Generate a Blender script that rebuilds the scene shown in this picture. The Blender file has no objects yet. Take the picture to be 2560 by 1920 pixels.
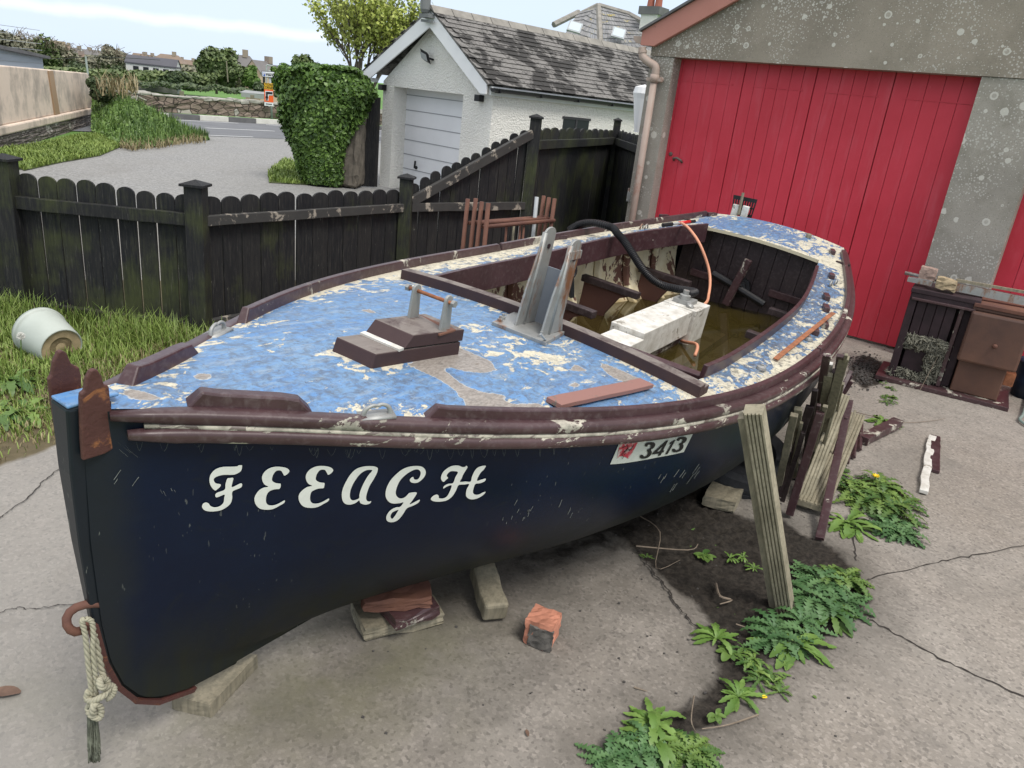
import bpy, bmesh, math, random
import numpy as np
from mathutils import Vector, Matrix, Euler
from mathutils.bvhtree import BVHTree
from mathutils.geometry import tessellate_polygon
random.seed(7); rng = np.random.default_rng(11)
SC = bpy.context.scene
COL = SC.collection
# ---------------------------------------------------------------- camera
FPX, PITCH, ROLL, CAMZ = 1882.5, 0.36137, 0.11207, 1.75     # focal length for a 2560 px wide frame
def _rot():
    B = Matrix(((1,0,0),(0,0,-1),(0,1,0)))
    P = Matrix(((1,0,0),(0,math.cos(PITCH),-math.sin(PITCH)),(0,math.sin(PITCH),math.cos(PITCH))))
    R = Matrix(((math.cos(ROLL),-math.sin(ROLL),0),(math.sin(ROLL),math.cos(ROLL),0),(0,0,1)))
    return R @ P @ B
CM = _rot(); CMT = CM.transposed(); CP = Vector((0,0,CAMZ))
cd = bpy.data.cameras.new('camera'); cam = bpy.data.objects.new('camera', cd); COL.objects.link(cam)
cd.sensor_width = 36; cd.lens = 36*FPX/2560; cd.clip_start = .05; cd.clip_end = 3000
cam.matrix_world = Matrix.Translation(CP) @ Matrix((CM[0], -CM[1], -CM[2])).transposed().to_4x4()
SC.camera = cam
SC.view_settings.view_transform = 'Standard'; SC.view_settings.look = 'None'
SC.view_settings.gamma = 1; SC.view_settings.exposure = 0.8
# ---------------------------------------------------------------- measuring helpers
GZ = -0.07                                                   # level of the yard
def ray(u, v): return CMT @ Vector(((u-1280)/FPX, (v-960)/FPX, 1))
def G(u, v, z=GZ):
    d = ray(u, v); return CP + d*((z-CAMZ)/d.z)
def PL(u, v, p0, n):
    d = ray(u, v); return CP + d*(((p0-CP).dot(n))/d.dot(n))
def FAR(u, v, D):
    d = ray(u, v); return CP + d*(D/math.hypot(d.x, d.y))
# ---------------------------------------------------------------- world and sun
SUN_EL, SUN_AZ = math.radians(60), math.radians(140)         # from behind and to the right of the camera
w = bpy.data.worlds.new('World'); SC.world = w; w.use_nodes = True
wt = w.node_tree; wt.nodes.clear()
def wn(t, **k):
    n = wt.nodes.new(t)
    for a, b in k.items(): setattr(n, a, b)
    return n
sky = wn('ShaderNodeTexSky', sky_type='NISHITA', sun_disc=False, sun_elevation=SUN_EL, sun_rotation=SUN_AZ, air_density=1.0, dust_density=1.5, ozone_density=1.5)
tc = wn('ShaderNodeTexCoord'); bg = wn('ShaderNodeBackground'); wo = wn('ShaderNodeOutputWorld')
mp = wn('ShaderNodeMapping'); mp.inputs['Scale'].default_value = (1.5,1.5,6)
nz = wn('ShaderNodeTexNoise'); nz.inputs['Scale'].default_value = 1.6; nz.inputs['Detail'].default_value = 6
cr = wn('ShaderNodeMapRange'); cr.inputs[1].default_value = .35; cr.inputs[2].default_value = .75; cr.inputs[3].default_value = .88; cr.inputs[4].default_value = 1
mx = wn('ShaderNodeMix', data_type='RGBA'); mx.inputs[7].default_value = (7.0, 7.9, 9.3, 1)
L = wt.links.new
L(tc.outputs['Generated'], mp.inputs[0]); L(mp.outputs[0], nz.inputs['Vector']); L(nz.outputs[0], cr.inputs[0])
sx = wn('ShaderNodeSeparateXYZ'); zr = wn('ShaderNodeMapRange', interpolation_type='SMOOTHSTEP'); zr.inputs[1].default_value = .10; zr.inputs[2].default_value = .75
cm_ = wn('ShaderNodeMix', data_type='RGBA'); cm_.inputs[6].default_value = (5.6, 6.5, 7.7, 1); cm_.inputs[7].default_value = (9.6, 9.5, 9.6, 1)
L(tc.outputs['Generated'], sx.inputs[0]); L(sx.outputs[2], zr.inputs[0]); L(zr.outputs[0], cm_.inputs[0]); L(cm_.outputs[2], mx.inputs[7])
L(cr.outputs[0], mx.inputs[0]); L(sky.outputs[0], mx.inputs[6])
# a thin streak of high cloud across the sky on the left
na = ray(60, 8).normalized().cross(ray(870, 98).normalized()).normalized()
dt = wn('ShaderNodeVectorMath', operation='DOT_PRODUCT'); dt.inputs[1].default_value = na
n2 = wn('ShaderNodeTexNoise'); n2.inputs['Scale'].default_value = 22; n2.inputs['Detail'].default_value = 4
a1 = wn('ShaderNodeMath', operation='MULTIPLY_ADD'); a1.inputs[1].default_value = .012; a1.inputs[2].default_value = -.006
a2 = wn('ShaderNodeMath', operation='ADD'); a3 = wn('ShaderNodeMath', operation='ABSOLUTE')
sm = wn('ShaderNodeMapRange', interpolation_type='SMOOTHSTEP'); sm.inputs[1].default_value = 0; sm.inputs[2].default_value = .009; sm.inputs[3].default_value = .75; sm.inputs[4].default_value = 0
mx2 = wn('ShaderNodeMix', data_type='RGBA'); mx2.inputs[7].default_value = (7.4, 7.9, 8.5, 1)
nm = wn('ShaderNodeVectorMath', operation='NORMALIZE')
L(tc.outputs['Generated'], nm.inputs[0]); L(nm.outputs[0], dt.inputs[0]); L(tc.outputs['Generated'], n2.inputs['Vector'])
L(n2.outputs[0], a1.inputs[0]); L(dt.outputs['Value'], a2.inputs[0]); L(a1.outputs[0], a2.inputs[1]); L(a2.outputs[0], a3.inputs[0])
L(a3.outputs[0], sm.inputs[0]); L(sm.outputs[0], mx2.inputs[0]); L(mx.outputs[2], mx2.inputs[6])
L(mx2.outputs[2], bg.inputs[0]); bg.inputs[1].default_value = 0.085; L(bg.outputs[0], wo.inputs[0])
sd = bpy.data.lights.new('sun', 'SUN'); sd.energy = 1.5; sd.angle = math.radians(20); sd.color = (1, .95, .88)
so = bpy.data.objects.new('sun', sd); COL.objects.link(so)
sdir = Vector((math.sin(SUN_AZ)*math.cos(SUN_EL), math.cos(SUN_AZ)*math.cos(SUN_EL), math.sin(SUN_EL)))
so.rotation_euler = sdir.to_track_quat('Z', 'Y').to_euler(); so.location = (3,-3,8)
# ---------------------------------------------------------------- materials
class NT:
    def __init__(s, name):
        s.mat = bpy.data.materials.new(name); s.mat.use_nodes = True; s.t = s.mat.node_tree
        s.p = s.t.nodes['Principled BSDF']; s._tc = None
    def n(s, t, **k):
        x = s.t.nodes.new(t)
        for a, b in k.items(): setattr(x, a, b)
        return x
    def put(s, sock, v):
        if isinstance(v, bpy.types.NodeSocket): s.t.links.new(v, sock)
        elif v is not None:
            if isinstance(v, (tuple, list)) and len(v) == 3 and sock.type == 'RGBA': v = (*v, 1)
            sock.default_value = v
    def co(s, scale=(1,1,1), rot=(0,0,0), loc=(0,0,0)):
        if s._tc is None: s._tc = s.n('ShaderNodeTexCoord')
        m = s.n('ShaderNodeMapping'); s.put(m.inputs[0], s._tc.outputs['Object'])
        m.inputs['Scale'].default_value = scale; m.inputs['Rotation'].default_value = rot; m.inputs['Location'].default_value = loc
        return m.outputs[0]
    def noise(s, scale, detail=5, rough=.55, vec=None, dist=0):
        x = s.n('ShaderNodeTexNoise'); s.put(x.inputs['Vector'], vec or s.co())
        x.inputs['Scale'].default_value = scale; x.inputs['Detail'].default_value = detail
        x.inputs['Roughness'].default_value = rough; x.inputs['Distortion'].default_value = dist
        return x.outputs[0]
    def vor(s, scale, vec=None, feature='F1', out='Distance', rand=1):
        x = s.n('ShaderNodeTexVoronoi', feature=feature); s.put(x.inputs['Vector'], vec or s.co())
        x.inputs['Scale'].default_value = scale; x.inputs['Randomness'].default_value = rand
        return x.outputs[out]
    def rng(s, v, a, b, c=0., d=1., smooth=False):
        x = s.n('ShaderNodeMapRange'); s.put(x.inputs[0], v)
        if smooth: x.interpolation_type = 'SMOOTHSTEP'
        for i, q in enumerate((a,b,c,d)): s.put(x.inputs[i+1], q)
        return x.outputs[0]
    def m(s, op, a, b=None, c=None):
        x = s.n('ShaderNodeMath', operation=op); s.put(x.inputs[0], a)
        if b is not None: s.put(x.inputs[1], b)
        if c is not None: s.put(x.inputs[2], c)
        return x.outputs[0]
    def mix(s, f, a, b, mode='MIX'):
        x = s.n('ShaderNodeMix', data_type='RGBA', blend_type=mode); s.put(x.inputs[0], f); s.put(x.inputs[6], a); s.put(x.inputs[7], b)
        return x.outputs[2]
    def attr(s, name):
        x = s.n('ShaderNodeAttribute'); x.attribute_name = name; return x.outputs['Fac']
    def xyz(s, vec=None):
        x = s.n('ShaderNodeSeparateXYZ'); s.put(x.inputs[0], vec or s.co()); return x.outputs
    def rnd(s):
        x = s.n('ShaderNodeNewGeometry'); return x.outputs['Random Per Island']
    def bump(s, h, strength=.5, dist=.01, nrm=None):
        x = s.n('ShaderNodeBump'); s.put(x.inputs['Height'], h); x.inputs['Strength'].default_value = strength
        x.inputs['Distance'].default_value = dist
        if nrm: s.put(x.inputs['Normal'], nrm)
        return x.outputs[0]
    def out(s, col, rough=.6, bump=None, metal=0, spec=.5, **k):
        s.put(s.p.inputs['Base Color'], col); s.put(s.p.inputs['Roughness'], rough); s.put(s.p.inputs['Metallic'], metal)
        s.put(s.p.inputs['Specular IOR Level'], spec)
        if bump: s.put(s.p.inputs['Normal'], bump)
        for a, b in k.items(): s.put(s.p.inputs[a.replace('_', ' ')], b)
        return s.mat
def simple(name, col, rough=.6, var=.35, scale=8, metal=0, bump=.2, spec=.4, vec=(1,1,1)):
    n = NT(name); v = n.co(vec); f = n.noise(scale, 6, .6, v)
    c = n.mix(n.rng(f, .3, .7), tuple(x*(1-var) for x in col), tuple(min(1, x*(1+var)) for x in col))
    return n.out(c, rough, n.bump(n.noise(scale*4, 5, .6, v), bump, .004), metal, spec)
MT = {}
def wood_grey():
    n = NT('weathered_wood'); v = n.co((1,1,1)); f = n.noise(6, 6, .6, v); g = n.noise(60, 4, .6, n.co((1,1,.12)))
    c = n.mix(f, (.13,.115,.075), (.34,.30,.22)); c = n.mix(n.rng(g,.4,.65,0,.55), c, (.09,.085,.06))
    return n.out(c, .8, n.bump(g, .4, .004))
MT['wood'] = wood_grey()
def timber():
    n = NT('pale_treated_timber'); r = n.rnd(); f = n.noise(5, 6, .6); g = n.noise(55, 4, .6)
    c = n.mix(n.rng(f,.3,.7), (.17,.15,.10), (.36,.325,.235)); c = n.mix(n.rng(g,.45,.7,0,.6), c, (.13,.12,.085))
    return n.out(c, .8, n.bump(g, .4, .003))
MT['timber'] = timber()
def maroon(name, peel=.0, base=(.034,.013,.016), under=(.46,.43,.36), rough=.38, vs=(1,1,1), ps=4.2):
    n = NT(name); f = n.noise(3.5, 6, .6); g = n.noise(38, 5, .65, None, .5)
    c = n.mix(n.rng(f,.3,.7), base, tuple(x*1.6+.008 for x in base)); c = n.mix(n.rng(g,.50,.70,0,.45), c, (.13,.10,.10))
    pk = n.m('ADD', n.noise(ps, 9, .70, n.co(vs), .6), n.m('MULTIPLY', n.noise(70, 3, .5), .10))
    pe = n.rng(pk, .74-peel, .755-peel)
    und = n.mix(n.rng(n.noise(24,5),.4,.6), under, tuple(x*.5 for x in under))
    c = n.mix(pe, c, und)
    return n.out(c, n.rng(pe,0,1,rough,.85), n.bump(n.m('ADD', n.m('MULTIPLY', g, .3), n.m('MULTIPLY', pe, -.5)), .4, .004))
MT['maroon'] = maroon('maroon_paint', .03)
MT['maroon_peel'] = maroon('peeling_maroon_paint', .125, (.045,.022,.024), vs=(.4,1.6,1.6), ps=9)
MT['maroon_worn'] = maroon('worn_maroon_paint', .11, (.038,.017,.019))
MT['putty'] = maroon('crumbling_putty', .27, (.10,.08,.07), (.44,.41,.34), vs=(.5,2,2), ps=11)
def deckmat():
    n = NT('peeling_blue_deck_paint')
    f = n.noise(2.2, 6, .62); st = n.noise(9, 7, .7, n.co((1.2,5,1))); dirt = n.noise(30, 6, .7, None, .8)
    blue = n.mix(n.rng(f,.3,.7), (.065,.195,.46), (.13,.285,.52))
    blue = n.mix(n.rng(st,.42,.66,0,.7), blue, (.20,.31,.42))
    blue = n.mix(n.rng(dirt,.50,.68,0,.7), blue, (.07,.09,.13)); sct = n.noise(55, 5, .7, n.co((.35,1.6,1),(0,0,.5)), .4); blue = n.mix(n.rng(sct,.56,.66,0,.6), blue, (.10,.11,.13))
    blue = n.mix(n.m('MULTIPLY', n.attr('grime'), n.rng(dirt,.35,.6)), blue, (.09,.12,.17))
    nn = n.m('ADD', n.m('MULTIPLY', n.noise(7, 9, .68, n.co((1,1.6,1)), 1.1), .62), n.m('MULTIPLY', n.noise(21, 8, .72, n.co((.8,1.3,1)), .6), .38))
    cream = n.rng(n.m('ADD', nn, n.m('ADD', n.m('MULTIPLY', n.attr('peel'), .60), n.m('MULTIPLY', n.noise(1.7,3), .10))), .655, .665)
    crc = n.mix(n.rng(n.noise(20,6,.7),.35,.65), (.62,.58,.45), (.46,.43,.35))
    crc = n.mix(n.rng(n.noise(60,5,.7),.52,.7,0,.7), crc, (.25,.23,.19))
    worn = n.rng(n.noise(17, 8, .75, n.co((.5,1.9,1),(0,0,.35)), .3), .53, .62, 0, .55); blue = n.mix(worn, blue, (.27,.33,.39))
    sp_ = n.rng(n.noise(90, 4, .7), .60, .68, 0, .8); blue = n.mix(sp_, blue, (.055,.065,.08))
    bare = n.rng(n.m('ADD', n.attr('bare'), n.m('MULTIPLY', n.m('SUBTRACT', n.noise(14, 7, .65, None, .8), .5), .9)), .50, .512)
    rim = n.rng(n.m('ADD', n.attr('bare'), n.m('MULTIPLY', n.m('SUBTRACT', n.noise(14, 7, .65, None, .8), .5), .9)), .44, .45)
    brc = n.mix(n.rng(n.noise(50,6,.7,n.co((1,2.5,1))),.35,.65), (.19,.165,.145), (.33,.30,.27))
    c = n.mix(cream, blue, crc); c = n.mix(n.m('MULTIPLY', rim, .65), c, (.55,.51,.42)); c = n.mix(bare, c, brc); c = n.mix(n.m('MULTIPLY', n.attr('grime'), n.rng(n.noise(34,7,.72),.50,.66,0,.85)), c, (.085,.085,.08))
    h = n.m('SUBTRACT', n.m('MULTIPLY', st, .25), n.m('ADD', n.m('MULTIPLY', cream, .5), bare))
    return n.out(c, n.rng(cream,0,1,.45,.8), n.bump(h, .5, .003), 0, .35)
MT['deck'] = deckmat()
def blockwood():
    n = NT('weathered_maroon_block'); g = n.n('ShaderNodeNewGeometry'); sp = n.n('ShaderNodeSeparateXYZ'); n.put(sp.inputs[0], g.outputs['True Normal'])
    gr = n.noise(40, 6, .7, n.co((.25,1,1))); c = n.mix(n.noise(9,6), (.028,.012,.014), (.055,.028,.028)); wv = n.m('MULTIPLY', n.rng(sp.outputs[2], .8, .95), n.rng(n.noise(7,7,.7,None,.5),.36,.52))
    c = n.mix(wv, c, n.mix(gr, (.11,.09,.08), (.24,.21,.19))); return n.out(c, .7, n.bump(gr, .4, .003))
MT['block'] = blockwood()
def hullmat():
    n = NT('dark_navy_hull_paint'); p = n.xyz(); f = n.noise(1.6, 6, .65); st = n.noise(5, 6, .65, n.co((3,3,.35)))
    c = n.mix(n.rng(f,.35,.7), (.0018,.0055,.019), (.004,.011,.031))
    low = n.rng(n.m('ADD', n.m('ADD', p[2], n.m('MULTIPLY', p[0], -.10)), n.m('MULTIPLY', n.noise(3,5,.6), .35)), -.86, -.42, 1, 0, True)
    c = n.mix(n.m('MULTIPLY', low, n.rng(st,.3,.65,.45,1)), c, (.017,.019,.010))
    bow = n.rng(n.m('ADD', p[0], n.m('MULTIPLY', n.noise(6,5,.6), .12)), .07, .17, 1, 0, True)
    c = n.mix(n.m('MULTIPLY', bow, .5), c, (.022,.025,.018))
    mott = n.noise(9, 8, .7, None, 1.2); c = n.mix(n.rng(mott,.56,.70,0,.5), c, (.010,.014,.017))
    scr = n.m('MULTIPLY', n.rng(n.noise(14, 2, .4, n.co((9,9,1.4),(0,.5,0))),.71,.735), n.rng(n.noise(1.7,3),.50,.58))
    c = n.mix(n.m('MULTIPLY', scr, .5), c, (.20,.21,.19))
    return n.out(c, n.rng(low,0,1,.30,.62), n.bump(n.m('ADD', mott, n.m('MULTIPLY', n.noise(2.5,3), .8)), .12, .006), 0, .22)
MT['hull'] = hullmat()
def inner():
    n = NT('peeling_cream_lining'); f = n.noise(2.6, 8, .66, n.co((1.6,1,1)), .9)
    k = n.rng(n.m('ADD', f, n.m('MULTIPLY', n.noise(28,6,.7),.14)), 0.63, .645)
    cr = n.mix(n.rng(n.noise(12,5),.35,.7), (.84,.76,.55), (.70,.60,.38)); br = n.mix(n.noise(20,5), (.13,.055,.04), (.20,.10,.07))
    c = n.mix(k, cr, br); z = n.xyz()[2]
    c = n.mix(n.rng(n.m('ADD', z, n.m('MULTIPLY', n.noise(8,5),.08)), -.68,-.60,.75,0), c, (.23,.15,.045))
    return n.out(c, .7, n.bump(k, .5, .004))
MT['lining'] = inner()
MT['darkwood'] = maroon('dark_maroon_boards', .0, (.022,.013,.014), (.2,.17,.14), .5)
MT['galv'] = (lambda n: n.out(n.mix(n.rng(n.noise(7,7,.7,n.co((1,1,.4))),.54,.64), n.mix(n.noise(22,5), (.22,.225,.22), (.38,.385,.375)), (.22,.10,.05)), .5, n.bump(n.noise(50,4),.25,.003), .35))(NT('weathered_galvanised_steel'))
MT['rust'] = (lambda n: n.out(n.mix(n.rng(n.noise(5,7,.65),.35,.7), (.085,.035,.028), (.17,.075,.045)), .8, n.bump(n.noise(45,6,.7),.5,.003)))(NT('red_brown_rusty_steel'))
MT['rustplate'] = (lambda n: n.out(n.mix(n.rng(n.noise(16,8,.7,None,.6),.58,.72), n.mix(n.noise(9,5), (.05,.018,.016), (.10,.035,.028)), (.36,.14,.045)), .6, n.bump(n.noise(30,7,.7),.8,.006)))(NT('rusty_maroon_plate'))
MT['rustorange'] = simple('orange_rust', (.27,.105,.05), .85, .4, 20)
MT['white'] = (lambda n: n.out(n.mix(n.rng(n.noise(9,8,.7,None,.7),.60,.62), n.mix(n.rng(n.noise(14,7,.7),.4,.66), (.68,.67,.63), (.46,.44,.39)), (.26,.24,.20)), .5, n.bump(n.noise(30,5),.2,.003)))(NT('flaking_white_paint'))
MT['letter'] = (lambda n: n.out(n.mix(n.rng(n.noise(30,6,.7),.5,.75,0,.5), (.74,.74,.70), (.56,.57,.54)), .5))(NT('white_sign_paint'))
MT['plate'] = (lambda n: n.out(n.mix(n.rng(n.noise(40,6,.7),.55,.75,0,.5), (.52,.54,.50), (.36,.38,.35)), .4))(NT('grubby_white_sticker'))
MT['platered'] = (lambda n: n.out(n.mix(n.rng(n.noise(40,7,.7,None,.5),.5,.56), (.42,.035,.055), (.50,.42,.40)), .5))(NT('worn_red_sticker'))
MT['black'] = simple('black_plastic', (.012,.012,.014), .45, .3, 12)
MT['blackink'] = simple('black_print', (.01,.01,.011), .5, .2)
MT['redplastic'] = simple('red_plastic', (.55,.02,.02), .35, .1)
MT['orangehose'] = simple('salmon_rubber', (.62,.28,.17), .5, .12, 6)
def concrete():
    n = NT('yard_concrete'); f = n.noise(.9, 7, .62); mid = n.noise(5, 7, .65); ag = n.vor(95, out='Color'); sp = n.noise(140, 3, .6)
    c = n.mix(n.rng(f,.35,.68), (.238,.212,.182), (.295,.273,.244))
    c = n.mix(n.rng(mid,.48,.72,0,.5), c, (.17,.155,.14))
    agx = n.n('ShaderNodeSeparateColor'); n.put(agx.inputs[0], ag)
    c = n.mix(n.m('MULTIPLY', n.rng(agx.outputs[0],.6,1), .5), c, (.40,.36,.32)); c = n.mix(n.m('MULTIPLY', n.rng(agx.outputs[1],.70,1), .6), c, (.11,.10,.09))
    c = n.mix(n.rng(sp,.5,.8,0,.35), c, (.12,.11,.1))
    blot = n.rng(n.noise(3.1, 5, .6, n.co((1,1,1),(0,0,0),(5,3,0))), .645, .72); c = n.mix(n.m('MULTIPLY', blot, .55), c, (.10,.095,.09))
    wh = n.rng(n.noise(7, 6, .65, n.co((1,1,1),(0,0,0),(9,3,0))), .745, .775); c = n.mix(n.m('MULTIPLY', wh, .7), c, (.55,.54,.51))
    c = n.mix(n.m('MULTIPLY', n.attr('moss'), n.rng(n.noise(6,6),.3,.6)), c, (.15,.145,.085))
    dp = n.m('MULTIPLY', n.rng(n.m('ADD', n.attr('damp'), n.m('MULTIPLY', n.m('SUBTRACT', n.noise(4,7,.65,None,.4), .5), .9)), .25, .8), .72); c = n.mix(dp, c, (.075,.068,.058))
    px_ = n.xyz()[0]; c = n.mix(n.rng(px_, -1.3, -.5, .55, 0, True), c, n.mix(n.noise(30,6,.7), (.205,.20,.19), (.29,.285,.27)))
    stn = n.rng(n.noise(1.7, 7, .6, n.co((1,1,1),(0,0,0),(3,8,0)), .7), .55, .72, 0, .5); c = n.mix(stn, c, (.15,.14,.125))
    soil = n.rng(n.m('ADD', n.attr('soil'), n.m('MULTIPLY', n.m('SUBTRACT', n.noise(8,7,.65,None,.5), .5), .8)), .38, .62)
    sc = n.mix(n.rng(n.noise(40,6,.7),.4,.65), (.016,.0135,.011), (.045,.038,.031)); sc = n.mix(n.rng(n.vor(60),.0,.2,.35,0), sc, (.07,.06,.05))
    c = n.mix(soil, c, sc)
    gr = n.rng(n.m('ADD', n.attr('turf'), n.m('MULTIPLY', n.m('SUBTRACT', n.noise(9,6), .5), .5)), .4, .6)
    c = n.mix(gr, c, n.mix(n.noise(25,6), (.06,.052,.03), (.15,.12,.07)))
    h = n.m('ADD', n.m('ADD', n.m('MULTIPLY', mid, .6), n.m('MULTIPLY', sp, .35)), n.m('MULTIPLY', soil, n.m('MULTIPLY', n.noise(30,7,.7), 2.0)))
    return n.out(c, .85, n.bump(h, .5, .008), 0, .25)
MT['concrete'] = concrete()
def gravel():
    n = NT('lane_gravel'); v = n.vor(42, out='Color'); x = n.n('ShaderNodeSeparateColor'); n.put(x.inputs[0], v)
    c = n.mix(x.outputs[0], (.15,.15,.148), (.29,.29,.285)); c = n.mix(n.rng(n.noise(.5,6,.6),.35,.7,0,.4), c, (.235,.23,.215))
    c = n.mix(n.rng(n.noise(1.2,6,.65,n.co((1,.4,1))),.55,.7,0,.4), c, (.17,.165,.155))
    return n.out(c, .9, n.bump(n.vor(42), .4, .006))
MT['gravel'] = gravel()
MT['asphalt'] = simple('road_asphalt', (.135,.14,.15), .85, .12, 1.2)
MT['kerbw'] = simple('white_kerb_paint', (.62,.61,.55), .7, .15, 3)
MT['kerbb'] = simple('grey_kerb_stone', (.13,.13,.13), .8, .2, 3)
MT['line'] = simple('road_marking_paint', (.62,.63,.62), .7, .1, 3)
MT['terrain'] = (lambda n: n.out(n.mix(n.rng(n.noise(.05,5),.35,.65), (.075,.17,.03), (.11,.225,.04)), .9, n.bump(n.noise(1.5,5),.4,.1)))(NT('pasture_grass'))
def leafm(name, a, b, rough=.5, tr=.0):
    n = NT(name); r = n.rnd(); c = n.mix(r, a, b); c = n.mix(n.rng(n.noise(1.3,4),.35,.65,0,.5), c, tuple(x*.6 for x in a))
    return n.out(c, rough, None, 0, .35, Subsurface_Weight=0)
MT['grass'] = leafm('grass_blades', (.13,.21,.035), (.29,.37,.10))
MT['grass_dry'] = leafm('dry_grass', (.22,.18,.09), (.36,.30,.17))
MT['ivy'] = leafm('ivy_leaves', (.045,.095,.02), (.15,.26,.05), .42)
MT['nettle'] = leafm('bank_leaves', (.05,.10,.025), (.16,.25,.07))
MT['limeleaf'] = leafm('spring_leaves', (.30,.36,.07), (.45,.50,.12))
MT['treeleaf'] = leafm('tree_leaves', (.085,.125,.045), (.19,.24,.09))
MT['treeleaf2'] = leafm('bright_tree_leaves', (.09,.17,.035), (.20,.31,.08))
MT['drabtree'] = leafm('drab_budding_leaves', (.15,.15,.10), (.26,.25,.17))
MT['dusktree'] = leafm('dark_hedge_leaves', (.05,.08,.035), (.12,.16,.07))
MT['weed'] = leafm('weed_leaves', (.04,.10,.022), (.17,.26,.06), .45)
MT['weed2'] = leafm('pale_weed_leaves', (.085,.17,.03), (.19,.30,.075), .45)
MT['thistle'] = leafm('blue_green_thistle_leaves', (.05,.12,.04), (.12,.22,.085), .5)
MT['bark'] = simple('bark', (.10,.085,.065), .9, .4, 6)
def fencem(name, green):
    n = NT(name); r = n.rnd(); g = n.noise(14, 6, .7, n.co((5,5,.45))); f = n.noise(2.2, 6, .6); k = n.noise(90,5,.7,n.co((1,1,.08)))
    c = n.mix(r, (.005,.006,.009), (.014,.014,.015)); c = n.mix(n.rng(g,.45,.7,0,.55), c, (.038,.036,.032))
    gm = n.rng(n.m('ADD', n.m('MULTIPLY', f, .8), n.m('MULTIPLY', g, .25)), .60-green, .78-green)
    c = n.mix(n.m('MULTIPLY', gm, .75), c, (.050,.060,.018)); c = n.mix(n.rng(k,.58,.70,0,.40), c, (.13,.125,.11)); c = n.mix(n.rng(n.noise(25,5,.7,n.co((2,2,.5))),.68,.72,0,.5), c, (.24,.23,.20))
    return n.out(c, .72, n.bump(n.m('ADD', g, k), .45, .004), 0, .35)
MT['fence'] = fencem('black_stained_pickets', .12); MT['fence2'] = fencem('black_stained_pickets_plain', .02)
MT['rail'] = (lambda n: n.out(n.mix(n.rng(n.noise(5,8,.7,n.co((1,1,1)),.5),.56,.60), n.mix(n.noise(10,6), (.022,.022,.024), (.05,.048,.043)), (.30,.265,.22)), .75, n.bump(n.noise(60,5),.4,.003)))(NT('peeling_black_rail'))
def lichen(name, base, spots=1., scale=1.):
    n = NT(name); f = n.noise(.9*scale, 7, .65); c = n.mix(n.rng(f,.35,.68), base, tuple(x*1.45 for x in base))
    c = n.mix(n.rng(n.noise(3,7,.7),.5,.72,0,.5), c, (.17,.155,.12))
    dens = n.rng(n.noise(1.1,4,.6), .34, .58)
    fine = n.m('LESS_THAN', n.vor(48), n.m('MULTIPLY', dens, .36*spots)); c = n.mix(n.m('MULTIPLY', fine, .8), c, (.50,.48,.44)); c = n.mix(n.rng(n.noise(120,3,.6),.55,.7,0,.5), c, (.12,.11,.095))
    v = n.vor(10.5); cc = n.n('ShaderNodeSeparateColor'); n.put(cc.inputs[0], n.vor(10.5, out='Color'))
    rad = n.m('MULTIPLY', n.m('POWER', cc.outputs[0], 1.7), .34*spots); disc = n.m('LESS_THAN', n.m('ADD', v, n.m('MULTIPLY', n.m('SUBTRACT', n.noise(60,2),.5), .07)), rad)
    hole = n.m('MULTIPLY', n.m('LESS_THAN', v, n.m('MULTIPLY', rad, .62)), n.m('GREATER_THAN', cc.outputs[1], .4))
    c = n.mix(n.m('MULTIPLY', disc, n.m('SUBTRACT', .85, n.m('MULTIPLY', hole, .55))), c, (.56,.54,.49))
    return n.out(c, .9, n.bump(n.m('ADD', n.noise(70,5,.7), disc), .4, .004), 0, .2)
MT['cement'] = lichen('lichen_spotted_render', (.235,.205,.170)); MT['cement2'] = lichen('cement_pillar', (.27,.250,.22), 1.1)
def redm():
    n = NT('faded_red_boards'); f = n.noise(1.3,6,.65); k = n.noise(4,7,.7,n.co((3,3,.5)))
    c = n.mix(n.rng(f,.3,.7), (.48,.026,.045), (.58,.042,.070)); c = n.mix(n.rng(k,.52,.75,0,.45), c, (.56,.10,.13))
    sc = n.rng(n.noise(12,6,.7,n.co((2,2,.8))),.70,.74); c = n.mix(n.m('MULTIPLY', sc, .5), c, (.62,.24,.25))
    return n.out(c, .55, n.bump(k, .2, .003), 0, .4)
MT['red'] = redm()
MT['pinkboard'] = (lambda n: n.out(n.mix(n.rng(n.noise(8,8,.7,n.co((1,1,1)),1.),.64,.67), n.mix(n.noise(4,5), (.40,.165,.13), (.47,.21,.17)), (.20,.10,.08)), .65, n.bump(n.noise(20,6),.3,.004)))(NT('faded_pink_bargeboard'))
MT['pinkpipe'] = (lambda n: n.out(n.mix(n.rng(n.m('ADD', n.noise(3,7,.7), n.m('MULTIPLY', n.xyz()[2], -.10)),.42,.56), n.mix(n.noise(6,6), (.34,.24,.20), (.42,.35,.30)), (.28,.11,.07)), .6, n.bump(n.noise(30,5),.3,.003)))(NT('peeling_downpipe_paint'))
def harl():
    n = NT('white_roughcast'); v = n.vor(34, n.co((1,1,1))); f = n.noise(55,6,.75,None,.5)
    c = n.mix(n.rng(f,.52,.68,0,.6), (.80,.79,.74), (.50,.49,.45)); c = n.mix(n.rng(n.noise(1.1,5),.45,.7,0,.25), c, (.60,.59,.54))
    return n.out(c, .9, n.bump(n.m('ADD', v, f), .9, .018), 0, .2)
MT['harl'] = harl()
MT['upvc'] = simple('white_plastic_board', (.74,.75,.76), .4, .04, 2, bump=.05)
MT['gdoor'] = simple('pale_garage_door', (.74,.755,.78), .42, .05, 1.5, bump=.05)
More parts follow.
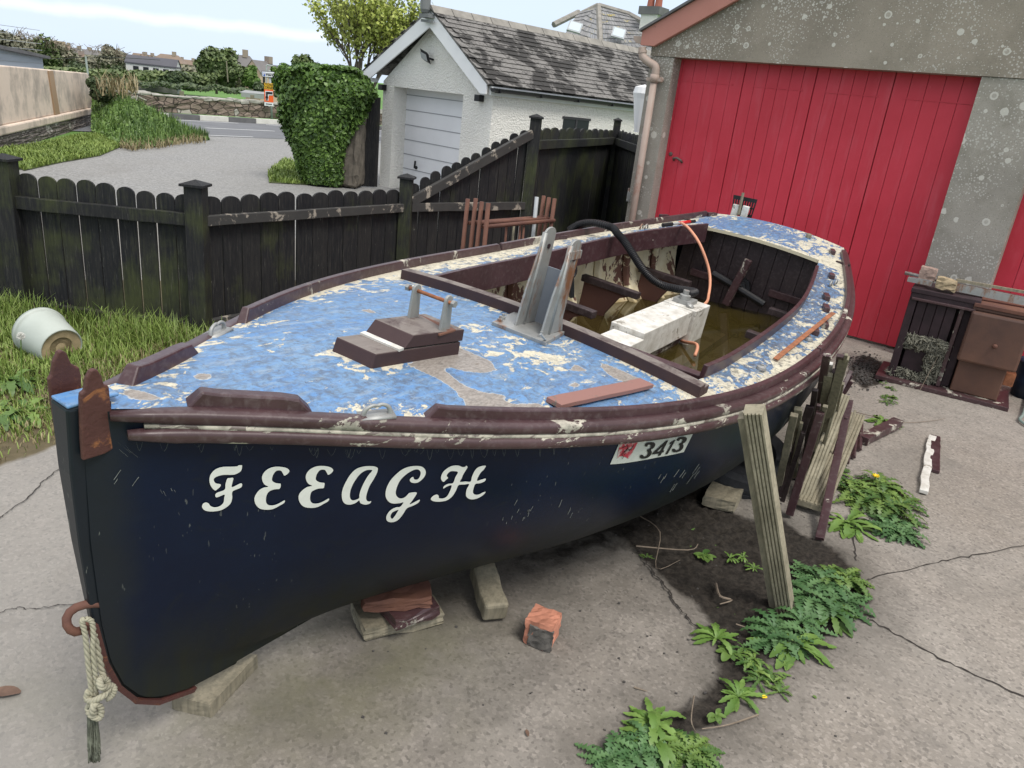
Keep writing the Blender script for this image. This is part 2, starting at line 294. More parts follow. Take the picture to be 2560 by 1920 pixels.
MT['slate'] = (lambda n: n.out(n.mix(n.rng(n.noise(2.0,8,.7,None,.4),.485,.53), n.mix(n.rng(n.noise(30,6,.7),.4,.62), n.mix(n.rnd(), (.09,.085,.08), (.145,.14,.13)), (.21,.20,.19)), (.028,.026,.024)), .85, n.bump(n.noise(25,6,.7),.5,.008)))(NT('mossy_grey_slates'))
MT['slate2'] = (lambda n: n.out(n.mix(n.rng(n.noise(2.5,6,.7),.6,.64), n.mix(n.rnd(), (.17,.17,.175), (.25,.25,.25)), (.33,.27,.08)), .8, n.bump(n.noise(25,6),.3,.008)))(NT('grey_house_slates'))
MT['ridge'] = simple('grey_ridge_tile', (.25,.235,.21), .85, .25, 5)
MT['stone'] = None
def stonewall(name, a, b, mort, sc=(3.2,3.2,5.5)):
    n = NT(name); vv = n.co(sc); d = n.vor(1.0, vv, 'DISTANCE_TO_EDGE'); cc = n.vor(1.0, vv, out='Color'); x = n.n('ShaderNodeSeparateColor'); n.put(x.inputs[0], cc)
    c = n.mix(x.outputs[0], a, b); c = n.mix(n.rng(n.noise(12,6,.7),.4,.7,0,.5), c, tuple(q*.6 for q in a)); c = n.mix(n.m('MULTIPLY', n.m('GREATER_THAN', x.outputs[1], .9), .6), c, (.50,.48,.44))
    j = n.rng(n.m('ADD', d, n.m('MULTIPLY', n.noise(9,5),.05)), .04, .09); c = n.mix(j, mort, c)
    return n.out(c, .9, n.bump(n.m('ADD', j, n.m('MULTIPLY', n.noise(14,6),.5)), .8, .03), 0, .2)
MT['stone'] = stonewall('rubble_stone', (.15,.115,.095), (.31,.245,.205), (.055,.045,.04))
MT['stone2'] = stonewall('grey_rubble_stone', (.14,.12,.105), (.27,.24,.215), (.15,.13,.115), (5,5,7.5))
MT['pinkrender'] = (lambda n: n.out(n.mix(n.rng(n.noise(1.5,8,.68,n.co((1.2,1.2,1))),.44,.62,0,.8), n.mix(n.noise(.9,5), (.66,.53,.43), (.74,.62,.51)), (.33,.28,.235)), .85, n.bump(n.noise(14,6),.4,.01)))(NT('pale_pink_render'))
MT['shed'] = simple('grey_blue_shed_boards', (.36,.40,.45), .6, .1, 2, vec=(.5,.5,6))
MT['felt'] = simple('roof_felt', (.12,.12,.125), .8, .3, 3)
MT['brick'] = simple('orange_brick', (.47,.20,.13), .9, .3, 12, bump=.6)
MT['brickdark'] = simple('sooty_brick', (.105,.098,.088), .9, .4, 20, bump=.6)
MT['granite'] = simple('pinkish_block_stone', (.30,.215,.18), .9, .35, 30, bump=.6)
MT['sandblock'] = simple('yellowish_block_stone', (.33,.26,.165), .9, .35, 25, bump=.6)
MT['insul'] = simple('mineral_wool', (.17,.165,.13), .95, .45, 16, bump=1.0)
MT['rangerust'] = (lambda n: n.out(n.mix(n.rng(n.noise(2.2,7,.65),.35,.68), (.065,.032,.024), (.125,.06,.038)), .6, n.bump(n.noise(110,4,.7,n.co((1,1,.35))),.3,.003)))(NT('brown_rusted_enamel'))
MT['rangedark'] = simple('dark_maroon_iron', (.030,.016,.020), .6, .4, 14)
MT['bucket'] = simple('cloudy_white_plastic', (.40,.44,.40), .5, .10, 3, bump=.05)
MT['bucketbase'] = simple('dirty_bucket_base', (.42,.33,.20), .6, .3, 9)
MT['bluebucket'] = simple('dark_blue_plastic', (.012,.02,.04), .4, .3, 9)
MT['rope'] = (lambda n: n.out(n.mix(n.noise(18,5), (.28,.265,.19), (.40,.38,.29)), .9, n.bump(n.noise(120,4,.7),.5,.003)))(NT('old_polyrope'))
MT['ropedark'] = simple('mossy_frayed_rope', (.13,.14,.105), .95, .4, 30, bump=.8)
MT['tyre'] = simple('worn_tyre_rubber', (.018,.019,.022), .8, .3, 30, bump=.5)
MT['glass'] = (lambda n: n.out((.02,.022,.026), .25, None, 0, .25))(NT('window_glass'))
MT['skyglass'] = (lambda n: n.out((.45,.52,.55), .1, None, 0, .8))(NT('rooflight_glass'))
MT['water'] = (lambda n: n.out(n.mix(n.noise(3,3), (.035,.026,.007), (.055,.042,.010)), .04, n.bump(n.noise(5,3),.04,.01), 0, .6, Alpha=.80))(NT('brown_bilge_water'))
MT['sgnw'] = simple('sign_white', (.72,.74,.75), .5, .03); MT['sgnblue'] = simple('sign_blue', (.03,.09,.42), .5, .05)
MT['sgny'] = simple('sign_yellow', (.80,.48,.02), .5, .05); MT['sgno'] = simple('sign_orange', (.78,.12,.02), .5, .05)
MT['pole'] = simple('grey_sign_pole', (.33,.35,.36), .5, .1)
MT['stonechip'] = simple('pale_pebble', (.52,.48,.40), .8, .3, 30)
MT['darkchip'] = simple('dark_pebble', (.07,.065,.06), .8, .3, 30)
MT['deadleaf'] = simple('dead_leaf', (.14,.085,.06), .8, .3, 30)
MT['twig'] = simple('dry_twig', (.20,.16,.12), .9, .3, 30)
MT['flower'] = simple('yellow_petals', (.85,.58,.02), .6, .05); MT['seed'] = simple('white_seed_head', (.62,.62,.58), .9, .1)
def pm(name, c, r=.7): 
    if name not in MT: MT[name] = simple(name, c, r, .12, .5)
    return MT[name]
# ---------------------------------------------------------------- mesh helpers
def BM(): return bmesh.new()
def quadbox(bm, p):           # p: 8 points, bottom ring then top ring
    v = [bm.verts.new(q) for q in p]
    for f in ((3,2,1,0),(4,5,6,7),(0,1,5,4),(1,2,6,5),(2,3,7,6),(3,0,4,7)): bm.faces.new([v[i] for i in f])
    return v
def box(bm, c, X, Y, Z):      # centre and three half-axis vectors
    c, X, Y, Z = Vector(c), Vector(X), Vector(Y), Vector(Z)
    return quadbox(bm, [c-X-Y-Z, c+X-Y-Z, c+X+Y-Z, c-X+Y-Z, c-X-Y+Z, c+X-Y+Z, c+X+Y+Z, c-X+Y+Z])
def abox(bm, x0,x1,y0,y1,z0,z1): return box(bm, ((x0+x1)/2,(y0+y1)/2,(z0+z1)/2), ((x1-x0)/2,0,0), (0,(y1-y0)/2,0), (0,0,(z1-z0)/2))
def bar(bm, a, b, wd, ht, up=(0,0,1), nseg=1, jit=0):
    a, b = Vector(a), Vector(b); d = (b-a).normalized(); s = d.cross(Vector(up)).normalized(); u = s.cross(d)
    rings = []
    for i in range(nseg+1):
        p = a.lerp(b, i/nseg) + s*random.uniform(-jit,jit) + u*random.uniform(-jit,jit)
        rings.append([bm.verts.new(p + s*x*wd/2 + u*y*ht/2) for x, y in ((-1,-1),(1,-1),(1,1),(-1,1))])
    for i in range(nseg):
        for k in range(4): bm.faces.new([rings[i][k], rings[i][(k+1)%4], rings[i+1][(k+1)%4], rings[i+1][k]])
    bm.faces.new(rings[0][::-1]); bm.faces.new(rings[-1])
def crom(pts, n=6, closed=False):
    pts = [Vector(p) for p in pts]; N = len(pts); out = []
    for i in range(N if closed else N-1):
        g = (lambda k: pts[k % N]) if closed else (lambda k: pts[min(max(k,0),N-1)])
        p0,p1,p2,p3 = g(i-1),g(i),g(i+1),g(i+2)
        for j in range(n):
            t = j/n; out.append(.5*((2*p1)+(p2-p0)*t+(2*p0-5*p1+4*p2-p3)*t*t+(3*p1-p0-3*p2+p3)*t**3))
    if not closed: out.append(pts[-1])
    return out
def tube(bm, pts, r, n=10, caps=True, prof=None):
    pts = [Vector(p) for p in pts]; N = len(pts); rad = r if callable(r) else (lambda t: r)
    d = (pts[1]-pts[0]).normalized(); s = d.cross(Vector((0,0,1)))
    if s.length < .1: s = d.cross(Vector((0,1,0)))
    s.normalize(); rings = []
    for i, p in enumerate(pts):
        dd = (pts[min(i+1,N-1)]-pts[max(i-1,0)]).normalized(); s = (s - dd*s.dot(dd)).normalized(); u = s.cross(dd)
        q = rad(i/(N-1)); rings.append([bm.verts.new(p + (s*math.cos(k*2*math.pi/n) + u*math.sin(k*2*math.pi/n))*q) for k in range(n)])
    for i in range(N-1):
        for k in range(n): bm.faces.new([rings[i][k], rings[i][(k+1)%n], rings[i+1][(k+1)%n], rings[i+1][k]])
    if caps: bm.faces.new(rings[0][::-1]); bm.faces.new(rings[-1])
def lathe(bm, c, axis, prof, n=24):        # prof: (along, radius)
    c = Vector(c); ax = Vector(axis).normalized(); s = ax.orthogonal().normalized(); u = ax.cross(s); R = []
    for h, r in prof: R.append([bm.verts.new(c + ax*h + (s*math.cos(k*2*math.pi/n)+u*math.sin(k*2*math.pi/n))*max(r,.0004)) for k in range(n)])
    for i in range(len(R)-1):
        for k in range(n): bm.faces.new([R[i][k], R[i][(k+1)%n], R[i+1][(k+1)%n], R[i+1][k]])
    bm.faces.new(R[0][::-1]); bm.faces.new(R[-1])
def prism(bm, poly, ext):
    a = [bm.verts.new(Vector(p)) for p in poly]; b = [bm.verts.new(Vector(p)+Vector(ext)) for p in poly]; n = len(a)
    try: bm.faces.new(a[::-1]); bm.faces.new(b)
    except Exception: pass
    for i in range(n): bm.faces.new([a[i], a[(i+1)%n], b[(i+1)%n], b[i]])
def rough_block(bm, c, X, Y, Z, amp=.006, cuts=4):
    c, X, Y, Z = Vector(c), Vector(X), Vector(Y), Vector(Z); n = cuts+1; D = {}
    def vt(i, j, k):
        if (i,j,k) not in D:
            a, b, g = (2*i/n-1), (2*j/n-1), (2*k/n-1); rd = 1-amp*2.5*(abs(a)**6*abs(b)**6+abs(b)**6*abs(g)**6+abs(a)**6*abs(g)**6)
            D[(i,j,k)] = bm.verts.new(c + (X*a+Y*b+Z*g)*rd + Vector([random.uniform(-amp,amp) for _ in range(3)]))
        return D[(i,j,k)]
    for i in range(n):
        for j in range(n):
            for e in (0, n):
                bm.faces.new([vt(i,j,e), vt(i+1,j,e), vt(i+1,j+1,e), vt(i,j+1,e)])
                bm.faces.new([vt(i,e,j), vt(i+1,e,j), vt(i+1,e,j+1), vt(i,e,j+1)])
                bm.faces.new([vt(e,i,j), vt(e,i+1,j), vt(e,i+1,j+1), vt(e,i,j+1)])
def numesh(name, V, F):
    me = bpy.data.meshes.new(name); V = np.asarray(V, dtype=np.float32); F = np.asarray(F, dtype=np.int32)
    me.vertices.add(len(V)); me.vertices.foreach_set('co', V.ravel()); k = F.shape[1]
    me.loops.add(F.size); me.loops.foreach_set('vertex_index', F.ravel()); me.polygons.add(len(F))
    me.polygons.foreach_set('loop_start', np.arange(len(F), dtype=np.int32)*k)
    me.polygons.foreach_set('loop_total', np.full(len(F), k, dtype=np.int32)); me.update(calc_edges=True); return me
def tag(o, label=None, cat=None, group=None, kind=None):
    if label: o['label'] = label
    if cat: o['category'] = cat
    if group: o['group'] = group
    if kind: o['kind'] = kind
    return o
def link(name, me, m, parent=None, smooth=False, bevel=0):
    o = bpy.data.objects.new(name, me); COL.objects.link(o)
    if m: me.materials.append(m)
    if parent: o.parent = parent
    if smooth: me.polygons.foreach_set('use_smooth', [True]*len(me.polygons))
    if bevel:
        b = o.modifiers.new('bevel', 'BEVEL'); b.width = bevel; b.segments = 2; b.limit_method = 'ANGLE'; b.angle_limit = math.radians(50)
    return o
def obj(name, bm, m, parent=None, smooth=False, bevel=0, base=None):
    bmesh.ops.recalc_face_normals(bm, faces=bm.faces)
    if base is not None: bmesh.ops.translate(bm, verts=bm.verts, vec=-Vector(base))
    me = bpy.data.meshes.new(name); bm.to_mesh(me); bm.free()
    o = link(name, me, m, parent, smooth, bevel)
    if base is not None and parent is None: o.location = base
    return o
class Thing:
    def __init__(s, name, base, label, cat, group=None):
        s.e = bpy.data.objects.new(name, None); COL.objects.link(s.e); s.e.empty_display_size = .2
        s.b = Vector(base); s.e.location = s.b; tag(s.e, label, cat, group)
    def part(s, name, bm, m, parent=None, smooth=False, bevel=0, label=None):
        o = obj(name, bm, m, None, smooth, bevel); me = o.data; me.transform(Matrix.Translation(-s.b)); o.parent = parent or s.e
        if label: o['label'] = label
        return o
def single(name, bm, m, base, label, cat, group=None, smooth=False, bevel=0):
    return tag(obj(name, bm, m, None, smooth, bevel, Vector(base)), label, cat, group)
# leaf clouds -------------------------------------------------------------
def leaves(name, P, N, size, m, parent=None, base=None, fold=True, aspect=.75):
    P = np.asarray(P, float); n = len(P); N = np.asarray(N, float); N = N/np.maximum(np.linalg.norm(N,axis=1,keepdims=True),1e-6)
    R = rng.normal(size=(n,3)); N2 = N + R*.55; N2 /= np.linalg.norm(N2,axis=1,keepdims=True)
    T = np.cross(N2, rng.normal(size=(n,3))); T /= np.maximum(np.linalg.norm(T,axis=1,keepdims=True),1e-6); B = np.cross(N2, T)
    s = (size*rng.uniform(.6,1.3,n))[:,None]
    V = np.stack([P-T*s*.6, P-B*s*.5*aspect+T*s*.05+N2*s*.12, P+T*s*.6, P+B*s*.5*aspect+T*s*.05+N2*s*.12], 1).reshape(-1,3)
    if base is not None: V = V - np.asarray(base)
    F = np.arange(4*n).reshape(n,4); return link(name, numesh(name, V, F), m, parent)
def blob_pts(c, r, n, lumps=9, shell=.35, flat=1.):
    """points through an uneven crown made of several overlapping clumps"""
    c = np.array(c, float); r = np.array(r, float); C = [(np.zeros(3), .62)]
    for _ in range(lumps):
        d = rng.normal(size=3); d /= np.linalg.norm(d); C.append((d*rng.uniform(.35,.72), rng.uniform(.24,.42)))
    wts = np.array([q[1]**2 for q in C]); idx = rng.choice(len(C), n, p=wts/wts.sum())
    d = rng.normal(size=(n,3)); d /= np.linalg.norm(d,axis=1,keepdims=True); rad = rng.uniform(shell,1,n)**.5
    P = np.array([C[i][0] for i in idx]) + d*(np.array([C[i][1] for i in idx])*rad)[:,None]
    return c + P*r, d
def blades(name, P, h, m, wd=.006, lean=.4, parent=None, base=None):
    P = np.asarray(P, float); n = len(P); a = rng.uniform(0, 2*math.pi, n); hh = h*rng.uniform(.45,1.25,n) if np.isscalar(h) else h
    dr = np.stack([np.cos(a), np.sin(a), np.zeros(n)],1); sd_ = np.stack([-np.sin(a), np.cos(a), np.zeros(n)],1); l = rng.uniform(.1,1,n)*lean
    up = np.array([0,0,1.]); w_ = (wd*rng.uniform(.6,1.4,n))[:,None]; H = hh[:,None]
    p1 = P + up*H*.55 + dr*(l*hh*.35)[:,None]; p2 = P + up*H*(1-.3*l[:,None]) + dr*(l*hh*1.0)[:,None]
    V = np.stack([P-sd_*w_, P+sd_*w_, p1+sd_*w_*.8, p1-sd_*w_*.8, p2+sd_*w_*.1, p2-sd_*w_*.1],1).reshape(-1,3)
    if base is not None: V = V - np.asarray(base)
    i = np.arange(n)*6; F = np.concatenate([np.stack([i,i+1,i+2,i+3],1), np.stack([i+3,i+2,i+4,i+5],1)]); return link(name, numesh(name, V, F), m, parent)
# ================================================================= SETTING
def sdist(P, poly):
    """signed distance (negative inside) of 2-D points to a polygon"""
    P = np.asarray(P, float); Q = np.asarray(poly, float); d = np.full(len(P), 1e9); ins = np.zeros(len(P), bool)
    for i in range(len(Q)):
        a, b = Q[i], Q[(i+1) % len(Q)]; e = b-a; t = np.clip(((P-a)@e)/(e@e+1e-12), 0, 1)
        d = np.minimum(d, np.linalg.norm(P-a-t[:,None]*e, axis=1))
        c = ((a[1] > P[:,1]) != (b[1] > P[:,1])); x = (b[0]-a[0])*(P[:,1]-a[1])/(b[1]-a[1]+1e-12)+a[0]; ins ^= (c & (P[:,0] < x))
    return np.where(ins, -d, d)
def gp(pts, z=GZ): return [tuple(G(u, v, z)[:2]) for u, v in pts]
def fattr(me, name, a):
    at = me.attributes.new(name, 'FLOAT', 'POINT'); at.data.foreach_set('value', np.asarray(a, dtype=np.float32))
def ter(d): return np.interp(d, [0, 32, 90, 120, 260, 420, 900, 2500], [0, 0, -1.75, -1.7, .3, .9, 1.5, 1.5])
# wide ground sheet reaching the horizon
rr = np.array([0,4,8,12,16,20,24,28,32,36,42,50,60,70,80,90,100,115,130,150,175,200,230,260,300,360,420,520,700,1000,1500,2400.])
na_ = 120; V = [(0,0,GZ-.03)]; 
for r_ in rr[1:]:
    for k in range(na_):
        t = 2*math.pi*k/na_; V.append((r_*math.sin(t), r_*math.cos(t), GZ-.03+float(ter(r_))))
bm = BM(); vs = [bm.verts.new(p) for p in V]
for k in range(na_): bm.faces.new([vs[0], vs[1+(k+1)%na_], vs[1+k]])
for i in range(len(rr)-2):
    for k in range(na_):
        a_, b_ = 1+i*na_+k, 1+i*na_+(k+1)%na_; bm.faces.new([vs[a_], vs[b_], vs[b_+na_], vs[a_+na_]])
tag(obj('terrain', bm, MT['terrain'], smooth=True), kind='structure')
# yard
SOIL = gp([(1330,1352),(1480,1318),(1560,1340),(1610,1395),(1668,1450),(1730,1500),(1790,1560),(1800,1650),(1770,1740),(1640,1800),(1500,1900),(1620,1905),(1780,1800),(1880,1700),(1935,1640),(2050,1600),(2120,1560),(2175,1500),(2140,1440),(2090,1370),(2010,1340),(1960,1300),(1880,1300),(1800,1270),(1790,1210),(1600,1200),(1400,1280)])
SOIL2 = gp([(2110,930),(2150,880),(2210,900),(2230,950),(2160,975)])
TURF = gp([(-300,1240),(0,1165),(150,1108),(260,1060),(300,960),(420,930),(560,900),(700,900),(900,800),(900,700),(500,700),(0,700),(-400,700)])
MOSS = gp([(60,1740),(500,1760),(700,1640),(900,1560),(1100,1500),(1200,1600),(1100,1760),(700,1900),(300,1900)])
st = .03; xs = np.arange(-5.6, 6.2, st); ys = np.arange(.1, 8.9, st); X, Y = np.meshgrid(xs, ys); P2 = np.stack([X.ravel(), Y.ravel()],1)
so_ = np.maximum(np.clip(.5-sdist(P2, SOIL)/.14, 0, 1), np.clip(.42-sdist(P2, SOIL2)/.12, 0, 1)*.9)
boat_ax = np.array([.52183,.85305]); q_ = P2-np.array([-.907,1.467]); al = q_@boat_ax; ac = q_@np.array([.85305,-.52183])
so_ = np.maximum(so_, np.clip(1-np.hypot((al-3.1)/2.2, (ac-.15)/.75), 0, 1)*1.3).clip(0, 1)
tu_ = np.clip(.5-sdist(P2, TURF)/.18, 0, 1); mo_ = np.clip(.5-sdist(P2, MOSS)/.5, 0, 1)*.8
Z = GZ + .004*np.sin(X*2.1+1)*np.sin(Y*1.7) + rng.normal(size=X.shape)*.0012*(1+6*so_.reshape(X.shape)) - .012*so_.reshape(X.shape)
Vv = np.stack([X.ravel(), Y.ravel(), Z.ravel()],1); ny, nx = X.shape; ii = (np.arange(ny-1)[:,None]*nx+np.arange(nx-1)[None,:]).ravel()
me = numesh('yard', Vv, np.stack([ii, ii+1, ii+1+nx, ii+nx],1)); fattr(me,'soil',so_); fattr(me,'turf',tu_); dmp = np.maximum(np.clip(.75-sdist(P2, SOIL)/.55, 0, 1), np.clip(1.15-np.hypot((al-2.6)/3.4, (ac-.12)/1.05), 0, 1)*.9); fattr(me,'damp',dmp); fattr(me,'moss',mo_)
tag(link('yard_ground', me, MT['concrete'], smooth=True), kind='structure')
# cracks and joints in the slab
bm = BM()
for pts, w_ in [([(1600,1372),(1613,1401),(1640,1440),(1665,1465),(1690,1510),(1714,1535),(1749,1580)],.013),([(2168,1545),(2240,1585),(2360,1650),(2480,1705),(2620,1765)],.012),([(2168,1450),(2199,1441),(2330,1408),(2450,1385),(2620,1350)],.009),
  ([(-30,1318),(0,1294),(60,1250),(110,1202),(154,1165)],.008),([(-10,1535),(40,1519),(84,1522),(150,1512),(229,1505)],.006),([(2165,1195),(2150,1260),(2135,1330),(2140,1400)],.012)]:
    c = crom([G(u, v, GZ+.006) for u, v in pts], 9); pv = None
    for i, p in enumerate(c):
        p = p + Vector((random.uniform(-.006,.006), random.uniform(-.006,.006), 0)); d = (c[min(i+1,len(c)-1)]-c[max(i-1,0)]).normalized(); s = Vector((-d.y,d.x,0))*w_*random.uniform(.25,.7)
        s *= .62; v = (bm.verts.new(p-s), bm.verts.new(p+s))
        if pv: bm.faces.new([pv[0],pv[1],v[1],v[0]])
        pv = v
tag(obj('ground_cracks', bm, pm('crack_dirt', (.035,.03,.026), .95)), kind='structure')
# lane, road, verge
def sheet(name, pts, z, m, kind='structure', ext=None):
    bm = BM(); v = [bm.verts.new((p[0], p[1], z)) for p in pts]; bm.faces.new(v); return tag(obj(name, bm, m), kind=kind)
def gq(u, v): return G(u, v)
sheet('lane', [gq(-900,620), gq(-60,440), gq(150,405), gq(310,362), gq(500,345), gq(512,318), gq(470,306), (-11.2,23.5), (-7,26.5), (0,24), (3,16), (4.5,9.0), (1.2,8.6), (-5.6,8.7), (-5.6,5.2)], GZ-.018, MT['gravel'])
kL, kR = G(453,297), G(710,311); kd = (kR-kL).normalized(); kn = Vector((kd.y,-kd.x,0)); kn = kn if kn.y < 0 else -kn
A_ = kL - kd*40; B_ = kR + kd*45
sheet('road', [A_, B_, B_+kn*5.6, A_+kn*5.6], GZ-.012, MT['asphalt'])
for i, (off, wd_, dash) in enumerate(((.42,.10,(3.2,1.1)),(3.0,.10,(2.4,2.2)),(5.35,.09,(1.6,1.0)))):
    bm = BM(); t = 30.
    while t < 62:
        a_, b_ = A_+kd*t+kn*off, A_+kd*(t+dash[0])+kn*off; v = [bm.verts.new(Vector((p.x,p.y,GZ-.008))) for p in (a_, b_, b_+kn*wd_, a_+kn*wd_)]; bm.faces.new(v); t += sum(dash)
    tag(obj('road_markings', bm, MT['line']), kind='structure')
sheet('footway', [A_, B_, B_-kn*1.3, A_-kn*1.3], GZ+.05, MT['kerbb'])
kerb = Thing('kerb', kL, 'kerb of alternating white and grey stones along far side of road', 'kerb')
bw, bg_ = BM(), BM(); u0 = (G(453,292)-A_).dot(kd)
for i in range(-16, 20):
    a_ = A_+kd*(u0+.15+i*1.06); bar(bw if i % 2 == 0 else bg_, a_+Vector((0,0,GZ*0+.04)), a_+kd*1.045+Vector((0,0,.04)), .16, .22)
kerb.part('white_stones', bw, MT['kerbw']); kerb.part('grey_stones', bg_, MT['kerbb'])
# roadside rubble wall
def stone_run(name, p0, p1, z0, h0, h1, th, m, label, cat, cope=True, nseg=60, jit=.05):
    p0, p1 = Vector(p0), Vector(p1); p0.z = p1.z = z0; t = Thing(name, p0, label, cat); bm = BM(); d = (p1-p0).normalized(); n = Vector((-d.y,d.x,0))
    rows = 7; R = []
    for i in range(nseg+1):
        f = i/nseg; p = p0.lerp(p1, f); hh = h0+(h1-h0)*f + random.uniform(-jit,jit)*.5; ring = []
        for sgn in (-1, 1):
            for k in range(rows): ring.append((p + n*sgn*(th/2+random.uniform(-jit,jit)*.5) + Vector((0,0,hh*(k if sgn < 0 else rows-1-k)/(rows-1)))))
        R.append([bm.verts.new(q) for q in ring])
    for i in range(nseg):
        for k in range(2*rows-1): bm.faces.new([R[i][k], R[i+1][k], R[i+1][k+1], R[i][k+1]])
    bm.faces.new(R[0]); bm.faces.new(R[-1][::-1]); t.part('stonework', bm, m)
    if cope:
        bm = BM(); L_ = (p1-p0).length; x = 0
        while x < L_-.3:
            l = random.uniform(.25,.6); f = (x+l/2)/L_; c = p0.lerp(p1, f) + Vector((0,0,h0+(h1-h0)*f+.02+random.uniform(-.02,.03)))
            rough_block(bm, c, d*l*.49, n*(th/2+.03), Vector((0,0,random.uniform(.03,.07))), .012, 1); x += l
        t.part('coping_stones', bm, MT['coping'])
    return t
MT['coping'] = simple('pale_lichened_coping', (.36,.345,.31), .9, .35, 3)
wb = G(590,292+4) - kn*1.25
hw = 0.56
stone_run('roadside_wall', wb-kd*22, wb+kd*26, GZ, hw, hw, .45, MT['stone'], 'long low rubble stone wall beyond the road with pale coping stones', 'stone wall', nseg=150)
# ---------------------------------------------------------------- left: rendered wall on a rubble base, shed
wl0 = G(-700,560); wl0 = G(0,378) ; wl1 = G(250,305); wd_ = (wl1-wl0).normalized(); wl0 = wl0 - wd_*7; wn_ = Vector((wd_.y,-wd_.x,0))
t = Thing('rendered_boundary_wall', wl0, 'pale pink rendered wall with rounded end on a grey rubble stone base, left of lane', 'wall')
def vsec(poly, th, off=0):     # poly of (distance along, z) -> prism of thickness th behind the face
    bm = BM(); prism(bm, [wl0 + wd_*a + wn_*off + Vector((0,0,z)) for a, z in poly], -wn_*th); return bm
def along(u, v, off=0):
    p = PL(u, v, wl0+wn_*off, wn_); return (p-wl0).dot(wd_), p.z - wl0.z
Lb = along(0,318)[1]; a1_, t1_ = along(225,183); a0_, t0_ = along(0,163); ae, ze = along(237,290)
def topz(a): return t0_+(t1_-t0_)*(a-a0_)/(a1_-a0_)
bl0, bl1 = along(0,315)[1], along(255,305)[1]
zb = along(120,312)[1]
bm = BM(); rough_block(bm, wl0+wd_*(ae+.3)/2-wn_*.25+Vector((0,0,zb/2-.03)), wd_*(ae+.3)/2, wn_*.25, Vector((0,0,zb/2+.03)), .02, 24)
t.part('rubble_base', bm, MT['stone2'])
t.part('ledge', vsec([(0,zb),(ae+.33,zb),(ae+.32,zb+.16),(0,zb+.16)], .46, .03), MT['pinkrender'], bevel=.03)
arc = [(ae-.02, zb+.162)] + [(ae-.02-.10*k/6.*0 - (.28*(1-math.cos(k*math.pi/12))), topz(ae)-.30+.30*math.sin(k*math.pi/12)) for k in range(7)]
t.part('rendered_panel', vsec([(0,zb+.162)]+arc+[(0,topz(0))], .34, -.03), MT['pinkrender'], bevel=.02)
ap_ = along(140,240)[0]; t.part('brown_pilaster_strip', vsec([(ap_-.20,zb+.165),(ap_+.20,zb+.165),(ap_-.02,topz(ap_)-.02),(ap_-.38,topz(ap_)-.02)], .05, .0), pm('brown_render', (.37,.245,.15)))
# shed behind
sh0 = FAR(-260,250,21); shR = FAR(109,171,25); sh0.z = shR.z = 0; sdv = (shR-sh0).normalized(); sn = Vector((sdv.y,-sdv.x,0))
t = Thing('garden_shed', Vector((shR.x,shR.y,GZ)), 'grey blue boarded shed with dark felt roof behind the pink rendered wall', 'shed')
def shp(u, v, off=0): p = PL(u, v, shR+sn*off, sn); return (p-shR).dot(sdv), p.z
(xa, za), (xb, zb2) = shp(108,145), shp(0,122)
bm = BM(); sl = (zb2-za)/(xb-xa); xl = xb-3
prism(bm, [shR+sdv*x+Vector((0,0,z)) for x, z in ((0,GZ),(0,za),(xl,za+sl*(xl)),(xl,GZ))], -sn*2.5); t.part('board_wall', bm, MT['shed'])
bm = BM()
for k in range(12):
    z = GZ+.16*k+.4; bar(bm, shR+sdv*.0+sn*.004+Vector((0,0,z)), shR+sdv*xl+sn*.004+Vector((0,0,z+sl*0)), .012, .012)
bar(bm, shR+sn*.02+Vector((0,0,GZ)), shR+sn*.02+Vector((0,0,za)), .05, .05); t.part('board_gaps_and_corner_post', bm, MT['pole'])
bm = BM(); prism(bm, [shR+sn*.14+sdv*x+Vector((0,0,za+sl*x+z)) for x, z in ((.12,.0),(.12,.07),(xl,.10),(xl,-.02))], -sn*2.8); t.part('felt_roof', bm, MT['felt'])
# ---------------------------------------------------------------- black fence
P1, P2_ = G(60,792), G(505,838); ZR = 0.80
def vz(P, v):    # height of the vertical through P seen at pixel row v
    d0 = None
    for i in range(1200):
        z = -.2+i*.0035; c = CM @ (Vector((P.x,P.y,z))-CP); y = c.y/c.z*FPX+960
        if d0 is None or abs(y-v) < d0[0]: d0 = (abs(y-v), z)
    return d0[1]
ZR = vz(P2_, 540); ZB = vz(P2_, 812); ZT = vz(P2_, 466)
P3 = G(1014,508,ZR); P3.z = GZ; P4 = G(1318,505,ZR); P4.z = GZ; ZT4 = vz(P4, 300)
P5 = G(1543,312,ZT4-.02); P5.z = GZ; P6 = G(1592,318,ZT4-.05); P6.z = GZ; ZR4 = vz(P4, 355)
P0 = G(-1400,800); P0 = P1 + (P1-P2_)*2.2
def post(t, p, top, w_=.10, cap=True, m='fence'):
    bm = BM(); bar(bm, Vector((p.x,p.y,GZ-.05)), Vector((p.x,p.y,top)), w_, w_, (1,.05,0), 3, .001); o = t.part('post', bm, MT[m], bevel=.004)
    if cap:
        bm = BM(); c = Vector((p.x,p.y,top)); h_ = w_*.66
        v = [bm.verts.new(c+Vector((x*h_,y*h_,z))) for z in (0,.016) for x, y in ((-1,-1),(1,-1),(1,1),(-1,1))]; ap = bm.verts.new(c+Vector((0,0,.045)))
        for f in ((0,1,5,4),(1,2,6,5),(2,3,7,6),(3,0,4,7),(3,2,1,0)): bm.faces.new([v[i] for i in f])
        for k in range(4): bm.faces.new([v[4+k], v[4+(k+1)%4], ap])
        t.part('post_cap', bm, MT['fence2'], o)
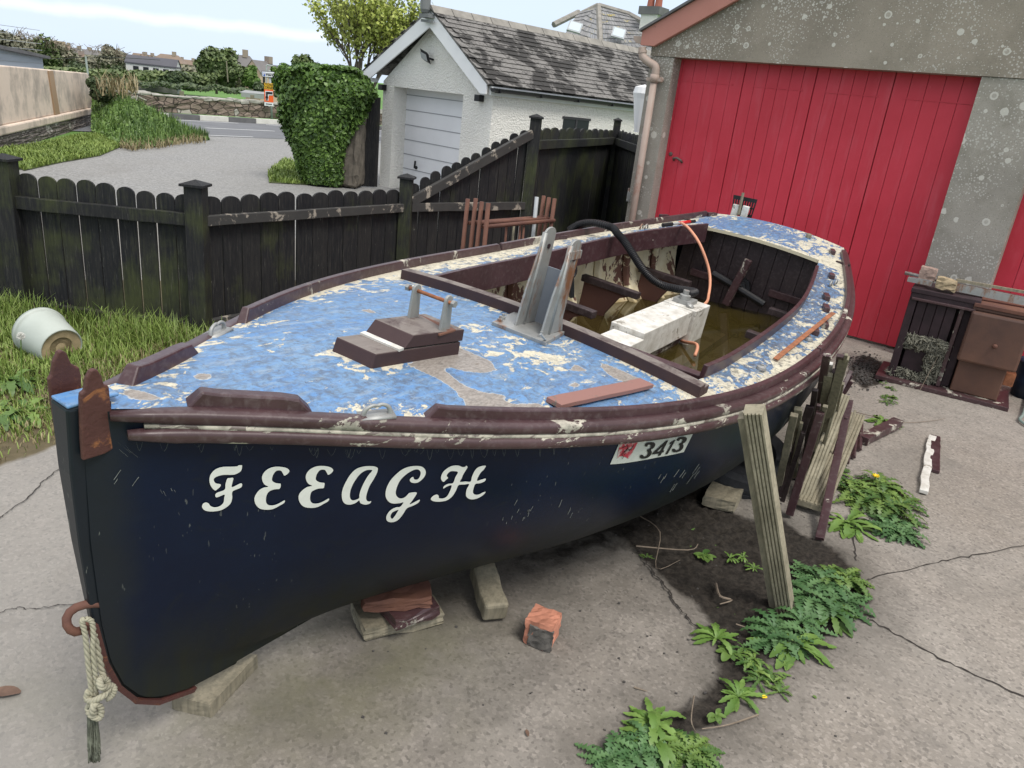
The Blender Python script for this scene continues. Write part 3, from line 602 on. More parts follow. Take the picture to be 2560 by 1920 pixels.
def pickets(t, a, b, n, zt0, zt1, back, m, gap=.008, th=.018, arch=.045, name='pickets'):
    a, b = Vector(a), Vector(b); d = (b-a); Lx = d.length; d.normalize(); nn = Vector((d.y,-d.x,0)); nn = -nn if nn.dot(CP-a) > 0 else nn
    w_ = Lx/n; bm = BM()
    for i in range(n):
        c = a + d*w_*(i+.5) + nn*(back+random.uniform(0,.004)); top = zt0+(zt1-zt0)*(i+.5)/n + random.uniform(-.012,.010); hw_ = (w_-gap)/2*random.uniform(.96,1); tl = random.uniform(-.007,.007)
        poly = [(-hw_, GZ+.03), (hw_, GZ+.03), (hw_+tl, top-arch)] + [(hw_*math.cos(k*math.pi/8)+tl, top-arch+arch*math.sin(k*math.pi/8)) for k in range(1,8)] + [(-hw_+tl, top-arch)]
        prism(bm, [c+d*x+Vector((0,0,z)) for x, z in poly], nn*th)
    return t.part(name, bm, MT[m])
def rail(t, a, za, b, zb_, m, ht=.07, th=.045):
    bm = BM(); bar(bm, Vector((a.x,a.y,za)), Vector((b.x,b.y,zb_)), th, ht, (0,0,1), 10, .0015); t.part('rail', bm, MT[m], bevel=.004)
f1 = Thing('picket_fence', P1, 'black stained round topped picket fence facing camera on left beside the grass', 'fence')
post(f1, P0, ZT+.03); post(f1, P1, vz(P1,392)-.02, .12); post(f1, P2_, vz(P2_,458)-.02, .12)
toc = (CP-P1); toc.z = 0; toc.normalize(); fo = Vector((0,-.035,0))
pickets(f1, P0, P1, 16, ZT+.05, ZT+.05, .03, 'fence'); pickets(f1, P1+Vector((.05,0,0)), P2_-Vector((.03,0,0)), 9, ZT+.035, ZT+.0, .03, 'fence')
dr = (P2_-P1).normalized()
rail(f1, P1+dr*.06+fo*.2, vz(P1,492)-.03, P2_-dr*.06+fo*.2, ZR-.03, 'fence', .085); rail(f1, P1+dr*.06+fo*.2, ZB+.01, P2_-dr*.06+fo*.2, ZB-.03, 'fence', .08)
rail(f1, P0, ZR, P1-dr*.06, ZR, 'fence'); rail(f1, P0, ZB, P1-dr*.06, ZB, 'fence')
f2 = Thing('picket_fence', P2_, 'black picket fence running back from corner post, with peeling rail and sloping raised section', 'fence')
post(f2, P3, vz(P3,446), .11); post(f2, P4, vz(P4,296), .11)
d2 = (P3-P2_).normalized(); n2_ = Vector((d2.y,-d2.x,0)); n2_ = n2_ if n2_.dot(CP-P2_) > 0 else -n2_
pickets(f2, P2_+d2*.05, P3-d2*.05, 12, ZT, ZT, .028, 'fence2'); rail(f2, P2_+d2*.06+n2_*.01, ZR-.035, P3-d2*.05+n2_*.01, ZR-.035, 'rail', .07)
rail(f2, P2_+d2*.06+n2_*.01, ZB, P3-d2*.05+n2_*.01, ZB, 'rail', .07)
d3 = (P4-P3).normalized(); n3_ = Vector((d3.y,-d3.x,0)); n3_ = n3_ if n3_.dot(CP-P3) > 0 else -n3_
pickets(f2, P3+d3*.05, P4-d3*.05, 12, ZT+.03, ZT4+.0, .028, 'fence2')
rail(f2, P3+d3*.05+n3_*.012, vz(P3,498)-.02, P4-d3*.05+n3_*.012, vz(P4,330)-.02, 'rail', .085); rail(f2, P3+d3*.05+n3_*.012, ZR-.035, P4-d3*.05+n3_*.012, ZR-.035, 'rail', .075)
f3 = Thing('picket_fence', P4, 'tall black picket fence streaked with green algae beside the grey garage corner', 'fence')
post(f3, P5, ZT4+.03, .09)
d4 = (P5-P4).normalized(); n4_ = Vector((d4.y,-d4.x,0)); n4_ = n4_ if n4_.dot(CP-P4) > 0 else -n4_
pickets(f3, P4+d4*.05, P5-d4*.03, 12, ZT4, ZT4-.01, .025, 'fence'); rail(f3, P4+d4*.05, ZR4-.03, P5-d4*.04, ZR4-.03, 'fence', .09)

# ---------------------------------------------------------------- white garage
GA = math.radians(-46.7); gu = Vector((-math.sin(GA), -math.cos(GA), 0)); gn = Vector((gu.y, -gu.x, 0))     # gu: along the front to the right, gn: towards the yard
gn = gn if gn.dot(CP - FAR(1016,300,15)) > 0 else -gn
g0 = FAR(1018, 236.5, 15.0); g0.z = GZ; wg = Thing('white_garage', g0, 'small white roughcast garage with slate roof and pale up-and-over door', 'garage')
def gf(u, v, off=0):    # front plane: (x along, z)
    p = PL(u, v, g0+gn*off, gn); return (p-g0).dot(gu), p.z
def gw(x, z, y=0): return g0 + gu*x + gn*y + Vector((0,0,z-GZ))
xl_, _ = gf(955,300,.30); xr_, _ = gf(1231.4,260,.30); dl_, dzt = gf(1018,225); dr_, _ = gf(1190,270); ez_ = gf(1212,232,.3)[1]; rx, rz = gf(1083,22,.3)
elx, elz = gf(915,200,.42); erx, erz = gf(1222,236,.42); DEP = 6.2
rx = (xl_+xr_)/2; fz = .30         # front face stands forward of the door
lz = gf(1100,240,.30)[1]
bm = BM()
abx = lambda bm, x0, x1, y0, y1, z0, z1: quadbox(bm, [gw(x0,z0,y0),gw(x1,z0,y0),gw(x1,z0,y1),gw(x0,z0,y1),gw(x0,z1,y0),gw(x1,z1,y0),gw(x1,z1,y1),gw(x0,z1,y1)])
lzz = gf(1000,218,.30)[1]
abx(bm, xl_, dl_, -DEP, fz, GZ-.1, lzz-.002); wg.part('left_wall', bm, MT['harl'])
bm = BM(); abx(bm, dr_, xr_, -DEP, fz, GZ-.1, lzz-.002); abx(bm, xr_-.25, xr_, -DEP, fz-.302, lzz-.001, erz+.12); wg.part('right_wall', bm, MT['harl'])
bm = BM(); gpoly = [gw(xl_, lzz, fz), gw(xr_, lzz, fz), gw(xr_, erz+.02, fz), gw(rx, rz-.14, fz), gw(xl_, elz+.02, fz)]; prism(bm, gpoly, -gn*.3); wg.part('gable_wall', bm, MT['harl'])
bm = BM(); prism(bm, [gw(dl_, GZ, .0), gw(dr_, GZ, .0), gw(dr_, lzz+.05, .0), gw(dl_, lzz+.05, .0)], -gn*.05)
wg_door = wg.part('garage_door', bm, MT['gdoor']); bm = BM(); zt_ = gf(1017.9,236.5)[1]; zs = [gf(*q)[1] for q in ((1017.9,236.5),(1016.2,272.5),(1015.4,310),(1014.5,347.1),(1012,383.9),(1011,419.7))]; sp_ = (zs[0]-zs[5])/5
for k in range(9):
    z = zs[0]-k*sp_
    if z > GZ: bar(bm, gw(dl_, z, .003), gw(dr_, z, .003), .01, .014)
bar(bm, gw(dl_+.02, GZ, .004), gw(dl_+.02, zs[0]+.1, .004), .02, .02); wg.part('panel_grooves', bm, pm('groove_shadow_paint', (.30,.31,.33)), wg_door)
hx, hz = gf(1042,412); bm = BM(); lathe(bm, gw(hx, hz-.05, 0), gn, [(0,.03),(.03,.03),(.04,.015),(.06,.015)], 10); bar(bm, gw(hx,hz-.06,.05), gw(hx+.01,hz+.07,.05), .03, .02); wg.part('door_handle', bm, MT['black'], wg_door)
# bargeboards, roof, ridge, gutter, fascia
oh = .16; yb = fz+oh; slR = (rz-erz)/(erx-rx); bw_ = .20
bm = BM(); prism(bm, [gw(rx, rz-.02, yb), gw(erx, erz+.17, yb), gw(erx+.0, erz, yb), gw(erx-.14, erz, yb), gw(rx, rz-.30, yb)], gn*.025); wg.part('bargeboard', bm, MT['upvc'])
bm = BM(); prism(bm, [gw(rx-.001, rz-.02, yb), gw(elx, elz+.17, yb), gw(elx, elz, yb), gw(elx+.14, elz, yb), gw(rx-.001, rz-.30, yb)], gn*.025); wg.part('bargeboard', bm, MT['upvc'])
bm = BM(); abx(bm, elx+.02, elx+.22, fz, yb+.01, elz-.02, elz+.05); wg.part('soffit_block', bm, MT['upvc'])
def roofside(side):
    ex, ez2 = (erx, erz) if side > 0 else (elx, elz); e = Vector(gw(ex+.05*side, ez2+.15, 0)); r = Vector(gw(rx, rz, 0)); dn = (e-r); sl_ = dn.length; dn.normalize(); nr = gn.cross(dn)*side; nr = nr if nr.z > 0 else -nr
    bm = BM(); prism(bm, [r+gn*(yb+.03), e+gn*(yb+.03), e-gn*(DEP), r-gn*(DEP)], -nr*.03)
    rows = 15; ch = sl_/rows
    for j in range(rows):
        x = yb+.05 - (0 if j % 2 else .135); 
        while x > -DEP:
            w_ = .27; x0 = x; x1 = max(x-w_, -DEP); x = x1
            if x0 > yb+.05: x0 = yb+.05
            a_ = r+dn*(ch*j); b_ = r+dn*(ch*(j+1)+.02)
            tl = random.uniform(0,.005); g_ = .004
            quadbox(bm, [a_+gn*(x0-g_)+nr*.002, a_+gn*(x1+g_)+nr*.002, b_+gn*(x1+g_)+nr*(.020+tl), b_+gn*(x0-g_)+nr*(.020+tl), a_+gn*(x0-g_)+nr*.012, a_+gn*(x1+g_)+nr*.012, b_+gn*(x1+g_)+nr*(.026+tl*.6), b_+gn*(x0-g_)+nr*(.026+tl*.6)])
    return bm
rfo = wg.part('slate_roof', roofside(1), MT['slate']); wg.part('slate_roof', roofside(-1), MT['slate'])
bm = BM(); y = yb+.07
while y > -DEP:
    y1 = y-.44; r = lambda yy: gw(rx, rz+.045, yy)
    prism(bm, [gw(rx-.16, rz-.085, y), gw(rx-.06, rz+.03, y), gw(rx+.06, rz+.03, y), gw(rx+.16, rz-.085, y), gw(rx, rz+.0, y)], -gn*.425); y = y1
wg.part('ridge_tiles', bm, MT['ridge'], rfo)
bm = BM(); abx(bm, xr_+.002, erx+.03, -DEP, fz+.10, erz-.01, erz+.13); wg.part('fascia', bm, MT['upvc'])
bm = BM(); c0 = gw(erx+.10, erz+.10, yb-.02); N_ = 8; prof = [(math.cos(math.pi+k*math.pi/N_)*.06, math.sin(math.pi+k*math.pi/N_)*.06) for k in range(N_+1)]
prism(bm, [c0+gu*x+Vector((0,0,z)) for x, z in prof] , -gn*(DEP)); gut = wg.part('gutter', bm, MT['black'], smooth=False)
bm = BM()
for k in range(7): bm = BM(); box(bm, c0-gn*(.12+.95*k)+Vector((0,0,-.035)), gu*.064, gn*.012, Vector((0,0,.032))); wg.part('gutter_bracket', bm, MT['black'], gut)
# lamps on the garage front
for (u, v) in ((962,219),(1204,246)):
    x, z = gf(u, v, fz); bm = BM(); abx(bm, x-.06, x+.06, fz, fz+.11, z-.05, z+.05); wg.part('wall_light', bm, MT['black'], bevel=.005)
x, z = gf(1079,143,fz); bm = BM(); box(bm, gw(x-.03,z+.0,fz+.11), gu*.10+Vector((0,0,-.03)), gn*.02+Vector((0,0,.015)), Vector((.0,0,.075))+gn*.03); bar(bm, gw(x+.06,z-.04,fz), gw(x+.02,z-.02,fz+.1), .03,.03)
fl = wg.part('floodlight', bm, MT['black'], bevel=.005); bm = BM(); box(bm, gw(x-.035,z-.005,fz+.14), gu*.075+Vector((0,0,-.022)), gn*.008, Vector((0,0,.05))+gn*.02); wg.part('lamp_glass', bm, MT['pole'], fl)
x, z = gf(1059,20,fz+oh); bm = BM(); lathe(bm, gw(rx-.02, rz-.10, yb+.12), (0,0,1), [(0,.06),(.05,.085),(.30,.085),(.42,.05),(.45,.0)], 14); abx(bm, rx-.12, rx+.12, yb+.03, yb+.16, rz-.17, rz-.11); bar(bm, gw(rx-.12, rz-.21, yb+.1), gw(rx+.16, rz-.23, yb+.1), .04, .04)
wg.part('security_lamp', bm, pm('grey_lamp_body', (.17,.18,.18)), smooth=False)
# side window
def gs(u, v): p = PL(u, v, gw(xr_,0,0), gu); return (p-g0).dot(gn), p.z
y0, z0 = gs(1409,292); y1, z1 = gs(1473,303); bm = BM(); abx(bm, xr_-.02, xr_+.003, y1, y0, z0-.6, z0); wo_ = wg.part('window', bm, MT['glass'])
bm = BM(); abx(bm, xr_, xr_+.012, y1-.03, y0+.03, z0-.03, z0+.01); abx(bm, xr_, xr_+.012, (y0+y1)/2-.02, (y0+y1)/2+.02, z0-.6, z0-.031); wg.part('window_frame', bm, pm('dark_window_frame', (.04,.04,.045)), wo_)
# ---------------------------------------------------------------- black gate leaf left of the white garage, and the pillar with ivy
def wpt(u, v, D, z=None):
    p = FAR(u, v, D)
    if z is not None: p.z = z
    return p
q0, q1 = wpt(900,240,14.6), wpt(952,240,14.7); bp = Thing('close_boarded_fence', Vector((q0.x,q0.y,GZ)), 'tall black boarded fence panel between the ivy pillar and the white garage', 'fence')
bm = BM(); zt_ = q0.z; n_ = 7; dq = (q1-q0); dq.z = 0
for i in range(n_+1):
    c = Vector((q0.x,q0.y,0))+dq*((i-.5)/n_); bar(bm, c+Vector((0,random.uniform(-.01,.01),GZ)), c+Vector((0,0,zt_+random.uniform(-.03,.03))), dq.length/n_*.97, .02, (0,1,0))
bp.part('boards', bm, MT['fence2'])
MT['pillarstone'] = simple('dark_pillar_stone', (.12,.105,.085), .9, .4, 5, bump=.8)
ivb = wpt(845,450,14.4,GZ); iv = Thing('gate_pillar', ivb, 'rough stone gate pillar almost hidden by a big ivy bush beside the lane', 'pillar')
bm = BM(); pc = wpt(872,330,14.5,0); pcz = wpt(872,205,14.5).z; rough_block(bm, Vector((pc.x,pc.y,(pcz+GZ)/2)), (.26,0,0), (0,.3,0), (0,0,(pcz-GZ)/2), .025, 8); iv.part('stonework', bm, MT['pillarstone'])
# ivy: sampled along the pillar silhouette of the photo
prof = [(165,755,870),(185,722,905),(215,714,925),(250,712,905),(290,715,890),(330,722,872),(370,735,862),(410,748,858),(450,762,852)]
Pt, Nn = [], []
for _ in range(38000):
    v = 166+(455-166)*random.random(); xa = np.interp(v,[p[0] for p in prof],[p[1] for p in prof]); xb = np.interp(v,[p[0] for p in prof],[p[2] for p in prof])
    a = random.uniform(0, 2*math.pi); rr_ = random.uniform(.80,1.04)+.10*math.sin(a*5+v*.05)*random.random()
    if random.random() < .12: rr_ = random.uniform(.2,.8)
    cx = (xa+xb)/2; c = wpt(cx, v, 14.4); R_ = (xb-xa)/2/FPX*14.9
    vv = .5; tp = max(0, (185-v)/22); R2 = R_*math.sqrt(max(.02,1-tp*tp*.9)) if tp > 0 else R_
    p = c + Vector((math.cos(a)*R2*rr_, math.sin(a)*R2*rr_*.75, random.uniform(-.03,.03))); Pt.append(p); Nn.append((math.cos(a), math.sin(a), .35+tp))
for _ in range(2500):
    u = random.uniform(715,905); c = wpt(u, 170+16*((u-812)/95)**4+random.uniform(-5,5), 14.4+random.uniform(-.5,.5)); Pt.append(c); Nn.append((0,-.2,1))
for _ in range(900):
    f = random.random(); c = wpt(880+62*f, 205+35*f+random.uniform(-12,16)*(1.1-f), 14.3); Pt.append(c); Nn.append((0,-1,.6))
ivm = leaves('ivy_foliage', Pt, Nn, .068, MT['ivy'], iv.e, ivb)
bm = BM()
for a_ in range(5):
    c = wpt(790+a_*14, 455, 14.3); tube(bm, crom([c, c+Vector((.03,0,.5)), c+Vector((-.04,0,1.2)), c+Vector((.05,0,1.8))],4), .025, 6)
iv.part('ivy_stem', bm, MT['bark'])
# ---------------------------------------------------------------- grey garage with red sliding doors
r0 = G(2123.8, 844.6); RA = math.radians(-52.2); ru = Vector((-math.sin(RA), -math.cos(RA), 0)); rn = Vector((ru.y,-ru.x,0)); rn = rn if rn.dot(CP-r0) > 0 else -rn
def rf(u, v, off=0): p = PL(u, v, r0+rn*off, rn); return (p-r0).dot(ru), p.z
def rw(x, z, y=0): return r0 + ru*x + rn*y + Vector((0,0,z-GZ))
DO = .16           # doors are set back; outer wall face at y = DO
rg = Thing('grey_garage', r0, 'large grey cement rendered garage spotted with white lichen, red board doors', 'garage')
jl, jt = rf(1685.7,144.1,DO); jr, jtr = rf(2455.8,188.8,DO); cl, _ = rf(1612,400,DO); cl0 = rf(1600,480,DO)[0]; c2l = rf(2547.5,500,DO)[0]; LZ = (jt+jtr)/2; cornx = rf(1625,150,DO)[0]
rbx = lambda bm, x0, x1, y0, y1, z0, z1: quadbox(bm, [rw(x0,z0,y0),rw(x1,z0,y0),rw(x1,z0,y1),rw(x0,z0,y1),rw(x0,z1,y0),rw(x1,z1,y0),rw(x1,z1,y1),rw(x0,z1,y1)])
bm = BM(); rbx(bm, cl0-.13, jl, -.6, DO, GZ-.05, LZ-.004); rbx(bm, cl0-.13, cl0+.05, -6, -.6, GZ-.05, LZ-.004); rg.part('corner_wall', bm, MT['cement2'])
bm = BM(); rbx(bm, jr, c2l, -.3, DO, GZ-.05, LZ-.004); rg.part('pillar', bm, MT['cement2'])
bx0, bz0 = rf(1639.6,117.4,DO+.02); bx1, bz1 = rf(1852,0,DO+.02); slp = (bz1-bz0)/(bx1-bx0)
bm = BM(); X9 = 5.2; prism(bm, [rw(cl0-.13, LZ, DO+.012), rw(X9+3, LZ, DO+.012), rw(X9+3, bz0+.25, DO+.012), rw(2.3, bz0+slp*(2.3-bx0)+.12, DO+.012), rw(bx0-.05, bz0+.03, DO+.012), rw(cl0-.13, bz0+.02, DO+.012)], -rn*.4); rg.part('gable_wall', bm, MT['cement'])
Qe = rw(cl0-.15, GZ, -.12); d5 = Qe-P5; d5.z = 0; nq = max(2, round(d5.length/.14)); d5.normalize(); Qe.z = GZ
pickets(f3, P5+d5*.04, Qe, nq, ZT4-.01, ZT4-.02, .02, 'fence'); rail(f3, P5+d5*.05, ZR4-.03, Qe, ZR4-.03, 'fence', .09)
# sliding door: boards with grooves
def leaf(x0, x1, nb, base_y, name='red_door'):
    bm = BM(); w_ = (x1-x0)/nb
    for i in range(nb):
        a_ = x0+w_*i; g_ = .0015+.001*random.random(); rbx(bm, a_+g_, a_+w_-g_, base_y-.03, base_y+random.uniform(0,.0015), GZ+.025, LZ+.03)
    rbx(bm, x0, x1, base_y-.05, base_y-.012, GZ+.02, LZ+.03)
    return rg.part(name, bm, MT['red'])
seams = [rf(u, v, 0)[0] for u, v in ((1866,163),(2045,174),(2240,188))]
xs_ = [jl-.25] + seams + [jr+.25]
dobj = None
for i, nb in enumerate((7,6,6,7)):
    o = leaf(xs_[i]+.003, xs_[i+1]-.003, nb, -.001 - .0*i); dobj = dobj or o
    bm = BM(); rbx(bm, xs_[i]+.10, xs_[i+1]-.10, .001, .006, LZ-.21, LZ-.20); rg.part('head_rail', bm, MT['red'], o)
x, z = rf(1690,402,0); bm = BM(); lathe(bm, rw(rf(1677,385,0)[0], rf(1677,385,0)[1], 0), rn, [(0,.022),(.006,.022),(.008,.012),(.008,.0)], 12)
hx_, hz_ = rf(1695,402,0); tube(bm, [rw(hx_-.05,hz_-.0,.0), rw(hx_-.045,hz_+.02,.03), rw(hx_,hz_+.03,.04), rw(hx_+.045,hz_+.01,.03), rw(hx_+.05,hz_-.01,.0)], .012, 8); rg.part('door_handle', bm, pm('dull_bronze', (.13,.10,.09)), dobj, smooth=True)
leaf(c2l-.2, c2l+2.2, 14, -.001); 
bm = BM(); rbx(bm, cl0, X9+3, -.9, -.12, GZ-.05, GZ+.018); rg.part('threshold', bm, MT['cement2'])
bm = BM(); rbx(bm, cl0-.1, X9+3, -6, -5.8, GZ, LZ+2); rg.part('back_wall', bm, MT['cement2'])
# bargeboard, roof sheet
tb = .205
bm = BM(); prism(bm, [rw(bx0, bz0, DO+.02), rw(bx0-.16, bz0+.006, DO+.02), rw(bx0-.16, bz0+.14, DO+.02), rw(bx0+3.6, bz0+tb+.04+slp*3.6, DO+.02), rw(bx0+3.6, bz0+slp*3.6, DO+.02)], rn*.05); rg.part('bargeboard', bm, MT['pinkboard'], bevel=.006)
bm = BM(); prism(bm, [rw(bx0-.18, bz0+.13, DO+.10), rw(bx0-.18, bz0+.155, DO+.10), rw(bx0+3.6, bz0+tb+.075+slp*3.6, DO+.10), rw(bx0+3.6, bz0+tb+.045+slp*3.6, DO+.10)], -rn*6.3); rg.part('roof_sheet', bm, MT['felt'])
# gutter end and downpipe
gx, gz = rf(1597,98,DO+.05); bm = BM(); prism(bm, [rw(gx+math.cos(math.pi+k*math.pi/8)*.075, gz+.03+math.sin(math.pi+k*math.pi/8)*.07, DO+.04) for k in range(9)], -rn*6.1); gt = rg.part('gutter', bm, MT['pinkpipe'])
pz = lambda u, v, o=.07: (lambda q: rw(q[0], q[1], DO+o))(rf(u, v, DO+o))
bm = BM(); tube(bm, crom([pz(1606,118), pz(1606,128), pz(1608,142), pz(1622,155), pz(1638,166), pz(1639,180), pz(1638,188)],5), .040, 12); tube(bm, [pz(1638,186), pz(1634,206)], .047, 12)
pA, pB = pz(1635,205), pz(1583,552); pB.x = pA.x; pB.y = pA.y; pB.z = GZ; pA = pA; tube(bm, [pA, pB], .036, 12); dp = rg.part('downpipe', bm, MT['pinkpipe'], smooth=True)
bm = BM(); box(bm, pz(1636,199,.06), ru*.085, rn*.02, Vector((0,0,.016))); lathe(bm, pz(1653,200,.03), rn, [(0,.03),(.02,.03)], 10); tube(bm, [pz(1606,127)+Vector((0,0,.0)), pz(1606,133)], .046, 12); rg.part('pipe_collar', bm, MT['pinkpipe'], dp)
bm = BM(); tube(bm, [pz(1573,470,-.02), pz(1568,500,.0), pz(1572,503,.03)], .012, 6); box(bm, pz(1572,492,.0), ru*.02, rn*.01, Vector((0,0,.05))); rg.part('wall_bracket', bm, MT['galv'])
# small white hopper seen at the corner
hp = wpt(1612,215,11.5); single('white_hopper', (lambda bm: (lathe(bm, Vector((hp.x,hp.y,hp.z-.62)), (0,0,1), [(0,.05),(.45,.13),(.52,.15),(.60,.13),(.64,.0)], 14), bm)[1])(BM()), MT['upvc'], (hp.x,hp.y,hp.z-.62), 'white plastic funnel shaped thing poking out behind the grey garage corner', 'container', smooth=False)
# ---------------------------------------------------------------- house behind with slate hip roof and chimney
hD = 34
def hp_(u, v, D=hD): return FAR(u, v, D)
hs = Thing('house', Vector((hp_(1560,60).x, hp_(1560,60).y, GZ)), 'house with grey hipped slate roof and rooflights behind the white garage ridge', 'house')
A1, A2, A3, A4 = hp_(1496,14), hp_(1572,36), hp_(1620,78,33), hp_(1380,66,33.5)
E1, E2, E3 = hp_(1385,130,31.5), hp_(1505,175,30.5), hp_(1660,150,31.5)
def roofface(poly, n_rows, ru_=.45):
    bm = BM(); prism(bm, poly, Vector((0,0,-.08))); return bm
def slates(bm, tl, tr, bl, br, rows, cols):
    tl, tr, bl, br = map(Vector, (tl,tr,bl,br)); nr = (tr-tl).cross(bl-tl).normalized(); nr = nr if nr.z > 0 else -nr
    P = lambda a, b: tl.lerp(tr, a).lerp(bl.lerp(br, a), b)
    for j in range(rows):
        for i in range(-1, cols):
            a0 = (i+(.5 if j % 2 else 0))/cols; a1 = a0+1/cols; a0, a1 = max(a0,0)+.003, min(a1,1)-.003
            if a1 <= a0: continue
            b0, b1 = j/rows, (j+1.05)/rows; h0_, h1_ = .01, .035+random.uniform(0,.012)
            p = [P(a0,b0),P(a1,b0),P(a1,b1),P(a0,b1)]; quadbox(bm, [p[0],p[1],p[2]+nr*.01,p[3]+nr*.01,p[0]+nr*h0_,p[1]+nr*h0_,p[2]+nr*h1_,p[3]+nr*h1_])
bm = BM(); slates(bm, A1, A2, E2, E3+Vector((.6,0,0)), 13, 16); hr = hs.part('slate_roof', bm, MT['slate2'])
bm = BM(); slates(bm, A1+Vector((-.01,0,0)), A1+Vector((-.02,0,0)), E1, E2, 12, 12); 
slates(bm, hp_(1447,30), A1, E1, E1.lerp(E2,.5), 12, 8); hs.part('slate_roof', bm, MT['slate2'])
bm = BM(); tube(bm, [hp_(1384,62,33), hp_(1447,31), hp_(1452,36), hp_(1496,14)], .12, 6); tube(bm, [A1, A2, A3+Vector((.6,0,0))], .12, 6); tube(bm, [A1+Vector((0,0,.0)), E2], .12, 6); hs.part('ridge_tiles', bm, MT['ridge'], hr)
for (uc, vc, D_, sx) in ((1545,88,31.9,.26),(1436,73,31.4,.26)):
    c = hp_(uc, vc, D_); nr = (A2-A1).cross(E2-A1).normalized(); nr = nr if nr.z > 0 else -nr; bm = BM(); X_ = (A2-A1).normalized(); Yv = nr.cross(X_); box(bm, c+nr*.08, X_*sx, Yv*.34, nr*.03); w1 = hs.part('rooflight', bm, MT['pole']); bm = BM(); box(bm, c+nr*.112, X_*(sx-.05), Yv*.27, nr*.006); hs.part('pane', bm, MT['skyglass'], w1)
bm = BM(); cb = hp_(1632,60,34); cw = .42; wallp = [E1, E3]
quadbox(bm, [Vector((p.x,p.y,GZ)) for p in (E1+Vector((.3,.8,0)), E2+Vector((0,1.0,0)), E3+Vector((1,.8,0)), E3+Vector((0,6,0)))] + [Vector((p.x,p.y,E2.z-.1)) for p in (E1+Vector((.3,.8,0)), E2+Vector((0,1.0,0)), E3+Vector((1,.8,0)), E3+Vector((0,6,0)))]); hs.part('wall', bm, MT['harl'])
cx_ = Vector((.80,-.6,0)).normalized(); cy_ = Vector((.6,.8,0)).normalized(); ct = hp_(1633,36,33); 
bm = BM(); box(bm, Vector((ct.x,ct.y,ct.z-1.6)), cx_*.36, cy_*.30, Vector((0,0,1.6))); ch = hs.part('chimney', bm, MT['harl']); bm = BM(); box(bm, ct+Vector((0,0,.10)), cx_*.46, cy_*.38, Vector((0,0,.14))); hs.part('chimney_cap', bm, MT['kerbb'], ch)
for dx in (-.17,.17): bm = BM(); lathe(bm, ct+cx_*dx+Vector((0,0,.22)), (0,0,1), [(0,.15),(.35,.13),(.38,.16),(.48,.16),(.5,.0)], 12); hs.part('chimney_pot', bm, pm('terracotta_pot', (.36,.12,.08)), ch, smooth=False)
# ================================================================= THE BOAT (local frame: x aft, y towards the camera side, z up; origin = top of the stem)
BA = Vector((.52183444,.85304678,0)); BBv = Vector((.84983664,-.5198707,-.08667261)).normalized(); BU = Vector((.07393579,-.04522875,.99623685)).normalized()
BO = Vector((-.907,1.467,1.044)); BM4 = Matrix((BA,BBv,BU)).transposed().to_4x4(); BM4.translation = BO; BI = BM4.inverted(); CL = BI @ CP
def spl(X, Y):
    n = len(X); X = np.array(X,float); Y = np.array(Y,float); h = np.diff(X); A = np.zeros((n,n)); b = np.zeros(n); A[0,0]=A[-1,-1]=1
    for i in range(1,n-1): A[i,i-1]=h[i-1];A[i,i]=2*(h[i-1]+h[i]);A[i,i+1]=h[i];b[i]=3*((Y[i+1]-Y[i])/h[i]-(Y[i]-Y[i-1])/h[i-1])
    c = np.linalg.solve(A,b)
    def f(x):
        x = np.asarray(x,float); i = np.clip(np.searchsorted(X,x)-1,0,n-2); d = x-X[i]; B = (Y[i+1]-Y[i])/h[i]-h[i]*(2*c[i]+c[i+1])/3
        return Y[i]+B*d+c[i]*d*d+(c[i+1]-c[i])/(3*h[i])*d**3
    return f
BL_ = 5.57
_w = spl([0,.1,.45,.7,1.2,1.6,2.25,2.95,3.75,4.45,5.0,5.6],[.035,.075,.262,.408,.652,.79,.922,.965,.94,.83,.69,.52])
_z = spl([0,.35*BL_,.7*BL_,BL_],[0,-.209,-.217,-.072])
def wid(x): return float(_w(x))
def zc(x): return float(_z(x))
def CAMB(x): return .05*min(1, wid(x)/.6)
def dz_(x, y): return zc(x) + CAMB(x)*max(0, 1-(y/wid(x))**2)
def zk(x): return float(np.interp(x,[0,.3,.5,1.,2.5,4,5.57],[-1.0,-1.015,-1.02,-1.03,-1.03,-.98,-.90]))
def xst(z): return float(np.interp(-z,[0,.35,.6,.74,.84,.925,.97,1.0],[-.03,-.02,.0,.02,.05,.10,.16,.24]))
def sect(x, v):
    n = float(np.interp(x,[0,.5,1.5,3,5.57],[1.3,1.75,2.8,3.6,3.2])); m = float(np.interp(x,[0,.5,1.5,3,5.57],[1,1.2,1.8,2.3,2.0])); k = zk(x)
    return wid(x)*(1-(1-v)**n)**(1/m), k+(zc(x)-k)*v
def DK(u, v, dz=0):        # point on the deck (+dz) seen at a pixel
    d = BI.to_3x3() @ ray(u, v); z = 0
    for _ in range(25):
        q = CL + d*((z-CL.z)/d.z); x = min(max(q.x,0),BL_); z = dz_(x, min(abs(q.y),wid(x))) + dz
    return q
def LY(u, v, y): d = BI.to_3x3() @ ray(u, v); return CL + d*((y-CL.y)/d.y)
def LX(u, v, x): d = BI.to_3x3() @ ray(u, v); return CL + d*((x-CL.x)/d.x)
boat = bpy.data.objects.new('wooden_boat', None); COL.objects.link(boat); boat.matrix_world = BM4
tag(boat, 'old open wooden boat with navy hull, flaking blue deck and rainwater inside', 'boat')
def bp_(name, bm, m, parent=None, smooth=False, bevel=0, label=None):
    o = obj(name, bm, m, parent or boat, smooth, bevel)
    if label: o['label'] = label
    return o
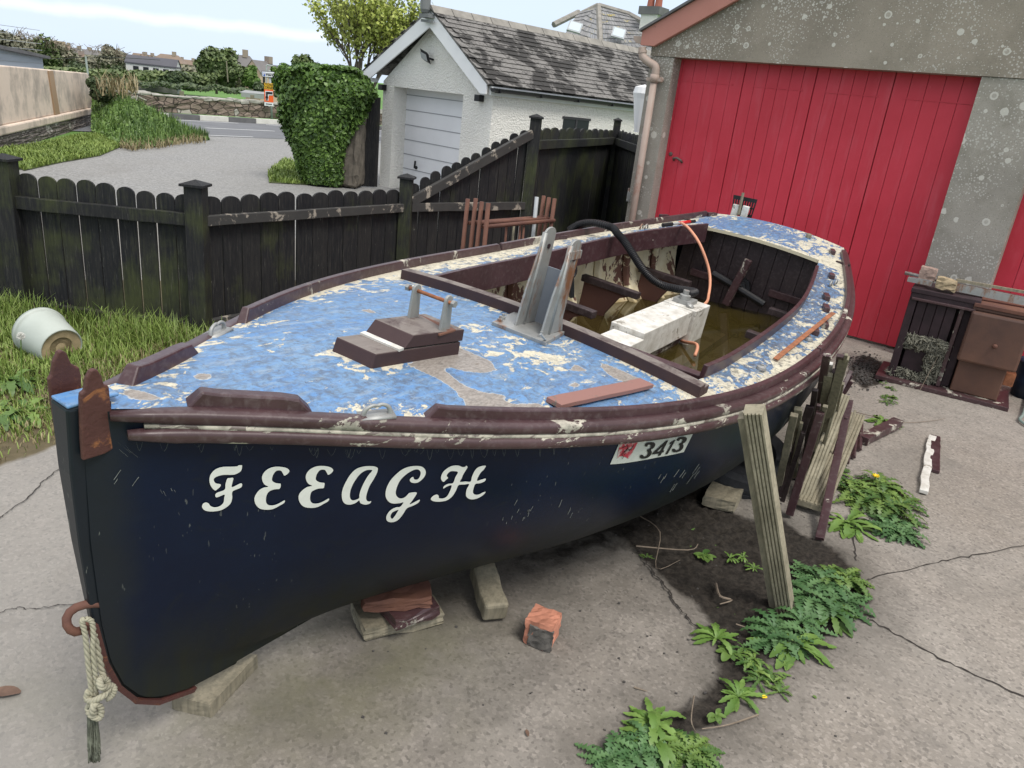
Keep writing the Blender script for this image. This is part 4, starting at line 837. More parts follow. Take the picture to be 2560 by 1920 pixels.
# hull shell
NX, NV = 110, 44; V, F = [], []
xsn = np.concatenate([np.linspace(0,.6,24)[:-1], np.linspace(.6,BL_+.03,NX-23)])
for s in (1,-1):
    o_ = len(V)
    for x in xsn:
        for j in range(NV+1):
            y, z = sect(x, j/NV); V.append((x+xst(z)*max(0,1-x/.6), s*max(y, .008+.010*(1-j/NV)), z))
    for i in range(NX-1):
        for j in range(NV):
            a_ = o_+i*(NV+1)+j; q = [a_, a_+1, a_+NV+2, a_+NV+1]; F.append(q if s < 0 else q[::-1])
me = numesh('hull', V, F); hull = link('hull', me, MT['hull'], boat, smooth=True)
bvh = BVHTree.FromPolygons([Vector(v) for v in V], [list(f) for f in F])
def HP(u, v, off=.002):
    d = (BI.to_3x3() @ ray(u, v)).normalized(); h = bvh.ray_cast(CL, d)
    if h[0] is None: return LY(u, v, .7)
    n = h[1]; n = n if n.dot(d) < 0 else -n
    return h[0] + n*off
# transom
bm = BM(); tp = [(sect(BL_,j/20)[0], sect(BL_,j/20)[1]) for j in range(21)]; poly = [(BL_+.03, y, z) for y, z in tp] + [(BL_+.03, -y, z) for y, z in tp[::-1]]
prism(bm, poly, (-.05,0,0)); bp_('transom', bm, MT['hull'])
# stem and keel
SP = [(-.058,.012),(-.055,-.15),(-.042,-.35),(-.018,-.60),(.004,-.74),(.034,-.84),(.08,-.925),(.15,-.985),(.26,-1.02),(.42,-1.04)]
bm = BM(); R = []
for i, (x, z) in enumerate(SP):
    a_ = SP[max(i-1,0)]; b_ = SP[min(i+1,len(SP)-1)]; t = Vector((b_[0]-a_[0],0,b_[1]-a_[1])).normalized(); n_ = Vector((-t.z,0,t.x)); n_ = n_ if n_.x > 0 or n_.z > .5 else -n_
    if n_.z < 0 and i > 5: n_ = -n_
    th = .032; hw_ = float(np.interp(-z,[0,.3,.8],[.045,.03,.014])); wf = float(np.interp(-z,[0,.1,.5,.8],[.034,.03,.014,.007]))
    R.append([bm.verts.new(Vector(p)) for p in ((x,-wf,z),(x,wf,z),(x+n_.x*.09,hw_,z+n_.z*.09),(x+n_.x*.09,-hw_,z+n_.z*.09))])
for i in range(len(R)-1):
    for k in range(4): bm.faces.new([R[i][k],R[i][(k+1)%4],R[i+1][(k+1)%4],R[i+1][k]])
bm.faces.new(R[0]); bm.faces.new(R[-1]); bp_('stem', bm, MT['hull'], bevel=.006)
bm = BM(); abox(bm, -.056, .055, -.032, .032, .0125, .020); bp_('stem_cap', bm, MT['deck'], bevel=.003)
bm = BM(); abx2 = [(.46,-1.0),(1.1,-1.04),(2.5,-1.045),(4,-.995),(5.5,-.92)]
for i in range(4):
    (x0,z0),(x1,z1) = abx2[i:i+2]; quadbox(bm, [(x0,-.016,z0-.02),(x1,-.02,z1-.02),(x1,.02,z1-.02),(x0,.016,z0-.02),(x0,-.016,z0+.06),(x1,-.02,z1+.06),(x1,.02,z1+.06),(x0,.016,z0+.06)])
bp_('keel', bm, MT['hull'])
bm = BM()      # rotten forefoot band
for i in range(3, 8):
    p, q = SP[i], SP[i+1]; prism(bm, [(p[0]-.004,-.022,p[1]-.004),(q[0]-.002,-.022,q[1]-.006),(q[0]+.007,-.022,q[1]+.006),(p[0]+.008,-.022,p[1]+.003)], (0,.044,0))
bp_('keel_band', bm, MT['rustorange'] if False else MT['rustplate'])
# deck with peeling paint; attributes steer where the paint is gone
HN = spl([1.93,2.1,2.6,3.2,3.75,4.3,4.97],[.70,.715,.722,.712,.685,.61,.485]); HF = spl([1.93,2.3,2.9,3.5,4.0,4.5,4.97],[-.60,-.66,-.69,-.70,-.67,-.565,-.385])
BARE = [[DK(*p)[:2] for p in poly] for poly in (
 [(1018,911),(1148,868),(1185,886),(1218,900),(1240,925),(1200,932),(1150,925),(1118,915),(1108,925),(1128,942),(1165,966),(1210,982),(1262,990),(1257,998),(1278,1010),(1345,1010),(1375,1024),(1440,1022),(1500,1050),(1170,1022),(1160,1000),(1140,978),(1100,950),(1050,925)],
 [(306,985),(330,975),(370,983),(402,995),(380,1001),(330,996)], [(488,941),(510,931),(530,937),(520,947),(500,949)], [(905,775),(925,772),(940,782),(922,783)], [(1425,925),(1440,912),(1465,925),(1450,930)],[(1425,965),(1440,955),(1448,962),(1438,968)],
 [(545,982),(565,972),(600,980)],[(1500,905),(1560,930),(1640,965),(1600,975),(1520,935)],[(1020,1045),(1040,1038),(1060,1048)])]
def cream_bias(x, y):
    w_ = wid(x); e = w_-abs(y); b = .15*np.exp(-(max(e-.02,0)/.075)**2)
    if x > 1.9: b += .10
    if x > 4.9: b = .03 + .20*max(0,(y+.1))/.6 + .06*(x > 5.4) + (.12 if x < 5.02 else 0)
    if y < 0 and 1.1 < x: b += .14*math.exp(-(e/.20)**2)
    if y > 0 and 2.0 < x < 3.2: b += .05
    if x < .4: b += .06*math.exp(-((e)/.10)**2)
    b += .16*math.exp(-(max(0, 1.84-x)/.10)**2)*(x < 1.95)*(1 if y < .45 else 1.3)
    b += .20*math.exp(-((x-1.5)/.20)**2-((y-.28)/.16)**2) + .09*math.exp(-((x-1.35)/.28)**2-((y-.05)/.3)**2)
    b += .12*math.exp(-((x-.95)/.28)**2*0 - (max(0,abs(x-.93)-.25)/.03)**2 - (max(0,abs(y-.08)-.09)/.025)**2)
    return b
def deck_grid(name, xr_, yf, st=.014):
    V, pe, X_ = [], [], []; nx = max(2, int((xr_[1]-xr_[0])/st)); ymax = 0
    ny = max(3, int(max(yf(x)[1]-yf(x)[0] for x in np.linspace(*xr_, 9))/st))
    for i in range(nx+1):
        x = xr_[0]+(xr_[1]-xr_[0])*i/nx; a_, b_ = yf(x)
        for j in range(ny+1):
            y = a_+(b_-a_)*j/ny; V.append((x, y, dz_(x, y)))
    V = np.array(V); ii = (np.arange(nx)[:,None]*(ny+1)+np.arange(ny)[None,:]).ravel(); F = np.stack([ii, ii+ny+1, ii+ny+2, ii+1],1)
    me = numesh(name, V, F); bias = np.array([cream_bias(x, y) for x, y, _ in V]); ba = np.zeros(len(V))
    for p in BARE: ba = np.maximum(ba, np.clip(.5-sdist(V[:,:2], p)/.05, 0, 1))
    gr = .25+np.clip((V[:,0]-1.9)/.3, 0, 1)*.65*np.clip(1.2-(V[:,0]-4.6)/.5,0.25,1)*(V[:,1] > -9) + .2
    fattr(me, 'peel', bias); fattr(me, 'bare', ba); fattr(me, 'grime', gr); return link(name, me, MT['deck'], boat, smooth=True)
we = lambda x: (-wid(x)-.004, wid(x)+.004)
deck = deck_grid('foredeck', (.0, 1.93), we)
deck_grid('side_deck', (1.93, 4.97), lambda x: (float(HN(x)), wid(x)+.004)); deck_grid('side_deck', (1.93, 4.97), lambda x: (-wid(x)-.004, float(HF(x)))); deck_grid('aft_deck', (4.97, BL_+.035), we)
# deck edge faces (thickness) round the cockpit
bm = BM()
for f in (HN, HF):
    pv = None
    for x in np.linspace(1.93,4.97,40): 
        y = float(f(x)); a_ = (bm.verts.new((x,y,dz_(x,y)-.001)), bm.verts.new((x,y,dz_(x,y)-.03)))
        if pv: bm.faces.new([pv[0],pv[1],a_[1],a_[0]])
        pv = a_
pv = None
for y in np.linspace(-.40,.50,14):
    a_ = (bm.verts.new((4.968,y,dz_(4.97,y)+.001)), bm.verts.new((4.968,y,dz_(4.97,y)-.022)))
    if pv: bm.faces.new([pv[0],pv[1],a_[1],a_[0]])
    pv = a_
bp_('deck_edge', bm, pm('cream_paint_edge', (.55,.50,.36)))
# rubbing strakes and toe rails
def strake(x0, x1, off, dzc, ry, rz_, s, m, name, n=70):
    bm = BM(); pts = [(x, s*(wid(x)+off), zc(x)+dzc) for x in np.linspace(x0, x1, n)]; R = []
    for i, p in enumerate(pts):
        a_, b_ = Vector(pts[max(i-1,0)]), Vector(pts[min(i+1,n-1)]); t = (b_-a_).normalized(); nrm = Vector((t.y,-t.x,0)).normalized()*(-s); nrm = nrm if nrm.y*s > 0 else -nrm
        k = min(1, .55+min(i, n-1-i)*.25); R.append([bm.verts.new(Vector(p)+nrm*math.copysign(abs(math.cos(a2))**.7, math.cos(a2))*ry*k+Vector((0,0,math.copysign(abs(math.sin(a2))**.7, math.sin(a2))*rz_*k + random.uniform(-.0006,.0006)*(4 if name == 'putty_seam' else 1)))) for a2 in [q*2*math.pi/14 for q in range(14)]])
    for i in range(n-1):
        for k in range(14): bm.faces.new([R[i][k],R[i][(k+1)%14],R[i+1][(k+1)%14],R[i+1][k]])
    bm.faces.new(R[0]); bm.faces.new(R[-1]); return bp_(name, bm, m, smooth=True)
for s in (1,-1):
    strake(.02, BL_+.02, .010, -.014, .024, .019, s, MT['maroon_worn'], 'gunwale')
    strake(.045, 3.05 if s > 0 else 5.3, .024, -.056, .022, .018, s, MT['maroon_peel'], 'rubbing_strake')
    strake(.08, 5.3, .014, -.036, .020, .010, s, MT['putty'], 'putty_seam')
if True: strake(3.0, 5.2, .022, -.056, .012, .010, 1, MT['maroon_peel'], 'rubbing_strake')
def toerail(x0, x1, s, h=.045, w_=.034, ins=.020, m='maroon', name='toe_rail', ends=(.035,.035)):
    bm = BM(); n = max(4, int((x1-x0)/.06)); R = []
    for i in range(n+1):
        x = x0+(x1-x0)*i/n; y = s*(wid(x)-ins); z = dz_(x, min(abs(y), wid(x)))-.004; d = Vector((.01, s*(wid(x+.01)-wid(x)), 0)).normalized(); nr = Vector((-d.y,d.x,0))
        e0 = ends[0] if i == 0 else 0; e1 = ends[1] if i == n else 0
        R.append([bm.verts.new(Vector((x,y,z))+q) for q in (-nr*w_/2, nr*w_/2, nr*w_*.36+Vector((0,0,h))+d*(e0-e1), -nr*w_*.36+Vector((0,0,h))+d*(e0-e1))])
    for i in range(n):
        for k in range(4): bm.faces.new([R[i][k],R[i][(k+1)%4],R[i+1][(k+1)%4],R[i+1][k]])
    bm.faces.new(R[0]); bm.faces.new(R[-1]); return bp_(name, bm, MT[m], bevel=.005)
toerail(.18, .437, 1, h=.036, w_=.05, ins=.03); toerail(.69, 3.1, 1, h=.036); toerail(3.1, 5.42, 1, h=.036, m='maroon_worn', ends=(0,.03))
toerail(.115, .40, -1, h=.042, w_=.046, ins=.028); toerail(.70, 3.0, -1, h=.048, m='maroon_worn'); toerail(3.0, 5.42, -1, h=.048, m='maroon_worn', ends=(0,.03))
# rusty cheek plates at the stem head
def cheek(pts, y, th):
    bm = BM(); P_ = [LY(u, v, y) for u, v in pts]; prism(bm, P_, (0, th, 0)); return bp_('stem_cheek_plate', bm, MT['rustplate'], bevel=.004)
cheek([(208,1153),(204,1100),(201,1000),(202,985),(212,978),(217,945),(226,928),(236,922),(247,927),(254,940),(262,962),(274,966),(277,1000),(285,1060),(294,1118),(262,1136)], .052, -.012)
cheek([(143,1100),(128,1000),(122,950),(129,938),(134,905),(146,880),(156,876),(168,884),(180,910),(200,921),(205,940),(204,1000),(190,1090)], -.050, -.012)
# lettering on the bow
def ctm(pts, n=5, closed=True): return [tuple(p) for p in crom([(x, y, 0) for x, y in pts], n, closed)]
def glyph(outs, holes, ox, oy, k, m, name, off=.003, smooth=True, parent=None, label=None):
    bm = BM()
    for oi, o_ in enumerate(outs):
        loops = [ctm(o_, 4) if smooth else [(x,y,0) for x, y in o_]] + [ctm(h, 4) if smooth else [(x,y,0) for x, y in h] for h in (holes[oi] if oi < len(holes) else [])]
        flat = [p for l in loops for p in l]; tris = tessellate_polygon([[Vector((p[0],-p[1],0)) for p in l] for l in loops])
        vs = [bm.verts.new(HP(ox+p[0]*k, oy+p[1]*k, off+oi*.0004)) for p in flat]
        for t in tris:
            try: bm.faces.new([vs[i] for i in t])
            except Exception: pass
    o = bp_(name, bm, m, parent or hull)
    if label: o['label'] = label
    return o
K1 = 360/2212; K2 = 400/2212
LF = [[(90,690),(110,655),(150,640),(190,655),(215,690),(260,712),(320,712),(380,685),(420,640),(430,570),(430,520),(310,563),(305,500),(435,445),(450,360),(478,275),(520,266),(570,266),(555,340),(553,405),(690,345),(690,410),(560,470),(553,570),(530,650),(470,710),(390,755),(300,775),(200,778),(130,760),(95,725)],
      [(290,455),(240,410),(210,350),(203,280),(220,215),(270,150),(340,110),(430,92),(540,90),(625,85),(650,70),(700,68),(704,90),(690,150),(640,190),(570,213),(480,215),(400,218),(320,240),(280,265),(268,290),(280,325),(310,348),(355,355),(378,368),(365,400),(330,430)]]
LE = [[(1355,228),(1335,200),(1310,160),(1275,148),(1225,160),(1185,210),(1165,270),(1170,310),(1215,340),(1270,350),(1297,355),(1295,400),(1275,432),(1200,440),(1130,465),(1090,510),(1072,570),(1075,640),(1110,680),(1180,685),(1260,660),(1355,608),(1352,645),(1280,690),(1180,740),(1080,752),(980,735),(920,680),(895,610),(905,540),(960,460),(1030,415),(1108,398),(1050,365),(1015,300),(1015,230),(1060,160),(1140,110),(1230,92),(1330,98),(1400,120),(1432,160),(1400,205)]]
LE2 = [[(x*1.0+ (678 if y > 400 else 672), y-12 if y < 500 else y-28) for x, y in LE[0]]]
glyph(LF, [], 490, 1150, K1, MT['letter'], 'painted_letter', label='white script letter F, first of the name on the bow')
glyph(LE, [], 490, 1150, K1, MT['letter'], 'painted_letter', label='white script letter E beside the F')
glyph(LE2, [], 490, 1150, K1, MT['letter'], 'painted_letter', label='white script letter E beside the A')
LA = [[(630,110),(615,175),(570,260),(515,350),(482,440),(468,510),(478,550),(510,565),(538,558),(520,590),(470,606),(420,600),(385,580),(373,548),(320,585),(250,606),(185,598),(145,555),(132,480),(145,390),(195,280),(260,180),(340,110),(440,80),(540,75),(600,85)]]
LAh = [[[(553,135),(500,200),(440,300),(395,400),(375,470),(373,512),(340,535),(290,548),(255,530),(243,480),(255,400),(300,300),(370,200),(440,145),(500,127)]]]
glyph(LA, LAh, 830, 1150, K2, MT['letter'], 'painted_letter', label='white script letter A of the bow name')
LG = [[(1120,225),(1125,245),(1145,262),(1185,255),(1212,215),(1222,165),(1200,130),(1160,120),(1100,140),(1020,190),(940,270),(895,360),(878,430),(885,480),(920,515),(965,520),(1010,500),(1045,465),(1075,443),(1168,442),(1120,530),(1070,602),(1140,570),(1208,538),(1190,580),(1120,620),(1030,660),(970,750),(900,825),(820,850),(765,835),(746,795),(760,740),(810,680),(880,645),(940,635),(985,575),(940,585),(860,592),(800,580),(755,535),(736,470),(750,380),(800,280),(880,190),(970,120),(1060,85),(1160,73),(1240,85),(1285,130),(1288,190),(1250,250),(1185,300),(1120,308),(1080,290),(1072,262),(1095,232)]]
LGh = [[[(915,680),(880,690),(835,712),(808,750),(808,785),(830,802),(860,770),(890,725)]]]
glyph(LG, LGh, 830, 1150, K2, MT['letter'], 'painted_letter', label='white script letter G with a looped tail')
LH = [[(1540,293),(1510,270),(1503,225),(1530,160),(1590,105),(1660,72),(1740,68),(1795,88),(1835,85),(1852,70),(1868,90),(1850,125),(1810,190),(1785,250),(1765,292),(1840,288),(1910,288),(1930,220),(1975,130),(2030,85),(2118,70),(2095,120),(2040,180),(1998,275),(2060,262),(2118,248),(2105,285),(2040,312),(1978,322),(1950,390),(1945,440),(1970,468),(2020,468),(2080,440),(2118,430),(2090,470),(2020,515),(1940,535),(1880,522),(1848,480),(1855,400),(1890,325),(1820,330),(1745,338),(1710,410),(1660,490),(1590,545),(1500,565),(1410,562),(1365,540),(1370,510),(1405,480),(1445,468),(1470,485),(1475,515),(1520,522),(1570,505),(1610,455),(1650,345),(1590,355),(1535,385),(1545,350),(1600,320),(1668,308),(1700,230),(1735,160),(1680,145),(1630,150),(1590,185),(1582,215),(1600,240),(1570,265)]]
glyph(LH, [], 830, 1150, K2, MT['letter'], 'painted_letter', label='white script letter H, last of the name on the bow')
def scratches(name, strokes, r, m):
    bm = BM()
    for st_ in strokes:
        if any(bvh.ray_cast(CL, (BI.to_3x3() @ ray(u, v)).normalized())[0] is None for u, v in st_): continue
        pts = [HP(u, v, .0015) for u, v in st_]; pv = None
        for i, p in enumerate(pts):
            q = HP(st_[i][0]+r*random.uniform(.4,1), st_[i][1]+r*.4, .0015); c = (bm.verts.new(p), bm.verts.new(q))
            if pv: bm.faces.new([pv[0],pv[1],c[1],c[0]])
            pv = c
    o = bp_(name, bm, m, hull); o['kind'] = 'stuff'; return o
sk = []
for (cu, cv, n_, L_, sx2) in ((1428,1288,3,24,.45),(1275,1300,5,10,.3),(1300,1275,5,14,.5),(1715,1195,7,26,.7),(1660,1215,5,22,.65),(300,1200,3,26,.7),(310,1130,4,30,-1.2),(420,1230,5,14,-.5),(1960,1075,3,40,.6)):
    for _ in range(n_):
        u, v = cu+random.gauss(0,16), cv+random.gauss(0,9); l = L_*random.uniform(.4,1); sk.append([(u+sx2*l*k/3+random.uniform(-.6,.6), v-l*k/3) for k in range(4)])
scratches('paint_scratches', sk, 1.5, pm('pale_scratch', (.20,.21,.20), .8))
sk = []
for _ in range(34):
    u = random.uniform(350,1450); v = float(np.interp(u,[350,900,1450],[1104,1124,1118])); l = random.uniform(6,30); dx = random.uniform(-22,22); sk.append([(u+dx*k/4, v+l*math.sin(k*.8)*.9) for k in range(5)])
scratches('cobweb_strands', sk, .7, pm('dusty_cobweb', (.13,.14,.14), .9))
# registration sticker with the worn red emblem panel
K3 = 260/2212
def gridpatch(bot, top, nu, nv, off, m, name, parent, label=None):
    bm = BM(); B_ = crom([(x,y,0) for x, y in bot], 6); T_ = crom([(x,y,0) for x, y in top], 6); V_ = []
    def at(c, f): q = f*(len(c)-1); i = min(int(q), len(c)-2); return c[i].lerp(c[i+1], q-i)
    for a in range(nu+1):
        p, q = at(B_, a/nu), at(T_, a/nu); V_.append([bm.verts.new(HP(1500+(p.lerp(q,b/nv)).x*K3, 1060+(p.lerp(q,b/nv)).y*K3, off)) for b in range(nv+1)])
    for a in range(nu):
        for b in range(nv): bm.faces.new([V_[a][b],V_[a+1][b],V_[a+1][b+1],V_[a][b+1]])
    o = bp_(name, bm, m, parent)
    if label: o['label'] = label
    return o
pl = gridpatch([(205,850),(500,825),(900,762),(1200,705),(1500,650),(1770,590)], [(400,400),(700,360),(1050,320),(1400,270),(1700,230),(1975,185)], 40, 10, .0025, MT['plate'], 'number_sticker', hull)
gridpatch([(345,720),(430,670),(520,690),(600,720),(650,640)], [(400,420),(500,400),(600,385),(700,370),(800,355)], 12, 8, .004, MT['platered'], 'emblem_panel', pl)
def inkstroke(pts, r=7):
    o = []; l = [Vector((*p,0)) for p in pts]; n = len(l); L1, L2 = [], []
    for i, p in enumerate(l):
        d = (l[min(i+1,n-1)]-l[max(i-1,0)]).normalized(); s = Vector((-d.y,d.x,0))*r; L1.append((p+s)[:2]); L2.append((p-s)[:2])
    return L1+L2[::-1]
glyph([inkstroke(p,6) for p in ([(455,490),(500,465),(565,440),(575,480),(545,530),(500,560)],[(545,530),(600,545),(640,510),(690,430)],[(560,500),(620,530),(590,555)],[(545,545),(480,580),(435,620),(470,680),(440,715)],[(520,580),(480,640),(500,610)])], [], 1500, 1060, K3, MT['blackink'], 'emblem_lines', .006, False, pl)
D3 = [[(930,450),(960,395),(1020,375),(1100,372),(1150,400),(1145,450),(1110,500),(1060,530),(1080,570),(1060,640),(1000,695),(920,718),(850,712),(825,675),(840,640),(895,645),(905,672),(950,665),(990,630),(1000,585),(980,560),(985,525),(1040,500),(1060,450),(1040,425),(1000,430),(975,465)]]
D4 = [[(1210,662),(1235,610),(1085,632),(1100,590),(1390,340),(1430,330),(1320,545),(1345,542),(1330,585),(1295,592),(1262,655)]]; D4h = [[[(1190,575),(1260,560),(1325,440)]]]
D1 = [[(1365,632),(1500,395),(1450,420),(1470,380),(1530,345),(1590,315),(1415,622)]]
glyph(D3, [], 1500, 1060, K3, MT['blackink'], 'digit', .0055, True, pl, 'black digit 3, first on the sticker'); glyph(D4, D4h, 1500, 1060, K3, MT['blackink'], 'digit', .0055, False, pl); glyph(D1, [], 1500, 1060, K3, MT['blackink'], 'digit', .0055, False, pl)
glyph([[(x*.96+718, y*.93-85-(x-950)*.02) for x, y in D3[0]]], [], 1500, 1060, K3, MT['blackink'], 'digit', .0055, True, pl, 'black digit 3, last on the sticker')
# cockpit: deck beam, coamings, interior
def lbar(name, a, b, w_, h, m, parent=None, nseg=8, bevel=.004, up=(0,0,1)):
    bm = BM(); bar(bm, a, b, w_, h, up, nseg, .0008); return bp_(name, bm, MT[m] if isinstance(m, str) else m, parent, bevel=bevel)
def zz(x, y, d=0): return Vector((x, y, dz_(x, y)+d))
bm = BM()
for (x0, x1, h0_, h1_, ya, yb_, nm_) in ((1.82,1.87,-.02,.048,-.70,.78,'a'),(1.87,1.925,-.02,.03,-.70,.78,'b')):
    pv = None
    for y in np.linspace(ya, yb_, 14):
        p = [Vector((x, y, dz_(1.87, y)+h)) for x, h in ((x0,h0_),(x1,h0_),(x1,h1_),(x0,h1_))]; r_ = [bm.verts.new(q) for q in p]
        if pv:
            for k in range(4): bm.faces.new([pv[k],pv[(k+1)%4],r_[(k+1)%4],r_[k]])
        else: bm.faces.new(r_)
        pv = r_
    bm.faces.new(pv)
bp_('cockpit_front_beam', bm, MT['block'], bevel=.003)
bm = BM(); bar(bm, (2.10,-.62,zc(2.1)-.03), (2.14,.71,zc(2.1)-.02), .055, .05, (0,0,1), 6, .001); bp_('cross_beam', bm, MT['maroon'], bevel=.004)
def coam(f, s, hi, lo, th, x0, x1, m, fl=0):
    bm = BM(); R = []
    for x in np.linspace(x0, x1, 44):
        y = float(f(x)); z = dz_(x, y); R.append([bm.verts.new(q) for q in ((x,y-s*.002-s*fl,z-lo),(x,y-s*(th)-s*fl,z-lo),(x,y-s*th+s*.008,z+hi),(x,y+s*.008,z+hi))])
    for i in range(len(R)-1):
        for k in range(4): bm.faces.new([R[i][k],R[i][(k+1)%4],R[i+1][(k+1)%4],R[i+1][k]])
    bm.faces.new(R[0]); bm.faces.new(R[-1]); return bp_('coaming', bm, MT[m], bevel=.003)
coam(HN, 1, .055, .05, .022, 2.06, 4.62, 'maroon'); coam(HF, -1, .028, .115, .022, 1.90, 4.97, 'maroon')
# inner lining, frames, bulkhead
V, F = [], []; xi = np.linspace(1.94, 5.12, 60); NI = 30
for s in (1,-1):
    o_ = len(V)
    for x in xi:
        for j in range(NI+1):
            v = j/NI*.985; y, z = sect(x, v); V.append((x, s*max(0, y-.028), z+.02))
    for i in range(len(xi)-1):
        for j in range(NI): a_ = o_+i*(NI+1)+j; F.append([a_, a_+1, a_+NI+2, a_+NI+1])
me = numesh('lining', V, F); lin = link('lining', me, MT['lining'], boat, smooth=True)
for x in np.arange(2.15, 5.1, .335):
    for s in (1,-1):
        bm = BM(); R = []
        for j in range(3, 27):
            y, z = sect(x, j/26*.97); y2, z2 = sect(x, max(0,j/26*.97-.02)); t = Vector((0,y-y2,z-z2)).normalized() if (y-y2 or z-z2) else Vector((0,0,1)); n_ = Vector((0,-t.z,t.y)); dp_ = .045 + .05*max(0,(j-20)/6)
            R.append([bm.verts.new(Vector((x+dx,s*(y-.03+n_.y*d),z+.02+n_.z*d))) for dx, d in ((-.03,0),(.03,0),(.022,dp_),(-.022,dp_))])
        for i in range(len(R)-1):
            for k in range(4): bm.faces.new([R[i][k],R[i][(k+1)%4],R[i+1][(k+1)%4],R[i+1][k]])
        bm.faces.new(R[0]); bm.faces.new(R[-1]); bp_('frame', bm, MT['lining'], bevel=.008)
bm = BM(); xb_ = 5.1
def half(x, z):     # inner half breadth of the hull at height z
    lo, hi_ = 0., 1.
    for _ in range(22):
        mid = (lo+hi_)/2
        if sect(x, mid)[1] < z: lo = mid
        else: hi_ = mid
    return max(.0, sect(x, lo)[0]-.03)
nb = 13
for i in range(nb):
    y0, y1 = -.68+1.36*i/nb+.002, -.68+1.36*(i+1)/nb-.002; ym = max(abs(y0),abs(y1)); zl_ = next((z for z in np.arange(-.86,-.05,.02) if half(5.1,z) > ym-.01), -.1)
    prism(bm, [(xb_+random.uniform(0,.003),y0,zl_),(xb_,y1,zl_),(xb_,y1,dz_(5.1,y1)-.01),(xb_,y0,dz_(5.1,y0)-.01)], (.03,0,0))
bk = bp_('aft_bulkhead', bm, MT['darkwood'])
bm = BM(); hz2 = [-.92,-.85,-.75,-.65,-.5,-.35,-.27]; prism(bm, [(1.95,half(1.95,z),z) for z in hz2]+[(1.95,-half(1.95,z),z) for z in hz2[::-1]], (-.03,0,0)); bp_('forward_bulkhead', bm, MT['darkwood'])
def c13(x, y): return 1300+x*.40687, 450+y*.40687
for (a_, b_) in (((1050,560),(1238,612)),((1530,690),(1740,752))):
    p, q = LX(*c13(*a_), 5.07), LX(*c13(*b_), 5.07); q.z = p.z+.0; lbar('bulkhead_batten', p, q, .03, .055, 'maroon_worn', bk)
bc = LX(*c13(1345,660), 5.05); bm = BM(); lathe(bm, bc+Vector((.04,0,0)), (-1,0,0), [(0,.085),(.03,.085),(.035,.06),(.06,.06),(.065,.04),(.09,.035),(.09,0)], 8); bp_('stern_fitting', bm, MT['black'], bk)
bm = BM(); tube(bm, [bc+Vector((-.03,-.22,.05)), bc+Vector((-.03,0,0)), bc+Vector((-.03,.23,-.06))], .028, 10); bp_('fitting_pipe', bm, MT['black'], bk)
lbar('tiller_post', bc+Vector((-.08,-.04,-.14)), bc+Vector((-.08,.03,.24)), .045, .055, 'maroon_worn', bk)
# cross bearers (remains of thwarts) on both sides
for x, ya, yb2 in ((3.2,-.80,-.33),(3.9,-.80,-.36),(4.65,-.70,-.28),(3.9,.40,.74),(4.65,.33,.66)):
    zt_ = -.485; lbar('thwart_stub', (x,ya,zt_), (x,yb2,zt_), .06, .045, 'darkwood')
    if ya < 0:
        bm = BM(); prism(bm, [(x+.02,ya+.02,zt_-.022),(x+.02,yb2-.06,zt_-.022),(x+.02,yb2-.14,zt_-.06),(x+.02,yb2-.22,zt_-.20),(x+.02,yb2-.24,zt_-.34),(x+.02,ya+.02,zt_-.34)], (-.03,0,0)); bp_('thwart_knee', bm, pm('brown_primer', (.10,.045,.035)))
# rainwater
WZ = .395; V, F = [], []; xw = np.linspace(1.96, 5.1, 46)
def wl(x, y): return (WZ-BO.z-y*BBv.z)/BU.z
for x in xw:
    yn = half(x, wl(x,.6)); yf_ = -half(x, wl(x,-.6))
    for k in range(9): y = yf_+(yn-yf_)*k/8; V.append((x, y, wl(x, y)))
for i in range(len(xw)-1):
    for k in range(8): a_ = i*9+k; F.append([a_, a_+9, a_+10, a_+1])
me = numesh('rainwater', V, F); tag(link('rainwater', me, MT['water'], None, smooth=True), kind='stuff').matrix_world = BM4
# white engine box down the middle
def lbox(name, x0,x1,y0,y1,z0,z1,m,parent=None,bevel=.004): bm = BM(); abox(bm, x0,x1,y0,y1,z0,z1); return bp_(name, bm, MT[m], parent, bevel=bevel)
zt = -.42; eb = lbox('engine_box', 3.00,3.74,-.13,.08,zt-.16,zt,'white'); lbox('box_end', 3.745,4.0,-.13,.10,zt-.26,zt+.004,'white',eb); lbox('box_plinth', 3.02,3.75,-.09,.045,zt-.34,zt-.165,'maroon_peel',eb)
lbox('box_step', 2.62,2.99,-.10,.09,zt-.17,zt-.03,'white',eb)
bm = BM(); c = Vector((3.86,-.03,zt)); abox(bm, 3.80,3.93,-.09,.03,zt+.005,zt+.03); lathe(bm, c+Vector((-.02,.0,.03)), (0,0,1), [(0,.035),(.03,.035),(.035,.02),(.06,.02),(.06,0)], 12); lathe(bm, c+Vector((-.07,.06,.0)), (0,.4,1), [(0,.022),(.02,.026),(.03,.012)], 10); bp_('pump_fitting', bm, MT['galv'], eb)
# ---------------------------------------------------------------- deck gear
def on_boat(o): o.matrix_world = BM4 @ o.matrix_world; return o
def lthing(name, base, label, cat, group=None):
    t = Thing(name, (0,0,0), label, cat, group); t.e.matrix_world = BM4 @ Matrix.Translation(Vector(base)); t.b = Vector(base); return t
def lsingle(name, bm, m, base, label, cat, group=None, smooth=False, bevel=0):
    o = obj(name, bm, m, None, smooth, bevel); o.data.transform(Matrix.Translation(-Vector(base))); o.matrix_world = BM4 @ Matrix.Translation(Vector(base)); return tag(o, label, cat, group)
